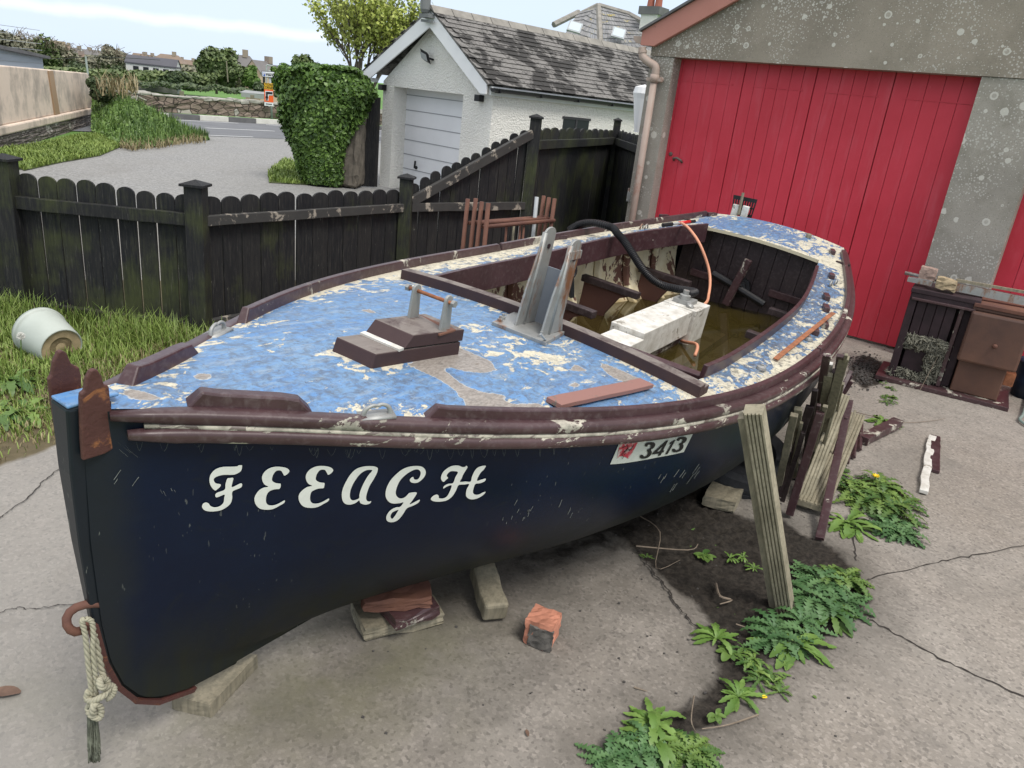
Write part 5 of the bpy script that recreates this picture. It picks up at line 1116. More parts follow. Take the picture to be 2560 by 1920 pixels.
# stepped block with the pin bracket (fixed to the deck)
h1 = [DK(825,878), DK(924,923), DK(1147,886)]; h1.append(h1[0]+h1[2]-h1[1])
bm = BM(); tp1 = [p+Vector((0,0,.045)) for p in h1]; ax1 = (h1[2]-h1[1]).normalized(); tp1[0] += ax1*.02; tp1[1] += ax1*.02
quadbox(bm, [p-Vector((0,0,.02)) for p in h1]+tp1); blk = bp_('stepped_block', bm, MT['block'], bevel=.004)
bm = BM(); s0, s1 = tp1[0].lerp(tp1[3],.30), tp1[1].lerp(tp1[2],.30); lo2 = [s0, s1, tp1[2]+Vector((.004,.004,0)), tp1[3]+Vector((.004,-.004,0))]; hi2 = [p+Vector((0,0,.045)) for p in lo2]; hi2[0] += ax1*.035; hi2[1] += ax1*.035
quadbox(bm, [p+Vector((0,0,.004)) for p in lo2]+hi2); bp_('upper_block', bm, MT['block'], blk, bevel=.003)
bm = BM(); bar(bm, s0+Vector((-.012,0,.004)), s1+Vector((-.012,0,.004)), .022, .008); bp_('white_strip', bm, MT['white'], blk)
def post_plate(c, wx, th, h, m, name, parent, rnd=True, ax=Vector((1,0,0)), ay=Vector((0,1,0)), slim=1.):
    bm = BM(); up = Vector((0,0,1)); poly = [c-ax*wx/2, c+ax*wx/2, c+ax*wx/2*slim+up*(h-wx*.3)] + [c+ax*wx/2*slim*math.cos(k*math.pi/6)+up*(h-wx*.3+wx*.3*math.sin(k*math.pi/6)) for k in range(1,6)] + [c-ax*wx/2*slim+up*(h-wx*.3)]
    prism(bm, poly, ay*th); return bp_(name, bm, m, parent, bevel=.002)
zt2 = hi2[2].z; bl_c = DK(1031,806,.09); br_c = DK(1094,837,.09)
bl_c = hi2[0].lerp(hi2[3],.66) + Vector((0,.012,0)); br_c = hi2[1].lerp(hi2[2],.66) - Vector((0,.012,0)); bl_c.z = br_c.z = zt2+.004
bm = BM(); abox(bm, bl_c.x-.035, bl_c.x+.05, bl_c.y-.015, br_c.y+.015, zt2-.002, zt2+.006); bkt = bp_('pin_bracket', bm, MT['rust'], blk, bevel=.002)
post_plate(bl_c, .05, .010, .118, MT['galv'], 'bracket_cheek', bkt, slim=.72); post_plate(br_c-Vector((0,.01,0)), .05, .010, .118, MT['galv'], 'bracket_cheek', bkt, slim=.72)
bm = BM(); tube(bm, [bl_c+Vector((0,-.03,.096)), br_c+Vector((0,.022,.096))], .0065, 8); bp_('rusty_pin', bm, MT['rustorange'], bkt, smooth=True)
for p in (bl_c+Vector((0,-.035,.096)), br_c+Vector((0,.012,.096))): bm = BM(); lathe(bm, p, (0,1,0), [(0,.012),(.012,.012)], 6); bp_('nut', bm, MT['galv'], bkt)
# galvanised mast tabernacle
tq = [DK(1230,806,.012), DK(1364,858,.012), DK(1424,824,.012), DK(1292,778,.012)]
zpl = max(p.z for p in tq)+.008
bm = BM(); quadbox(bm, [Vector((p.x,p.y,p.z-.012)) for p in tq]+[Vector((p.x,p.y,p.z+.004)) for p in tq]); tab = bp_('mast_step_bracket', bm, MT['galv'], bevel=.002)
b1a, b1b, b2a, b2b = DK(1275,786,.016), DK(1315,808,.016), DK(1343,826,.016), DK(1397,831,.016)
def upright(pb, pt, name):    # pb/pt: front and back pixels at foot and head, on a fore-and-aft plane
    y = pb[0].y; A = [LY(*q, y) for q in pt]; bm = BM(); r = (A[1]-A[0])/2; c = (A[0]+A[1])/2; up = ((A[0]+A[1])/2-(pb[0]+pb[1])/2).normalized()
    prism(bm, [pb[0], pb[1], A[1]]+[c+r*math.cos(k*math.pi/7)+up*r.length*.9*math.sin(k*math.pi/7) for k in range(1,7)]+[A[0]], (0,.008,0)); return bp_(name, bm, MT['galv'], tab, bevel=.002)
yy1, yy2 = .045, .165
f1_, f2_ = Vector((1.665,yy1,dz_(1.7,yy1)+.014)), Vector((1.775,yy1,dz_(1.78,yy1)+.014)); g1_, g2_ = Vector((1.665,yy2,dz_(1.7,yy2)+.014)), Vector((1.775,yy2,dz_(1.78,yy2)+.014))
def up2(y, xf, xb, top, name, wt=.052, lean=.055):
    z0 = dz_(1.7,y)+.012; bm = BM(); cx = (xf+xb)/2; tx = cx+lean
    poly = [(xf-.02,y,z0),(xb+.03,y,z0),(xb+.012,y,z0+.06),(tx+wt/2,y,top-.03)]+[(tx+wt/2*math.cos(k*math.pi/7),y,top-.03+.03*math.sin(k*math.pi/7)) for k in range(1,7)]+[(tx-wt/2,y,top-.03),(cx-wt*.55,y,z0+.16)]
    prism(bm, poly, (0,.009,0)); o = bp_(name, bm, MT['galv'], tab, bevel=.002)
    bm = BM(); tube(bm, [(cx-.02,y+.004,z0),(tx-wt*.42,y+.004,top-.02)], .011, 8); bp_('tube_edge', bm, MT['galv'], o, smooth=True)
    bm = BM(); lathe(bm, Vector((tx,y-.003,top-.075)), (0,1,0), [(0,.010),(.016,.010)], 10); bp_('pin_hole', bm, MT['rangedark'], o); return o
up2(yy1, 1.665, 1.785, .262, 'tabernacle_cheek', .085); o2 = up2(yy2, 1.665, 1.785, .245, 'tabernacle_cheek', .085)
bm = BM(); box(bm, (1.78,yy2+.005,.185), (.047,0,0), (0,.009,0), (0,0,.016)); bp_('clamp_band', bm, MT['galv'], o2)
bm = BM(); prism(bm, [(1.79,yy1+.006,dz_(1.7,.1)+.012),(1.79,yy2,dz_(1.7,.1)+.012),(1.815,yy2,.10),(1.815,yy1+.006,.10)], (.005,0,0)); bp_('web_plate', bm, pm('bluish_steel', (.20,.22,.25), .5), tab)
for p in (DK(1257,795,.02), DK(1352,840,.02), DK(1416,814,.02), DK(1250,800,.02)):
    bm = BM(); lathe(bm, p-Vector((0,0,.004)), (0,0,1), [(0,.011),(.01,.011),(.012,.006),(.022,.006),(.022,0)], 6); bp_('bolt', bm, MT['galv'], tab)
bm = BM(); tube(bm, crom([DK(1352,835,.05), DK(1360,846,.03), DK(1366,852,.01), DK(1364,862,.005)],5), .004, 6); bp_('lashing_wire', bm, MT['pole'], tab)
# fairleads, bolts, small fittings
def horn(c, sx, s):
    bm = BM(); box(bm, c+Vector((0,0,.003)), Vector((.045,.02*s,0))*sx, Vector((-.012,.02*s,0)), Vector((0,0,.005)))
    for q in (-1,1): tube(bm, crom([c+Vector((.035*q,.016*q*s,.004))*sx, c+Vector((.030*q,.012*q*s,.024))*1, c+Vector((.012*q,.004*q*s,.034)), c+Vector((-.008*q,-.004*q*s,.030))],4), lambda t: .0075-.004*t, 8)
    return bm
cf = (DK(897,1038,.0)+DK(991,1049,.0))/2; bp_('fairlead', horn(Vector((cf.x,cf.y-.005,cf.z)), 1., 1), MT['galv'], smooth=True)
c = DK(538,832); bp_('fairlead', horn(Vector((c.x,c.y+.01,c.z)), 1., -1), MT['galv'], smooth=True)
for (u, v) in ((1902,924),(2020,851)):
    c = DK(u, v); bm = BM(); lathe(bm, c-Vector((0,0,.002)), (0,0,1), [(0,.021),(.006,.023),(.016,.020),(.022,.008),(.028,.008),(.028,0)], 14); bp_('deck_button', bm, MT['galv'], smooth=False)
for i, (u, v, sx, m_) in enumerate(((2081,629,.05,'maroon_peel'),(2022,590,.035,'wood'),(2079,690,.04,'maroon_peel'),(2065,770,.05,'maroon_worn'),(2066,742,.05,'maroon_worn'),(1660,541,.05,'maroon'),(2038,829,.035,'maroon_peel'),(2062,812,.04,'maroon_worn'),(1779,536,.06,'maroon_worn'),(1402,593,.05,'maroon_worn'))):
    c = DK(u, v, .012); d = Vector((.95,.25 if c.y < 0 else -.3,0)).normalized(); bm = BM(); box(bm, c, d*sx, Vector((-d.y,d.x,0))*.018, Vector((0,0,.016))); bp_('deck_chock', bm, MT[m_], bevel=.005)
for (u, v) in ((1603,572),(1615,572),(2075,716),(2088,712)):
    c = DK(u, v, .0); bm = BM(); tube(bm, [c+Vector((math.cos(k*math.pi/6)*.026,0,math.sin(k*math.pi/6)*.034)) for k in range(7)], .006, 6); bp_('lifting_eye', bm, MT['galv'], smooth=True)
# things lying on the deck
def plank_on(name, a, b, w_, h, m, label, cat='plank', off=0):
    c = (a+b)/2; bm = BM(); bar(bm, a, b, w_, h, (0,0,1), 8, .0012); return lsingle(name, bm, m, c, label, cat, bevel=.002)
plank_on('loose_board', (DK(1365,997,.014)+DK(1402,1018,.014))/2, (DK(1632,967,.014)+DK(1601,950,.014))/2, .062, .016, (lambda n: n.out(n.mix(n.rng(n.noise(9,7,.7,None,.6),.60,.63), (.25,.125,.105), (.13,.12,.10)), .75, n.bump(n.noise(30,6),.4,.004)))(NT('flaking_dull_pink_paint')), 'short board with flaking dull pink paint lying on the blue foredeck')
plank_on('metal_strip', DK(1939,898,.012), DK(2083,782,.03), .026, .006, MT['rustorange'], 'thin rusty metal strip lying along the near side deck', 'strip')
# pliers like tool on the far coaming
a_, b_ = DK(1657,563,.035), DK(1737,553,.035); tl = lthing('hand_tool', (a_+b_)/2, 'hand tool with red and black grip lying on the far side deck', 'tool')
bm = BM(); tube(bm, [a_, a_.lerp(b_,.28)], .016, 8); tl.part('black_jaw', bm, MT['black']); bm = BM(); tube(bm, [a_.lerp(b_,.28), a_.lerp(b_,.5)], .009, 8); tl.part('shaft', bm, MT['pole']); bm = BM(); tube(bm, [a_.lerp(b_,.5), a_.lerp(b_,.84)], .014, 8); tl.part('red_grip', bm, MT['redplastic'], smooth=True); bm = BM(); tube(bm, [a_.lerp(b_,.84), b_], .013, 8); tl.part('black_end', bm, MT['black'])
# corrugated hose: over the far rail, down to the engine box
hq = [(-.05,.0)]
hpts = [LY(*c13(300,312),-.98), LY(*c13(360,275),-.94), LY(*c13(450,264),-.84), LY(*c13(560,290),-.70), LY(*c13(600,330),-.62), LY(*c13(640,375),-.55), LY(*c13(690,450),-.45), LY(*c13(740,528),-.36), LY(*c13(800,600),-.27), LY(*c13(870,645),-.19), LY(*c13(960,668),-.12), LY(*c13(1075,688),-.04), Vector((3.86,-.03,-.36))]
hp2 = crom(hpts, 34); bm = BM(); tube(bm, hp2, lambda t: .0265 if int(round(t*(len(hp2)-1)))%4 < 2 else .0195, 14); lsingle('corrugated_hose', bm, MT['black'], hpts[4], 'black corrugated hose arching over the far side into the white box', 'hose')
ho = [DK(*c13(990,264),.045), LY(*c13(1030,290),-.40), LY(*c13(1085,360),-.28), LY(*c13(1125,440),-.20), LY(*c13(1158,540),-.13), LY(*c13(1168,620),-.08), LY(*c13(1160,700),-.03), LY(*c13(1135,762),.04), Vector((3.92,-.03,-.50)), Vector((3.78,.03,-.63)), LY(*c13(1085,1010),.2), LY(*c13(1075,1080),.24)]
bm = BM(); tube(bm, crom(ho, 8), .010, 8); lsingle('rubber_hose', bm, MT['orangehose'], ho[3], 'thin salmon coloured rubber hose hanging into the flooded cockpit', 'hose', smooth=True)
# black clip tool hanging behind the tabernacle
a_ = LY(*c13(325,505), -.1); b_ = LY(*c13(270,720), -.1); bm = BM(); tube(bm, crom([a_, a_.lerp(b_,.3)+Vector((.02,.01,0)), a_.lerp(b_,.6)-Vector((.02,0,0)), b_],5), .014, 6); bar(bm, a_.lerp(b_,.2), b_+Vector((.04,.02,0)), .02, .02); lsingle('black_bracket', bm, MT['black'], a_, 'black metal hook hanging in the cockpit behind the galvanised bracket', 'hook')
# outboard bracket grille at the stern (black perforated plate with white blocks and rod)
gc = DK(1858,545,.0); sg = lthing('plastic_grille', Vector((5.62,-.26,zc(5.6)+.02)), 'black slotted plastic grille standing behind the stern against the red door', 'grille')
def SX(u, v, x=5.68): return LX(u, v, x)
gq_ = [SX(1828,535), SX(1834,487), SX(1893,499), SX(1878,545)]
bm = BM()
P = lambda a, b: gq_[0].lerp(gq_[3], a).lerp(gq_[1].lerp(gq_[2], a), b)
def strip_(a0, a1, b0, b1): prism(bm, [P(a0,b0),P(a1,b0),P(a1,b1),P(a0,b1)], (.012,0,0))
strip_(0,1,.0,.14); strip_(0,1,.80,1); strip_(0,1,.44,.52)
for i in range(10): strip_(i/9.5-.0, i/9.5+.052, .14, .80)
sg.part('slotted_panel', bm, MT['black'])
for (u, v) in ((1838,526),(1862,530)):
    c = SX(u, v, 5.64); bm = BM(); box(bm, c, (.015,0,0), (0,.028,0), (0,0,.05)); o = sg.part('white_block', bm, MT['white'], bevel=.006)
bm = BM(); tube(bm, [SX(1846,536,5.62), SX(1858,482,5.62)], .012, 8); sg.part('rod', bm, MT['wood'])
# shackle ring and rope at the forefoot
rc = LY(194,1549,0.); rg_ = lthing('mooring_ring', LY(215,1545,0), 'rusty pink ring bolt in the stem foot', 'ring')
bm = BM(); tube(bm, [rc+Vector((.045*math.cos(k*math.pi/8),.01*math.sin(k*math.pi/4),.034*math.sin(k*math.pi/8)))+Vector((.02,0,0)) for k in range(17)], .011, 8); rg_.part('ring', bm, MT['rust'], smooth=True)
rp = Thing('mooring_rope', BM4@rc, 'doubled old rope with knots and a frayed dark end hanging from the stem ring', 'rope')
def WP(u, v, d=0.): # vertical sheet just in front of the stem
    p0 = BM4@rc; n = Vector((p0.x,p0.y,0)).normalized(); return PL(u, v, p0+n*d-n*.02, n)
def twist(bm, pts, r, tw=70):
    c = crom(pts, 12)
    for k in range(3):
        out = []; 
        for i, p in enumerate(c):
            d = (c[min(i+1,len(c)-1)]-c[max(i-1,0)]).normalized(); s = d.cross(Vector((0,1,0.1))).normalized(); u = s.cross(d); a = i*.45+k*2.094; out.append(p+(s*math.cos(a)+u*math.sin(a))*r*.52)
        tube(bm, out, r*.60, 7)
c4z = lambda x, y: (180+x*.22890, 1540+y*.22906)
W4 = lambda x, y, d=0.: WP(*c4z(x,y), d)
bm = BM(); twist(bm, [W4(130,35),W4(110,60),W4(140,180),W4(160,350),W4(180,550),W4(205,750),W4(215,880)],   .0062); rp.part('rope_strand', bm, MT['rope'], smooth=True)
bm = BM(); twist(bm, [W4(150,30),W4(215,60),W4(235,200),W4(228,350),W4(245,550),W4(262,700),W4(262,860)],   .0062); rp.part('rope_strand', bm, MT['rope'], smooth=True)
bm = BM(); twist(bm, [W4(240,200,.02),W4(285,400,.02),W4(325,600,.02),W4(345,680,.01)], .0075); rp.part('rope_strand', bm, MT['rope'], smooth=True)
bm = BM(); twist(bm, [W4(180,820),W4(165,900),W4(220,930,-.02),W4(310,890,-.03),W4(370,840,-.02),W4(400,760),W4(360,690),W4(300,700,-.02),W4(330,780,-.03),W4(420,760),W4(460,800),W4(430,870,.0),W4(380,900)], .0078); rp.part('knot', bm, MT['rope'], smooth=True)
bm = BM(); twist(bm, [W4(230,940,-.02),W4(180,1000),W4(210,1080,-.02),W4(300,1110,-.02),W4(315,1010,-.02),W4(250,960,-.03),W4(230,1040,-.03),W4(280,1100)], .0078); rp.part('knot', bm, MT['rope'], smooth=True)
bm = BM()
for k in range(70):
    x0 = random.uniform(165,270); dx = random.uniform(-15,60); tube(bm, crom([W4(x0,990+random.uniform(0,60),random.uniform(-.01,.01)), W4(x0+dx*.3+random.uniform(-6,6),1200,random.uniform(-.01,.01)), W4(x0+dx*.7+random.uniform(-9,9),1380,random.uniform(-.012,.012)), W4(x0+dx+random.uniform(-12,12),random.uniform(1420,1610),random.uniform(-.012,.012))],4), .0022, 4)
rp.part('frayed_end', bm, MT['ropedark'], smooth=True)
# ================================================================= TIMBER AROUND THE BOAT
c6 = lambda x, y: (1900+.31339*x, 880+.31339*y)
def LYW(u, v, y): return BM4 @ LY(u, v, y)
def timber_piece(a, b, w_, h, m, label, up=(0,0,1), group=None, name='timber_plank', cat='plank', grooves=0, jit=.0012):
    a, b = Vector(a), Vector(b); bm = BM(); bar(bm, a, b, w_, h, up, 10, jit)
    if grooves:
        d = (b-a).normalized(); s_ = d.cross(Vector(up)).normalized(); u_ = s_.cross(d)
        for k in range(grooves): bar(bm, a+s_*w_*((k+.5)/grooves-.5)+u_*(h/2+.002), b+s_*w_*((k+.5)/grooves-.5)+u_*(h/2+.002), w_/grooves*.68, .007, up, 6, .0006)
    o = single(name, bm, MT[m] if isinstance(m, str) else m, a, label, cat, group, bevel=.003)
    return o
# prop against the side: two laminated lengths
pt, pb_ = LYW(1883,1030,.99), G(1962,1520); pt.z += .01
toC = (CP-pb_); toC.z = 0
pr = Thing('boat_prop', pb_, 'long grooved grey timber prop leaning against the navy hull, standing in weeds', 'prop')
bm = BM(); axp = (pt-pb_).normalized(); sidep = axp.cross(toC.normalized()).normalized(); frontp = sidep.cross(axp).normalized()
prof = [(-.052,-.035),(.052,-.035),(.052,.03)] ; k = 7
pf = [(-.055,-.035),(.055,-.035),(.055,.022)] + [(x, z) for i in range(5) for x, z in ((.055-.021*i-.004,.036),(.055-.021*i-.015,.036),(.055-.021*i-.018,.026),(.055-.021*i-.021,.026))][:-1] + [(-.055,.022)]
R = []
for i in range(9):
    p = pb_.lerp(pt, i/8)-axp*(.05 if i == 0 else 0); R.append([bm.verts.new(p+sidep*x*.62+frontp*z) for x, z in pf])
for i in range(8):
    for q in range(len(pf)): bm.faces.new([R[i][q],R[i][(q+1)%len(pf)],R[i+1][(q+1)%len(pf)],R[i+1][q]])
bm.faces.new(R[0]); bm.faces.new(R[-1]); pr.part('grooved_post', bm, MT['timber'])
bm = BM(); bar(bm, pb_-sidep*.047-frontp*.01, pt-sidep*.047-frontp*.01-axp*.03, .022, .05, frontp, 8, .001); pr.part('side_batten', bm, MT['wood'])
# planks leaning and lying beside the quarter
grp = 'scrap timber stacked beside the boat'
def lean(cb, ct, y, w_, h, m, label, zt=None, dz=.02, name='timber_plank', yy=None):
    w_ *= .78; h *= .85; gr_ = 4 if w_ > .06 else 0
    b_ = G(*c6(*cb), GZ+dz); t_ = LYW(*c6(*ct), y) if zt is None else G(*c6(*ct), zt); n = (CP-b_); n.z = 0
    return timber_piece(b_, t_, w_, h, m, label, n.normalized() if True else (0,0,1), grp, name, grooves=gr_)
# boards lying flat
bA = [G(*c6(355,1215), GZ+.05), G(*c6(420,1235), GZ+.05), G(*c6(480,1250), GZ+.05)]; tA = [G(*c6(700,500), GZ+.10), G(*c6(745,505), GZ+.10), G(*c6(790,515), GZ+.10)]
lb_ = ['innermost of three grey decking boards lying side by side on the concrete','middle of three grey decking boards lying side by side on the concrete','outermost of three grey decking boards lying side by side, nearest the weeds']
for a_, b_, l_ in zip(bA, tA, lb_): timber_piece(a_, b_, .072, .032, 'timber', l_, (0,0,1), grp, grooves=4)
lean((325,1225),(665,350),1.05,.085,.045,'timber','pale toothed edge decking board sloping over the flat boards', zt=.42)
for i in range(11):
    pass
lean((475,1490),(715,390),1.2,.052,.022,'maroon','long faded purple plank leaning furthest out over the flat boards', zt=.30)
lean((235,1290),(480,480),1.02,.05,.045,'maroon_worn','rounded maroon rail with scuffed paint leaning at the inner side of the pile', zt=.52)
lean((270,990),(305,450),1.02,.048,.03,'timber','short pale upright stake with a split top in front of the dark gap', zt=.50)
lean((135,1120),(272,500),1.02,.045,.03,'wood','dark edged thin stake leaning under the hull beside the prop', zt=.52)
lean((165,1150),(400,430),1.0,.05,.03,'darkwood','dark maroon plank in the shade under the boat quarter', zt=.50)
lean((450,880),(672,40),1.02,.055,.03,'wood','tall grey green upright plank standing at the back of the pile', zt=.83)
lean((430,800),(548,180),1.02,.05,.028,'wood','mid height grey upright batten left of the tallest plank', zt=.70)
lean((400,760),(535,20),1.01,.045,.02,'maroon_peel','peeling white and maroon batten standing against the rubbing strake', zt=.84)
lean((500,760),(605,150),1.02,.035,.03,'maroon','slim maroon batten between two grey uprights', zt=.72)
lean((520,700),(690,20),1.05,.02,.015,'timber','thin pale lath standing highest beside the stern quarter', zt=.86)
lean((560,560),(640,30),1.03,.04,.02,'maroon','maroon upright end behind the tallest grey plank', zt=.84)
for i, (a_, b_) in enumerate((((585,430),(725,150)),((590,400),(728,185)),((595,450),(730,235)))): lean(a_, b_, 1, .035, .014, 'maroon', ['upper of three fanned maroon boards pointing at the red door','middle of three fanned maroon boards pointing at the red door','lower of three fanned maroon boards pointing at the red door'][i], zt=.30-.03*i, dz=.16-.03*i)
for i, (a_, b_) in enumerate((((693,885),(712,790)),((742,838),(762,660)),((790,778),(806,560)))): lean(a_, b_, 1, .032, .03, 'maroon_worn', ['lowest of three short maroon sticks poking out from under the boards','middle of three short maroon sticks poking out from under the boards','highest of three short maroon sticks poking out from under the boards'][i], zt=GZ+.06, dz=.02)
timber_piece(G(*c6(815,700),GZ+.03), G(*c6(1095,560),GZ+.05), .07, .05, 'maroon_peel', 'short rounded maroon log end with peeling paint lying on the concrete', (0,0,1), grp, jit=.004)
timber_piece(G(*c6(1300,1120),GZ+.015), G(*c6(1370,675),GZ+.02), .045, .022, 'white', 'splintered white painted offcut lying alone on the concrete', (0,0,1), None, 'timber_offcut', jit=.005)
timber_piece(G(*c6(1392,950),GZ+.015), G(*c6(1400,675),GZ+.02), .055, .02, 'maroon', 'maroon painted offcut lying against the white splintered one', (0,0,1), None, 'timber_offcut', jit=.003)
for i, (a_, b_, m_, w_, z_, l_) in enumerate((((180,1190),(345,640),'darkwood',.03,.40,'thin dark batten low under the quarter, nearest the prop'),((215,1120),(330,560),'timber',.022,.44,'thin pale strip behind the split topped stake'),((330,1000),(470,420),'maroon_worn',.025,.55,'thin maroon strip rising behind the rounded rail'),
  ((380,960),(520,430),'wood',.03,.56,'grey strip lying against the rounded maroon rail'),((430,1010),(600,420),'timber',.02,.48,'slender pale lath just above the toothed decking board'),((470,700),(570,90),'white',.022,.76,'slender white flaking batten behind the grey uprights'),
  ((540,760),(655,250),'wood',.028,.60,'grey lath leaning right of the tallest plank'),((350,880),(440,300),'darkwood',.035,.62,'dark board standing in the gap behind the stakes'),((560,900),(690,520),'maroon_peel',.024,.26,'flaking maroon lath lying across the decking boards'),((610,960),(760,470),'wood',.018,.16,'narrow grey lath lying on the outermost decking board'))):
    lean(a_, b_, 1, w_, .02, m_, l_, zt=z_)
# supports under the hull
def chock_block(name, pts, z0, z1, m, label, cat, rough=.004, x2=None):
    bm = BM(); base = [G(u, v, z0) for u, v in pts]; c = sum(base, Vector())/4; X_ = (base[1]-base[0])/2*.5+(base[2]-base[3])/2*.5; Y_ = (base[3]-base[0])/2*.5+(base[2]-base[1])/2*.5
    rough_block(bm, Vector((c.x,c.y,(z0+z1)/2)), X_, Y_, Vector((0,0,(z1-z0)/2)), rough, 4); return single(name, bm, MT[m], (c.x,c.y,z0), label, cat)
chock_block('timber_block', [(425,1772),(532,1797),(640,1668),(560,1650)], GZ, GZ+.052, 'wood', 'sawn timber block under the forefoot of the boat', 'timber block', .001)
for i, (dx, dz2, ang, L_, m_) in enumerate(((0,.03,.5,.15,'wood'),(.01,.085,-.9,.13,'maroon_worn'),(-.01,.135,.3,.12,'rust'))):
    c = G(985,1568); bm = BM(); a = Vector((math.cos(ang),math.sin(ang),0)); b = Vector((-a.y,a.x,0)); rough_block(bm, c+Vector((dx,.05+dx,dz2)), a*L_, b*.09, Vector((0,0,.024)), .005, 4)
    single('timber_block', bm, MT[m_], c+Vector((dx,.05,dz2-.02)), ['lowest rough plank of the small stack under the keel','middle crossed maroon plank of the small stack under the keel','topmost broken plank of the small stack under the keel'][i], 'timber block')
bm = BM(); c0_, c1_ = G(1238,1535,GZ+.045), G(1205,1420,GZ+.09); bar(bm, c0_, c1_, .095, .08, (0,0,1), 6, .003); single('hull_chock', bm, MT['wood'], c0_, 'mossy wedge shaped timber chock under the bilge beside the brick', 'chock', bevel=.012)
chock_block('timber_block', [(1755,1262),(1832,1286),(1868,1222),(1790,1208)], GZ, GZ+.06, 'wood', 'weathered sawn block lying in the soil in front of the tyre', 'timber block', .003)
# brick
bc_ = G(1352,1598); bk_ = Thing('broken_brick', bc_, 'half broken orange brick with a sooty face standing on the concrete', 'brick')
bm = BM(); a = Vector((math.cos(-.35),math.sin(-.35),0)); b = Vector((-a.y,a.x,0)); rough_block(bm, bc_+Vector((0,0,.052)), a*.052, b*.05, Vector((0,0,.052)), .0035, 5); bk_.part('brick_body', bm, MT['brick'], smooth=False)
bm = BM(); rough_block(bm, bc_-b*.047+a*.010+Vector((0,0,.044)), a*.044, b*.008, Vector((0,0,.042)), .004, 5); bk_.part('sooty_face', bm, MT['brickdark'])
# tyre lying in the shade under the quarter
ty = G(1850,1165,GZ+.10); bm = BM(); axt = Vector((.1,-.25,1)).normalized(); lathe(bm, ty+Vector((0,.12,0))-axt*.09, axt, [(0,.20),(.0,.27),(.02,.305),(.06,.315),(.085,.315),(.09,.308),(.095,.315),(.12,.315),(.16,.305),(.18,.27),(.18,.2),(.14,.18),(.04,.18)], 40); single('old_tyre', bm, MT['tyre'], ty, 'old black tyre lying under the boat quarter behind the timber prop', 'tyre', smooth=False)
# ================================================================= RUSTY FRAMES BY THE FENCE
cR = lambda x, y: (1160+x*.11754, 470+y*.11757)
DF = 6.2
def FR(x, y, D): return FAR(*cR(x, y), D)
def stand(pl, pr_, rl, rr2, D0, D1, label, r=.017):
    t = Thing('rusty_trestle', Vector((FR(*pl,D0).x, FR(*pl,D0).y, GZ)), label, 'frame', 'rusty steel frames leaning by the fence')
    for (p, D) in ((pl, D0),(pr_, D1)):
        a = FR(*p, D); bm = BM(); b = Vector((a.x-(.02), a.y-.03, GZ)); tube(bm, [a, b], r, 10); t.part('leg', bm, MT['rust'], smooth=True)
    bm = BM(); tube(bm, [FR(*rl, D0), FR(*rr2, D1)], r*.95, 10); t.part('cross_bar', bm, MT['rust'], smooth=True)
    a = FR(rl[0],rl[1]+1500, D0); bm = BM(); p, q = FR(*rl, D0), FR(*rr2, D1); tube(bm, [p-Vector((0,0,.35)), q-Vector((0,0,.35))], r*.9, 8); t.part('lower_bar', bm, MT['rust'], smooth=True)
stand((82,230),(1700,165),(100,745),(1700,620),6.05,6.65,'leftmost of four nested rusty tube frames by the black fence')
stand((252,220),(1810,200),(260,750),(1800,650),6.0,6.6,'second rusty tube frame from the left by the black fence')
stand((380,290),(1930,225),(400,830),(1920,690),5.95,6.55,'third rusty tube frame from the left, its bar reaching the last upright')
bm = BM(); a = FR(518,320,5.9); tube(bm, [a, Vector((a.x+.0,a.y-.03,GZ))], .018, 10); single('steel_tube', bm, MT['rust'], (a.x,a.y,GZ), 'fourth rusty upright from the left, a single tube nearest the boat', 'tube', smooth=True)
bm = BM(); a = FR(1550,190,6.5); tube(bm, [a, Vector((a.x+.02,a.y-.03,GZ))], .017, 10); single('grey_pole', bm, MT['pole'], (a.x,a.y,GZ), 'pale grey pole leaning by the fence left of the rusty uprights', 'pole', smooth=True)
for i, (x, m_) in enumerate(((905,'rust'),(1062,'wood'),(1198,'rust'),(1275,'rust'))):
    bm = BM(); a = FR(x, 800, 6.3); tube(bm, [a, Vector((a.x+.02,a.y-.03,GZ))], .010, 8); single('thin_rod', bm, MT[m_], (a.x,a.y,GZ), ['first thin rod from the left, under the frame bars by the fence','second thin rod, pale and straw coloured, under the frame bars','third thin rod, reddish, under the frame bars by the fence','rightmost thin red rod under the frame bars by the fence'][i], 'rod', smooth=True)
# ================================================================= BUCKET IN THE GRASS
def bucket(): 
    b0 = G(118,895); ax = Vector((.80,-.50,-.16)).normalized(); c = b0+Vector((-.10,.10,.14)); t = Thing('white_bucket', b0, 'cloudy white plastic bucket tipped over in the long grass by the fence', 'bucket')
    bm = BM(); lathe(bm, c, ax, [(0,.150),(0,.158),(.035,.160),(.037,.151),(.06,.150),(.27,.128),(.278,.122),(.27,.118),(.02,.140),(.0,.146)], 36); t.part('shell', bm, MT['bucket'], smooth=True)
    bm = BM(); lathe(bm, c, ax, [(.262,.121),(.268,.121),(.268,.07),(.262,.065),(.262,.03),(.266,.0)], 36); t.part('base', bm, MT['bucketbase'], smooth=False)
bucket()
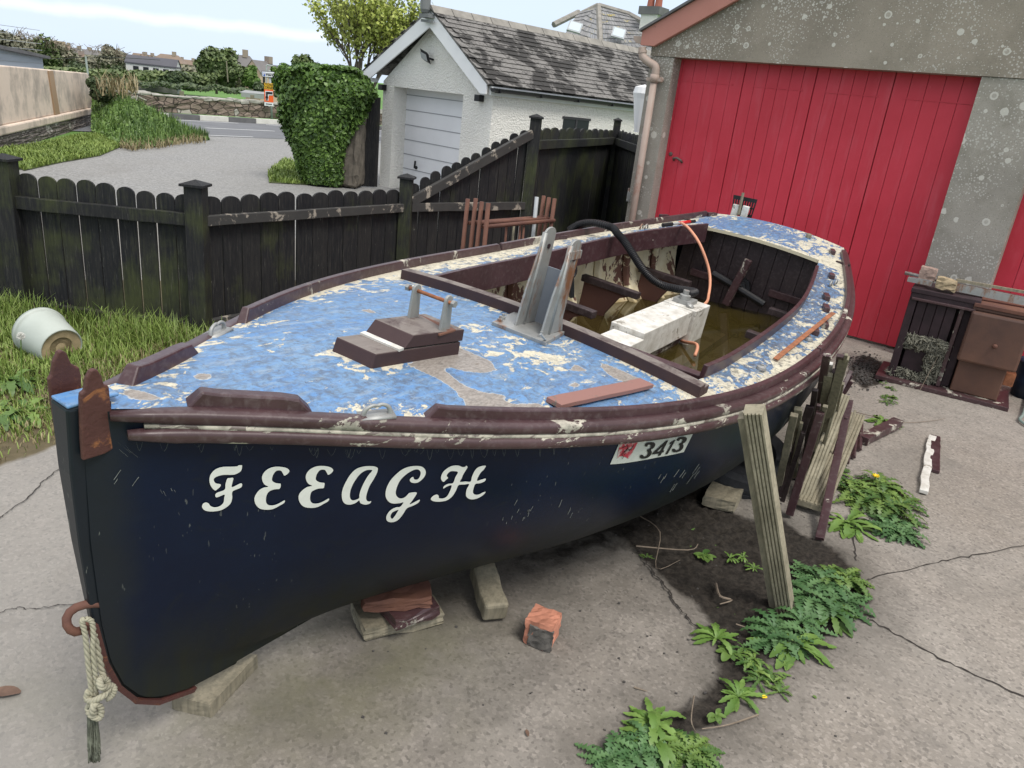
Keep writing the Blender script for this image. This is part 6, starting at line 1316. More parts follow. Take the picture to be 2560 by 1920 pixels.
# ================================================================= RUSTED KITCHEN RANGE
fL, fR = G(2222,948), G(2489,1015); xu = (fR-fL); WR = xu.length; xu.normalize(); yn_ = Vector((-xu.y,xu.x,0)); yn_ = yn_ if yn_.dot(r0-fL) > 0 else -yn_
rgT = Thing('rusty_range', fL, 'rusty iron kitchen range spilling mineral wool in front of the garage pillar', 'range cooker')
def rp_(u, v): p = PL(u, v, fL, yn_); return (p-fL).dot(xu), p.z
def RWp(x, z, y=0): return fL + xu*x + yn_*y + Vector((0,0,z-GZ))
def rgbox(name, x0,x1,z0,z1,y0,y1,m,parent=None,bevel=.004,label=None):
    bm = BM(); quadbox(bm, [RWp(x0,z0,y0),RWp(x1,z0,y0),RWp(x1,z0,y1),RWp(x0,z0,y1),RWp(x0,z1,y0),RWp(x1,z1,y0),RWp(x1,z1,y1),RWp(x0,z1,y1)]); return rgT.part(name, bm, MT[m], parent, bevel=bevel, label=label)
c5 = lambda x, y: (2180+x*.25317, 640+y*.25317)
TZ = rp_(*c5(360,300))[1]; xm = rp_(*c5(800,1200))[0]; xm2 = rp_(*c5(880,1050))[0]; dpt = .42
rgbox('base_plate', -.10, WR+.08, GZ, GZ+.035, -.09, dpt, 'maroon_worn')
xL = .0; cav = rp_(*c5(975,520))[0]; panB = rp_(*c5(700,860))[1]; panT = rp_(*c5(440,440))[1]
topB = rp_(*c5(600,450))[1]
rgbox('left_side', -.025, .03, GZ+.036, TZ-.01, 0, dpt, 'rangedark')
rgbox('top_shelf', -.03, xm+.02, TZ-.035, TZ, -.02, dpt, 'rangedark'); rgbox('front_lip', -.02, xm, topB, TZ-.036, -.012, .03, 'rangedark'); rgbox('lip_moulding', -.01, xm, topB-.012, topB+.008, -.028, .0, 'maroon_worn')
rgbox('back_panel', .03, xm+.03, GZ+.036, TZ-.04, .20, .22, 'rangedark')
px0, px1 = .035, xm-.12
for i in range(4): rgbox('grooved_panel', px0+(px1-px0)*i/4+.002, px0+(px1-px0)*(i+1)/4-.002, panB, topB-.01, .03+.002*i, .05, 'rangedark', bevel=.003)
rgbox('lower_panel', .05, px1-.09, GZ+.10, panB-.10, .04, .06, 'rangedark')
rgbox('column', xm-.10, xm-.07, GZ+.04, topB, .0, .06, 'maroon_worn'); rgbox('inner_column', xm-.068, xm-.01, GZ+.04, topB, .06, .10, 'rangedark')
# wool
def wool(x0,x1,z0,z1,n):
    bm = BM()
    for _ in range(n):
        x, z = random.uniform(x0,x1), random.uniform(z0,z1); c = RWp(x, z, .025+random.uniform(-.02,.02)); d = Vector([random.uniform(-1,1) for _ in range(3)]).normalized()*random.uniform(.02,.05)
        tube(bm, crom([c-d, c+Vector([random.uniform(-.015,.015) for _ in range(3)]), c+d+Vector((0,0,-.01))],3), lambda t: .0075*math.sin(math.pi*min(max(t,.08),.92)), 4)
    return bm
rgT.part('mineral_wool', wool(.03, px1+.01, panB-.09, panB+.0, 520), MT['insul'], smooth=True); rgT.part('mineral_wool', wool(px1-.10, px1+.02, GZ+.06, panB, 380), MT['insul'], smooth=True); rgT.part('mineral_wool', wool(-.02, px1, GZ+.04, GZ+.10, 300), MT['insul'], smooth=True)
ux0 = rp_(*c5(1050,560))[0]; ur = rp_(*c5(1330,1150))[0]; 
rgbox('oven_body', xm, ur, GZ+.036, TZ-.03, .0, dpt, 'rangerust', bevel=.01)
zb_d, zt_d = rp_(*c5(920,1025))[1], rp_(*c5(1075,545))[1]; dr0, dr1 = rp_(*c5(915,1020))[0], rp_(*c5(1420,1130))[0]
dd = rgbox('bulged_door', xm-.02, dr1, zb_d, zt_d, -.075, -.002, 'rangerust', bevel=.018)
zx, zz_ = rp_(*c5(1215,870)); bm = BM(); lathe(bm, RWp(zx,zz_,-.075), -yn_, [(0,.014),(.012,.018),(.02,.012),(.022,0)], 12); rgT.part('door_knob', bm, MT['rust'], dd, smooth=True)
rgbox('top_plate', xm-.02, ur+.35, TZ-.05, TZ-.02, -.03, dpt, 'rust'); rgbox('upper_front', xm-.02, ur+.30, zt_d+.005, TZ-.051, -.02, .06, 'rangerust')
rgbox('rusty_bracket', ur+.002, ur+.07, GZ+.16, GZ+.26, .05, .14, 'rustorange')
# on top: rails and stone blocks
def topbar(name, p, q, z, w_, h, m, label, cat='bar', rnd=False):
    a = PL(*p, fL+yn_*.12, yn_); b = PL(*q, fL+yn_*.18, yn_); bm = BM()
    if rnd: tube(bm, [a, b+(b-a)*.3], w_/2, 10)
    else: bar(bm, a, b+(b-a)*.3, w_, h)
    single(name, bm, MT[m], a, label, cat, smooth=rnd)
topbar('galvanised_pipe', (2262,682), (2560,748), TZ, .028, 0, 'galv', 'thin galvanised pipe lying across the back of the rusty range top', 'pipe', True)
topbar('galvanised_angle', (2385,716), (2560,752), TZ, .05, .06, 'galv', 'broad galvanised steel channel lying on the right of the range top', 'channel')
topbar('grey_batten', (2390,700), (2560,730), TZ, .03, .02, 'wood', 'thin grey green batten lying behind the galvanised channel', 'batten')
bm = BM(); c = PL(2320,684, fL+yn_*.15, yn_); rough_block(bm, c, xu*.058+Vector((0,0,-.004)), yn_*.05, Vector((0,0,.048)), .004, 4); single('stone_block', bm, MT['granite'], c-Vector((0,0,.05)), 'pinkish squared stone block on the left of the range top', 'stone block')
bm = BM(); c = PL(2366,710, fL+yn_*.06, yn_); rough_block(bm, c, xu*.070+Vector((0,0,-.006)), yn_*.05, Vector((0,0,.040)), .007, 4); single('stone_block', bm, MT['sandblock'], c-Vector((0,0,.04)), 'yellowish rough stone block beside the pinkish one on the range', 'stone block')
bm = BM(); c = PL(2300,703, fL+yn_*.06, yn_); 
for s_ in (-1,1): bar(bm, c-xu*.085+yn_*.035*s_, c+xu*.085+yn_*.035*s_, .014, .03)
for s_ in (-1,1): bar(bm, c-yn_*.04+xu*.08*s_, c+yn_*.04+xu*.08*s_, .014, .03)
single('iron_tray', bm, MT['galv'], c, 'small open iron frame resting on the left front of the range top', 'tray')
# blue bucket and green bottle by the right edge
bb = G(2565,995,GZ); bm = BM(); lathe(bm, bb+Vector((.02,.04,0)), (0,0,1), [(0,.11),(.12,.125),(.14,.132),(.15,.126),(.27,.14),(.29,.148),(.30,.14),(.28,.13),(.03,.1)], 28); single('blue_bucket', bm, MT['bluebucket'], bb, 'dark blue plastic bucket at the right edge beside the rusty range', 'bucket', smooth=True)
bm = BM(); g0_ = G(2505,960); tube(bm, crom([g0_+Vector((0,0,.12)), g0_+Vector((.03,-.03,.05)), g0_+Vector((.08,-.06,.02)), g0_+Vector((.16,-.08,.02)), G(2560,1030,GZ+.03), G(2550,1050,GZ+.02), G(2580,1070,GZ+.02)],6), .011, 8); single('hose_pipe', bm, pm('grey_green_hose', (.20,.26,.24), .5), g0_, 'short piece of grey green hosepipe curling on the concrete at the right edge', 'hose', smooth=True)
# ================================================================= FAR BACKGROUND
def crown(name, u, vt, vb, hw, D, m, n, label, group=None, size=.32, trunk=True, seed_l=10, flat=.8, cat='tree', thin=False, bark='bark'):
    c = FAR(u, (vt+vb)/2 if not trunk else vt*.58+vb*.42, D); d_ = D*1.0/FPX*1.05; R_ = hw*d_; H = (vb-vt)*d_; base = FAR(u, vb, D)
    t = Thing(name, base, label, cat, group); rz_ = H*(.50 if not trunk else .47)
    P_, N_ = blob_pts(c, (R_, R_*flat, rz_), n, seed_l, .25); P_[:,2] = np.maximum(P_[:,2], base.z+.1)
    leaves('crown', P_, N_+np.array([0,0,.4]), size, MT[m], t.e, base)
    if trunk:
        bm = BM(); tube(bm, [base-Vector((0,0,.4)), base.lerp(c,.55), c], lambda s: max(.02,R_*.05*(1-.6*s)), 7)
        for k in range(9):
            a = random.uniform(0,6.28); e = c+Vector((math.cos(a)*R_*.75, math.sin(a)*R_*.5, random.uniform(-.1,.8)*rz_)); s0 = base.lerp(c, random.uniform(.35,.9)); tube(bm, crom([s0, s0.lerp(e,.5)+Vector((0,0,.08*H)), e],3), lambda s: R_*.022*(1-.8*s)+.01, 5)
        t.part('trunk', bm, MT[bark])
    return t
FT = 'trees beyond the field'
crown('tree', 541, 117, 224, 56, 84, 'treeleaf', 5200, 'broad round crowned tree, largest beyond the green field', FT, .34)
crown('tree', 622, 165, 226, 30, 84, 'treeleaf2', 2400, 'smaller bright green tree between the round tree and the parking sign', FT, .30)
crown('tree', 706, 158, 252, 34, 62, 'treeleaf2', 3800, 'fresh green tree just right of the parking sign', FT, .26, trunk=False)
crown('tree', 766, 141, 215, 34, 70, 'treeleaf', 2000, 'tree whose top shows above the ivy bush', FT, .28)
crown('tree', 290, 116, 200, 42, 110, 'drabtree', 2600, 'drab half bare tree on the town skyline left of the blossom shrub', FT, .34)
crown('shrub', 328, 138, 184, 24, 105, 'blossom' if 'blossom' in MT else 'drabtree', 1500, 'greyish shrub beside the long white building', FT, .30, trunk=False, cat='shrub')
crown('tree', 586, 165, 226, 26, 90, 'drabtree', 1400, 'thin grey budding tree between the two green trees', FT, .26, bark='twig')
crown('shrub', 446, 172, 224, 44, 86, 'dusktree', 2600, 'dark rounded shrub at the left foot of the largest tree', FT, .32, trunk=False, cat='shrub')
crown('shrub', 508, 178, 228, 32, 82, 'treeleaf', 1500, 'mid green shrub directly below the largest tree', FT, .3, trunk=False, cat='shrub')
crown('shrub', 375, 178, 216, 40, 92, 'treeleaf', 1900, 'shrub below the long white building', FT, .3, trunk=False, cat='shrub')
crown('shrub', 300, 170, 214, 38, 95, 'dusktree', 1800, 'dark shrub below the drab skyline tree', FT, .3, trunk=False, cat='shrub')
crown('shrub', 245, 168, 210, 32, 95, 'treeleaf', 1500, 'shrub just right of the rounded end of the pink wall', FT, .3, trunk=False, cat='shrub')
crown('shrub', 655, 205, 240, 26, 80, 'dusktree', 1200, 'low dark shrub behind the orange sign board', FT, .26, trunk=False, cat='shrub')
crown('tree', 20, 84, 190, 60, 100, 'drabtree', 3600, 'drab budding tree furthest left above the shed roof', FT, .34)
crown('tree', 95, 96, 195, 52, 105, 'treeleaf', 3200, 'olive tree above the right end of the shed roof', FT, .34)
crown('tree', 145, 118, 195, 38, 108, 'drabtree', 2000, 'drab tree between the shed and the skyline houses', FT, .32)
crown('shrub', 195, 160, 196, 30, 100, 'dusktree', 1400, 'dark shrub behind the top edge of the pink wall', FT, .3, trunk=False, cat='shrub')
for (u, v, h) in ((30,92,26),(55,90,24),(118,100,20),(60,86,30),(160,112,14),(10,88,20),(270,120,16),(335,140,14)):
    b = FAR(u, v+h, 104); bm = BM()
    for k in range(26):
        a = b + Vector((random.uniform(-1.6,1.6), random.uniform(-1,1), 0)); tube(bm, crom([a, a+Vector((random.uniform(-.4,.4),0,h*.03)), a+Vector((random.uniform(-.8,.8),0,h*.055*random.uniform(.7,1.2)))],3), .025, 3, False)
    single('bare_tree', bm, MT['twig'], b, {30:'bare twiggy tree top above the middle of the shed roof',55:'bare twiggy tree top second from left on the skyline',118:'bare twigs standing above the right half of the shed',60:'tallest bare twigs on the far left skyline',160:'low bare twigs just right of the shed on the skyline',10:'bare twigs at the left edge of the skyline',270:'bare twigs over the drab skyline tree',335:'bare twigs over the greyish shrub by the white building'}[u], 'tree', FT)
# hedge along the far side of the field, one mass
P_ = []
for _ in range(5200):
    u = random.uniform(-60,720); v = np.interp(u,[-60,300,460,560,640,720],[205,208,216,224,234,240])+random.uniform(-7,5)+3*math.sin(u*.09); P_.append(FAR(u, v, 80+random.uniform(-2,2)))
tag(leaves('field_hedge', P_, np.tile([0,-.4,1.],(len(P_),1)), .30, MT['dusktree']), kind='stuff', label='low dark hedge along the far edge of the green field', cat='hedge')
P_ = []
for _ in range(9000):
    u = random.uniform(-200,760); v = np.interp(u,[-200,60,200,420,640,760],[178,178,186,192,204,210])+random.uniform(-12,14); P_.append(FAR(u, v, 96+random.uniform(-4,4)))
tag(leaves('distant_wood', P_, np.tile([0,-.4,1.],(len(P_),1)), .5, MT['treeleaf']), kind='stuff', label='belt of mixed far off trees below the town', cat='wood')
def fhouse(u, vb, D, w_, dp, hwall, hroof, az, wc, rc, label, chim=1, wins=2, hip=0, name='house'):
    b = FAR(u, vb, D); a = math.radians(az); X_ = Vector((math.cos(a),math.sin(a),0)); Yv = Vector((-X_.y,X_.x,0)); t = Thing(name, b, label, 'house', 'houses of the far off town'); q = D/FPX*1.05; w_, dp, hwall, hroof = w_*q/2, dp*q/2, hwall*q, hroof*q; Zv = Vector((0,0,1))
    bm = BM(); quadbox(bm, [b+X_*sx*w_+Yv*sy*dp-Zv*3 for sx, sy in ((-1,-1),(1,-1),(1,1),(-1,1))]+[b+X_*sx*w_+Yv*sy*dp+Zv*hwall for sx, sy in ((-1,-1),(1,-1),(1,1),(-1,1))])
    if not hip: prism(bm, [b-X_*(w_)-Yv*dp+Zv*hwall, b-X_*w_+Yv*dp+Zv*hwall, b-X_*w_+Zv*(hwall+hroof)], X_*2*w_)
    t.part('wall', bm, wc); bm = BM(); o = w_*1.04; e = dp*1.1; r = b+Zv*(hwall+hroof+.05); dz__ = Zv*(hwall-hroof*.08)
    rl, rr3 = r-X_*(o-hip*dp), r+X_*(o-hip*dp)
    c4 = [b+X_*sx*o+Yv*sy*e+dz__ for sx, sy in ((-1,-1),(1,-1),(1,1),(-1,1))]
    v = [bm.verts.new(p) for p in c4+[rl, rr3]]+[bm.verts.new(p-Zv*.15) for p in c4]
    for f in ((0,1,5,4),(2,3,4,5),(1,2,5),(3,0,4)):
        if hip or len(f) == 4: bm.faces.new([v[i] for i in f])
    bm.faces.new([v[i] for i in (0,6,7,1)]); bm.faces.new([v[i] for i in (1,7,8,2)]); ro = t.part('roof', bm, rc)
    for k in range(chim):
        c = r+X_*(w_*.75*(1 if k == 0 else -1)*(1-.6*hip)); bm = BM(); box(bm, c+Zv*.15*hroof, X_*.045*w_+X_*.2, Yv*.35, Zv*(.25*hroof+.1)); t.part('chimney', bm, pm('far_chimney', (.30,.24,.20)), ro)
    for k in range(wins):
        c = b+X_*w_*(-.6+1.2*k/max(1,wins-1))-Yv*(dp+.02)+Zv*hwall*.5; bm = BM(); box(bm, c, X_*w_*.11, Yv*.02, Zv*hwall*.2); t.part('window', bm, MT['glass'])
    return t
wW, wP, wG = pm('far_white_wall', (.62,.62,.60)), pm('far_peach_wall', (.48,.36,.27)), pm('far_grey_wall', (.30,.28,.26)); wB = pm('far_brick_wall', (.34,.20,.15))
rD, rB, rG = pm('far_dark_roof', (.085,.085,.10)), pm('far_brown_roof', (.21,.155,.12)), pm('far_grey_roof', (.16,.15,.15))
fhouse(385, 192, 100, 95, 30, 24, 12, 8, wW, rD, 'long low white building with dark roof in front of the town', 0, 4)
fhouse(600, 195, 125, 78, 40, 20, 24, 6, wG, rG, 'large hip roofed house standing up behind the trees', 1, 0, 1)
fhouse(655, 222, 90, 50, 44, 34, 20, 62, wP, rG, 'peach coloured gabled house behind the parking sign', 1, 2)
fhouse(690, 205, 110, 36, 24, 22, 10, 5, wG, rD, 'dark roofed house right of the peach gable', 0, 0)
fhouse(425, 165, 190, 62, 30, 8, 13, 5, wP, rB, 'brown roofed house on the skyline above the long white building', 1, 2, 1)
fhouse(180, 172, 130, 52, 26, 18, 10, 5, wB, rB, 'brick house with brown roof above the pink wall', 1, 3)
hl = ['first','second','third','fourth','fifth','sixth','seventh','eighth']
for i, (u, v, w_, wc, rc) in enumerate(((160,128,26,wG,rB),(186,136,30,wW,rG),(214,140,26,wG,rG),(242,142,34,wP,rG),(352,150,30,wG,rB),(372,153,24,wW,rB),(395,156,26,wG,rG),(470,165,28,wG,rB))):
    fhouse(u, v+6, 210, w_, 18, 8, 8, random.uniform(-10,15), wc, rc, hl[i]+' small house from the left along the town skyline', 2 if i % 2 else 1, 2)
P_ = []
for _ in range(11000):
    u = random.uniform(-120,700); top = np.interp(u,[-120,40,110,170,260,330,420,520,600,700],[112,108,116,137,146,152,164,176,186,196])+4*math.sin(u*.13)+3*math.sin(u*.31); P_.append(FAR(u, random.uniform(top, 205), 128+random.uniform(-5,5)))
tag(leaves('town_trees', P_, np.tile([0,-.4,1.],(len(P_),1)), .62, MT['drabtree']), kind='stuff', label='drab trees and bushes filling the slope below the town', cat='wood')
bm = BM(); c = FAR(147,128,150); box(bm, c, (.9,0,0), (0,.6,0), (0,0,1.5)); single('chimney_stack', bm, wP, c, 'lone peach chimney stack rising above the trees on the left', 'chimney')
bm = BM(); a = FAR(214,141,60); tube(bm, [a, FAR(220,186,60)], .06, 7); 
single('utility_pole', bm, MT['pole'], FAR(220,186,60), 'thin pole standing behind the rounded end of the pink wall', 'pole')
bm = BM(); w0 = FAR(0,143,60)-Vector((6,0,0)); tube(bm, crom([FAR(100,146,60), FAR(160,147,60), FAR(214,142.5,60), FAR(300,144,62), FAR(400,150,66)],5), .02, 4); single('overhead_wire', bm, MT['black'], a, 'thin overhead wire passing the pole above the pink wall', 'wire')
bm = BM(); tube(bm, [FAR(566,152,80), FAR(570,205,80)], .055, 7); single('utility_pole', bm, MT['wood'], FAR(570,205,80), 'pole among the thin trees right of the round tree', 'pole')
bm = BM(); tube(bm, [FAR(667,232,58), FAR(666,163,58), FAR(668,162.5,58), FAR(682,164.5,58)], .05, 6); single('street_lamp', bm, MT['pole'], FAR(667,232,58), 'slim street lamp standing behind the parking sign', 'street lamp')
for i, (u, v, h) in enumerate(((455,246,15),(631,258,17))):
    b = FAR(u, v, 36); bm = BM(); bar(bm, b-Vector((0,0,.3)), b+Vector((0,0,h*36/FPX)), .13, .13, (0,1,0), 3, .01); single('field_post', bm, MT['wood'], b, ['grey wooden post behind the stone wall, left one','grey wooden post behind the stone wall near the orange sign'][i], 'post')
bm = BM(); b = FAR(640,240,66); box(bm, b, (.9,.2,0), (0,.5,0), (0,0,.15)); prism(bm, [b+Vector((-1.05,-.6,.14)), b+Vector((.95,-.3,.17)), b+Vector((.95,.6,.3)), b+Vector((-1.05,.6,.3))], (0,0,.04)); single('low_shelter', bm, pm('far_grey_sheet', (.27,.28,.28)), b, 'small low grey shed at the field edge left of the orange sign', 'shed')
# ---------------------------------------------------------------- signs
sb = G(680,298); sD = math.hypot(sb.x, sb.y); fn = Vector((sb.x,sb.y,0)).normalized(); sx_ = Vector((fn.y,-fn.x,0))
rs = Thing('road_sign', sb, 'grey sign pole with parking arrow, yellow and orange direction boards by the stone wall', 'road sign')
def SP_(u, v, off=0.): return PL(u, v, sb-fn*off, fn)
def spanel(name, pts, m, off, th=.01, parent=None, label=None):
    bm = BM(); prism(bm, [SP_(u, v, off) for u, v in pts], fn*th); return rs.part(name, bm, m, parent, label=label)
def stext(name, body, u, v, px_h, m, off, parent, spacing=1.0, wide=1.0, al='CENTER'):
    cu = bpy.data.curves.new('lettering', 'FONT'); cu.body = body; cu.align_x = al; cu.align_y = 'CENTER'; cu.size = px_h/FPX*sD*1.35; cu.space_line = .8; cu.space_character = spacing; cu.extrude = .001; cu.offset = .002
    to = bpy.data.objects.new('t', cu); COL.objects.link(to); bpy.context.view_layer.update(); me = bpy.data.meshes.new_from_object(to.evaluated_get(bpy.context.evaluated_depsgraph_get())); bpy.data.objects.remove(to)
    up = Vector((0,0,1)); X_ = sx_*wide; Mx = Matrix((X_, up, -fn)).transposed().to_4x4(); Mx.translation = SP_(u, v, off)-rs.b; me.transform(Mx); return link(name, me, m, parent)
bm = BM(); tube(bm, [sb-Vector((0,0,.1)), SP_(674,176)], .045, 8); rs.part('pole', bm, MT['pole'], smooth=True)
pk = spanel('parking_board', [(653,177.2),(685.5,178.8),(690,187),(686,195.5),(654.3,192.3)], MT['blackink'], .06); spanel('white_face', [(654.2,178.6),(685,180.2),(688.7,187),(685.4,194),(655.4,191)], MT['sgnw'], .075, .01, pk)
spanel('blue_square', [(656,180.2),(663,180.7),(663.4,190),(656.6,189.3)], MT['sgnblue'], .085, .005, pk); stext('lettering', 'P', 659.7, 185.2, 7.6, MT['sgnw'], .10, pk, label if False else 1.0)
spanel('coach_symbol', [(665,183),(682,184.2),(682.3,189.6),(665.3,188.4)], MT['blackink'], .09, .005, pk); spanel('coach_window', [(666.2,184.6),(681,185.6),(681.1,186.6),(666.3,185.6)], MT['sgnw'], .10, .005, pk)
for u_ in (668.5,678.5): bm = BM(); lathe(bm, SP_(u_,189.2+(u_-668)*.07,.10), -fn, [(0,.022),(.01,.022)], 10); rs.part('wheel', bm, MT['sgnw'], pk)
spanel('arrow_head', [(683.6,182),(685.2,182.2),(687.6,187),(685.6,192.4),(684,192),(686,187)], MT['blackink'], .092, .005, pk)
yb_ = spanel('yellow_board', [(660,206.8),(682.6,208.6),(683,224.5),(660.4,222.6)], MT['sgny'], .06); stext('lettering', 'C/TOWN\nCORNER', 671.5, 215.6, 5.6, MT['blackink'], .075, yb_, 1.0, .78)
ob = spanel('orange_board', [(660.4,223),(683,225),(683.6,256.4),(661,254.4)], MT['sgno'], .055)
spanel('white_outline', [(663,227),(682,228.6),(682.2,238.6),(672,238),(671,251.5),(664.2,251)], MT['sgnw'], .068, .005, ob)
spanel('black_arrow', [(664.6,229),(681.2,230.4),(681.3,235.8),(669.6,235),(669.6,240.2),(671,243.6),(669.4,247),(669.3,250.6),(665.2,250.2),(665.2,245.6),(663.4,242.8),(665,240)], MT['blackink'], .08, .005, ob)
wb_ = spanel('white_board', [(661,254.6),(683.4,256.6),(683.4,265.6),(661.2,264)], MT['sgnw'], .05)
spanel('dark_print', [(664.5,258.6),(680,260),(680,261.8),(664.5,260.4)], MT['blackink'], .062, .005, wb_)
# ---------------------------------------------------------------- lime green tree behind the white garage
lt0 = FAR(900,225,26); lt = Thing('spring_tree', lt0, 'tall pale lime green tree just coming into leaf behind the white garage gable', 'tree')
bm = BM(); LP, LN = [], []
def grow(p, d, L_, r, depth):
    q = p+d*L_; tube(bm, crom([p, p.lerp(q,.5)+Vector((random.uniform(-.04,.04),random.uniform(-.04,.04),0))*L_, q],2), lambda s: r*(1-.5*s), 5)
    if depth >= 2:
        for k in range(7 if depth == 2 else 11):
            s = random.random(); c = p.lerp(q, s)+Vector([random.gauss(0,.10) for _ in range(3)]); LP.append(c); LN.append((random.uniform(-1,1),random.uniform(-1,1),.6))
    if depth < 4:
        for k in range(4 if depth < 2 else 3):
            a = random.uniform(0,6.28); sp = (.42,.38,.36,.35)[depth]; nd = (d+Vector((math.cos(a),math.sin(a),random.uniform(-.1,.3)))*sp).normalized(); nd.z = abs(nd.z)*.9+.12; grow(p.lerp(q, random.uniform(.45,1)), nd.normalized(), L_*random.uniform(.62,.85), r*.55, depth+1)
for k in range(4): grow(lt0+Vector((0,0,-.6)), Vector((-.30+.27*k, random.uniform(-.2,.2), 1)).normalized(), 1.45, .07, 0)
lt.part('trunk', bm, MT['bark']); leaves('crown', LP, LN, .095, MT['limeleaf'], lt.e, lt0, aspect=.9)
# ================================================================= VEGETATION NEAR BY
def inpoly(poly, n):
    Q = np.array(poly); lo, hi = Q.min(0), Q.max(0); out = []
    while len(out) < n:
        P_ = rng.uniform(lo, hi, (n*2,2)); out += list(P_[sdist(P_, poly) < 0])
    return np.array(out[:n])
# grass between fence and slab
tf = np.array(TURF); P_ = inpoly(TURF, 90000); dd_ = -sdist(P_, TURF); keep = (P_[:,0] > -6) & (P_[:,1] < 5.05) & (rng.uniform(size=len(P_)) < np.clip(dd_/.25, .12, 1))
clump = .5+.5*np.sin(P_[:,0]*5.1+1.3*np.sin(P_[:,1]*4.3))*np.sin(P_[:,1]*6.2+P_[:,0]); keep &= rng.uniform(size=len(P_)) < .35+.65*clump
P_ = P_[keep]; dd_ = dd_[keep]; clump = clump[keep]; hh_ = (.05+.13*clump*np.clip(dd_/.8,.25,1)+.14*np.clip((P_[:,1]-4.3)/.6,0,1)*rng.uniform(.2,1,len(P_)))*rng.uniform(.4,1.0,len(P_))
P3_ = np.concatenate([P_, np.full((len(P_),1), GZ)],1); sp_l = rng.uniform(size=len(P_)) < np.where(dd_ < .35, .45, .10)
tag(blades('grass', P3_[~sp_l], hh_[~sp_l], MT['grass'], .0032, .75), kind='stuff', label='long green grass between the black fence and the concrete', cat='grass'); tag(blades('dry_grass', P3_[sp_l], hh_[sp_l]*.8, MT['grass_dry'], .0028, 1.1), kind='stuff', label='dry pale grass along the edge of the concrete', cat='grass')
# verge and bank on the far side of the lane
VG = gp([(-200,420),(0,395),(60,425),(150,405),(250,388),(312,362),(290,335),(200,340),(60,370),(0,372),(-200,420)]); VG2 = gp([(670,430),(712,400),(760,405),(800,455),(790,462),(672,455)])
sheet('verge_ground', VG[:-1], GZ-.010, pm('verge_soil', (.07,.09,.03), .9)); sheet('verge_ground', VG2, GZ-.008, pm('verge_soil', (.07,.09,.03), .9))
P_ = np.concatenate([inpoly(VG[:-1], 16000), inpoly(VG2, 2500)]); tag(blades('verge_grass', np.concatenate([P_, np.full((len(P_),1), GZ)],1), .09, MT['grass'], .010, .8), kind='stuff', label='short grass verge at the foot of the pink wall and the ivy pillar', cat='grass')
bank = []; bn = []
for _ in range(34000):
    u = random.uniform(232,520); top = np.interp(u,[232,250,300,340,400,450,500,520],[238,232,236,252,285,312,338,346]); bot = np.interp(u,[232,262,300,330,400,460,520],[330,345,365,371,364,352,348]); v = top+(bot-top)*random.random()**.8
    f = 1-(v-top)/max(1,bot-top); gb = G(u, bot); D0 = math.hypot(gb.x, gb.y); D = D0+f*min(5.5,(bot-top)*.035)+random.uniform(-.12,.12); p = FAR(u, v+random.uniform(-2,2)+2.5*math.sin(u*.21)*f, D); bank.append(p); bn.append((0,-.5,.8))
bk0 = G(330,371); bs = Thing('nettle_bank', bk0, 'thick bank of nettles spilling from the pink wall onto the lane', 'undergrowth'); leaves('foliage', bank, bn, .085, MT['nettle'], bs.e, bk0)
P_ = np.array([tuple(FAR(u, v, D)) for u, v, D in [(random.uniform(380,512), 0, 0) for _ in range(0)]] or [(0,0,0)])
pts = []
P2b = [bank[i] for i in range(0, len(bank), 5)]; leaves('pale_foliage', [p+Vector((0,-.03,.04)) for p in P2b], [(0,-.5,.8)]*len(P2b), .075, MT['weed2'], bs.e, bk0)
pts = [tuple(bank[i]) for i in range(3, len(bank), 9)]; blades('stalks', np.array(pts), .22, MT['weed'], .008, .5, bs.e, bk0); pts = []
for _ in range(2600):
    u = random.uniform(300,515); v = np.interp(u,[300,330,400,460,520],[362,368,362,352,348])+random.uniform(-16,2); gb = G(u, v+8); pts.append((gb.x, gb.y, GZ))
blades('dry_stems', np.array(pts[::3]), .20, MT['grass_dry'], .008, 1.1, bs.e, bk0)
pts = [tuple(FAR(random.uniform(245,345), random.uniform(215,250), 22.5+random.uniform(-.5,.5))) for _ in range(900)]; blades('long_leaves', np.array(pts[::4]), .42, MT['grass_dry'], .014, .9, bs.e, bk0)
P_, N_ = blob_pts(FAR(252,232,22.6), (.42,.3,.36), 1500, 4); leaves('dark_shrub', P_, N_, .09, MT['dusktree'], bs.e, bk0)
# rosette weeds in the joint
def leaf_strip(VV, FF, base, az, L_, W_, arch, lobes, jag, twist=.0, n=12):
    d = np.array([math.cos(az), math.sin(az), 0]); s = np.array([-d[1], d[0], 0]); up = np.array([0,0,1.]); i0 = len(VV); el = arch
    p = np.array(base, float); a = el; step = L_/n
    for i in range(n+1):
        t = i/n; env = math.sin(math.pi*min(.97,(t*.92+.05)))**.75 * (.35+.65*t if lobes else 1) ; w_ = W_*env*(1 if not lobes else (1.0 if i % 2 else 1-jag)); w_ = max(w_, W_*.05)
        fold = up*w_*.28
        VV += [tuple(p - s*w_ + fold + d*(step*.5 if (lobes and i % 2) else 0)*-1), tuple(p), tuple(p + s*w_ + fold - d*(step*.5 if (lobes and i % 2) else 0))]
        a -= (el+.55)/n*1.15; p = p + (d*math.cos(a)+up*math.sin(a))*step; p[2] = max(p[2], GZ+.006)
    for i in range(n):
        q = i0+3*i; FF += [(q,q+1,q+4,q+3),(q+1,q+2,q+5,q+4)]
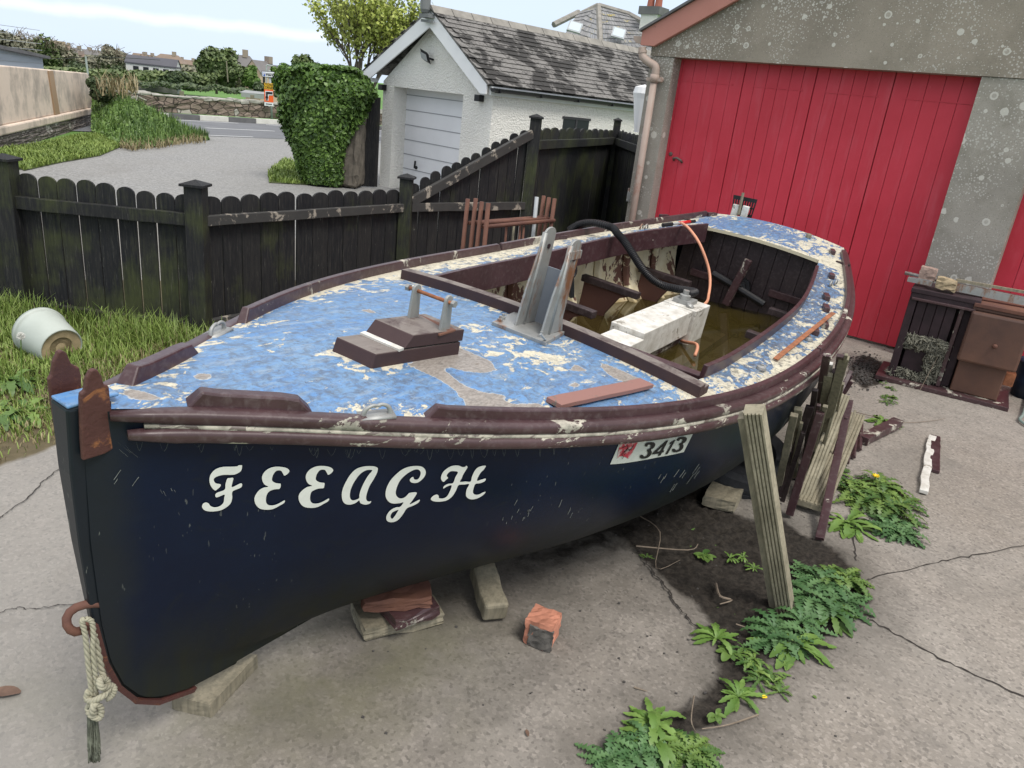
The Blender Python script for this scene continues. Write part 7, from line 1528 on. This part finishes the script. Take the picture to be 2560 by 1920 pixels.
def weed(name, u, v, spec, label, m, cat='weed', spread=.0, n=1, size=1., extra=None):
    b = G(u, v); VV, FF = [], []
    for k in range(n):
        off = np.array([random.gauss(0,spread), random.gauss(0,spread), 0]); c = np.array(b)+off
        kind = spec
        nl = {'dandelion':19,'thistle':34,'plantain':8,'small':10}[kind]
        for j in range(nl):
            az = random.uniform(0,6.28); sc = size*random.uniform(.4,1.0)
            if kind == 'dandelion': leaf_strip(VV, FF, c, az, .19*sc, .030*sc, random.uniform(.3,1.1), True, .32)
            if kind == 'thistle':
                L_ = .17*sc; leaf_strip(VV, FF, c, az, L_, .034*sc, random.uniform(.2,1.3), True, .78, n=16)
            if kind == 'plantain': leaf_strip(VV, FF, c, az, .13*sc, .032*sc, random.uniform(.3,.9), False, 0, n=8)
            if kind == 'small': leaf_strip(VV, FF, c, az, .07*sc, .012*sc, random.uniform(.3,1.2), True, .5, n=8)
    V_ = np.array(VV)-np.array(b); o = link(name, numesh(name, V_, FF), MT[m]); o.location = b; return tag(o, label, cat, 'weeds in the slab joints')
weed('weed_clump', 2200, 1260, 'thistle', 'big clump of dark jagged weeds in the middle of the right hand slab joint', 'weed', n=16, spread=.085, size=1.05)
weed('weed_clump', 2235, 1330, 'thistle', 'blue green lobed weeds at the lower right of the big clump', 'thistle', n=4, spread=.05, size=.9)
weed('weed_clump', 2155, 1345, 'dandelion', 'paler long leaved dandelion at the lower left of the big clump', 'weed2', n=2, spread=.05, size=1.05)
weed('weed_clump', 2115, 1225, 'small', 'sprawling small leaved weed above the big clump by the yellow flower', 'weed2', n=7, spread=.035, size=1.2)
weed('thistle_clump', 2060, 1490, 'thistle', 'blue green thistle clump growing at the right of the prop foot', 'thistle', n=7, spread=.085, size=1.0)
weed('thistle_clump', 2110, 1450, 'thistle', 'dark thistle reaching furthest right of the prop', 'weed', n=3, spread=.045, size=.85)
weed('thistle_clump', 1960, 1580, 'thistle', 'grey green thistle in front of the prop foot', 'thistle', n=4, spread=.05, size=.9)
weed('dandelion_plant', 1985, 1618, 'dandelion', 'bright green dandelion rosette just below the prop foot', 'weed2', n=1, spread=.0, size=1.05)
weed('dandelion_plant', 2075, 1540, 'dandelion', 'dandelion with upright leaves between the thistles', 'weed', n=1, size=.9)
weed('plantain_plant', 1790, 1600, 'dandelion', 'small pale rosette at the end of the long slab crack', 'weed2', n=1, size=.62)
weed('plantain_plant', 1822, 1636, 'plantain', 'two oval leaved plantain below the crack end', 'weed', n=1, size=.6)
weed('weed_clump', 1880, 1672, 'small', 'loose tuft of fine stemmed weeds in the joint', 'weed', n=7, spread=.05, size=1.1)
weed('weed_clump', 1845, 1745, 'dandelion', 'light green rosette beside the tuft of fine weeds', 'weed2', n=1, size=.72)
weed('weed_clump', 1905, 1712, 'small', 'small leafy weed right of the light green rosette', 'weed', n=3, spread=.03, size=1.2)
weed('plantain_plant', 1790, 1790, 'plantain', 'little round leaved seedling above the bottom weeds', 'weed', n=1, size=.42)
weed('dandelion_plant', 1650, 1850, 'dandelion', 'large dandelion leaves reaching up near the bottom edge', 'weed2', n=2, spread=.04, size=.85)
weed('thistle_clump', 1545, 1905, 'thistle', 'blue green thistle clump at the bottom edge of the picture', 'thistle', n=5, spread=.05, size=.72)
weed('weed_clump', 1700, 1885, 'thistle', 'dark leafy weeds right of the bottom thistle clump', 'weed', n=3, spread=.045, size=.65)
weed('seedling', 1765, 1385, 'plantain', 'round leaved seedling growing in the dark soil behind the crack', 'weed', n=2, spread=.015, size=.48)
weed('seedling', 1850, 1398, 'small', 'straggly small weed in the dark soil left of the prop', 'weed2', n=3, spread=.04, size=.9)
weed('seedling', 1615, 1395, 'small', 'tiny weed at the upper end of the slab crack', 'weed', n=1, size=.7)
weed('dandelion_plant', 2205, 1055, 'dandelion', 'spiky dandelion behind the short maroon log', 'weed2', n=2, spread=.03, size=.8)
weed('weed_clump', 2225, 1000, 'small', 'low leafy weed between the range and the planks', 'weed', n=5, spread=.05, size=1.2)
weed('weed_clump', 2230, 965, 'small', 'sprigs of green growing against the range base plate', 'weed', n=4, spread=.06, size=.9)
weed('weed_clump', 2165, 1180, 'small', 'line of tiny weeds in the joint below the log', 'weed', n=4, spread=.05, size=.5)
for (u, v) in ((235,1010),(40,1050),(300,1000),(90,960)): weed('dock_plant', u, v, 'dandelion', {235:'broad leaved dock in the grass nearest the boat bow',40:'broad leaved plant in the grass at the left edge',300:'small dock plant beside the forward toe rail in the grass',90:'leafy plant in the grass behind the bucket'}[u], 'weed', n=2, spread=.08, size=1.3)
b = G(2183,1212); bm = BM(); tube(bm, [b, b+Vector((0,0,.05))], .003, 5); d_ = single('yellow_flower', bm, MT['weed'], b, 'single yellow dandelion flower above the big weed clump', 'flower'); bm = BM()
for k in range(26): a = k*.242*10; bar(bm, Vector((0,0,.052)), Vector((math.cos(a)*.018,math.sin(a)*.018,.056+.004*(k%3))), .005, .002)
obj('petals', bm, MT['flower'], d_)
b = G(55,985); bm = BM(); tube(bm, [b, FAR(52,842,math.hypot(b.x,b.y)-.05)], .003, 5); d_ = single('dandelion_clock', bm, MT['weed2'], b, 'white dandelion seed head standing in the grass left of the bucket', 'flower'); top = FAR(52,840,math.hypot(b.x,b.y)-.05)-b; bm = BM()
for k in range(160): v_ = Vector([random.gauss(0,1) for _ in range(3)]).normalized(); bar(bm, top+v_*.006, top+v_*.022, .0012, .0012)
obj('seed_head', bm, MT['seed'], d_)
# small debris
def pebble(u, v, r, m, label, cat='stone', name='pebble'):
    b = G(u, v); bm = BM(); bmesh.ops.create_icosphere(bm, subdivisions=2, radius=r)
    k = [random.uniform(-1,1) for _ in range(6)]
    for q in bm.verts:
        d = q.co.normalized(); f = 1+.18*math.sin(d.x*3+k[0]*3)+.15*math.sin(d.y*4+k[1]*3)+.12*math.sin(d.z*5+k[2]*3)+random.uniform(-.05,.05); q.co = Vector((d.x*1.15, d.y*.85, d.z*.55))*r*f+Vector((0,0,r*.45))
    single(name, bm, MT[m], b, label, cat, smooth=False); SC.objects
pebble(1368,1742,.017,'stonechip','white stone chip lying on the slab below the brick'); pebble(930,1757,.012,'darkchip','dark pebble below the middle of the hull, nearest the hull')
pebble(1127,1850,.011,'darkchip','dark pebble on the stained patch near the bottom of the slab'); pebble(602,1905,.010,'darkchip','round dark pebble at the bottom edge under the boat bow'); pebble(1256,1757,.006,'stonechip','tiny buff pebble left of the white stone chip'); pebble(745,1747,.006,'darkchip','tiny dark pebble right of the timber block')
pebble(1390,1660,.006,'darkchip','tiny dark speck of stone to the right of the brick'); pebble(1455,1480,.010,'darkchip','small grey stone halfway between the chock and the crack'); pebble(1300,1440,.008,'darkchip','small dark stone right of the mossy chock')
for i in range(60):
    pass
P_ = []
bm = BM()
for i in range(260):
    u, v = random.uniform(300,2500), random.uniform(1250,1915); p = G(u, v)
    if sdist(np.array([[p.x,p.y]]), SOIL)[0] < .3 or i < 90:
        if not (p.x < -.4 and p.y > 1.6): r = random.uniform(.0015,.0045); rough_block(bm, p+Vector((0,0,r*.5)), Vector((r,0,0)), Vector((0,r*.8,0)), Vector((0,0,r*.5)), r*.2, 1)
tag(obj('grit', bm, MT['darkchip']), kind='stuff', label='scattered fine grit and soil crumbs on the slab', cat='grit')
bm = BM()
for i in range(500): 
    p = G(random.gauss(2160,24), random.gauss(925,22)); r = random.uniform(.003,.008); rough_block(bm, p+Vector((0,0,r*.5)), Vector((r,0,0)), Vector((0,r*.8,0)), Vector((0,0,r*.5)), r*.2, 1)
tag(obj('gravel_heap', bm, MT['darkchip']), kind='stuff', label='spill of dark gravel beside the left foot of the range', cat='gravel')
def twig(pts, r, label, m='twig'):
    bm = BM(); tube(bm, crom([G(u, v, GZ+h) for u, v, h in pts],4), lambda t: r*(1-.6*t), 5); single('twig', bm, MT[m], G(pts[0][0], pts[0][1]), label, 'twig', 'dry twigs on the ground')
twig([(1895,1787,.01),(1820,1812,.015),(1755,1822,.01)], .004, 'long straight twig beside the bottom weeds'); twig([(1735,1740,.01),(1728,1800,.05),(1740,1830,.01)], .003, 'upright thin stalk near the bottom weeds')
twig([(2140,1030,.02),(2250,1055,.015),(2330,1052,.01),(2365,1045,.02)], .003, 'curved pale stalk right of the short maroon log'); twig([(1590,1365,.02),(1720,1375,.02),(1745,1360,.03)], .004, 'pale twig lying in the shade under the hull')
twig([(1790,1460,.01),(1800,1490,.03),(1830,1500,.01),(1800,1510,.02)], .006, 'crooked root lying on the dark soil'); twig([(1600,1290,.01),(1650,1330,.03),(1640,1420,.02),(1700,1400,.01)], .003, 'bent twig on the soil near the hull'); twig([(1840,1560,.01),(1885,1575,.012)], .003, 'short pale stick left of the prop foot')
twig([(1585,1718,.004),(1618,1728,.004)], .003, 'short dark stick on the slab right of the brick'); twig([(2300,975,.02),(2340,900,.25),(2348,885,.3)], .0022, 'thin dry stalk leaning against the wool of the range')
def flatleaf(u, v, L_, W_, az, m, label):
    VV, FF = [], []; b = G(u, v); leaf_strip(VV, FF, np.array(b)+np.array([0,0,.006]), az, L_, W_, .25, False, 0, n=7); o = link('fallen_leaf', numesh('fallen_leaf', np.array(VV)-np.array(b), FF), MT[m]); o.location = b; tag(o, label, 'leaf')
flatleaf(52,1735,.09,.022,3.3,'deadleaf','curled brown leaf on the slab at the left edge'); flatleaf(1905,1748,.022,.008,.5,'flower','small yellow leaf right of the light green rosette'); flatleaf(1320,1845,.03,.006,1.8,'deadleaf','thin dark red leaf near the bottom of the slab'); flatleaf(2040,1750,.018,.006,2.0,'weed','single green leaf lying on the right slab')
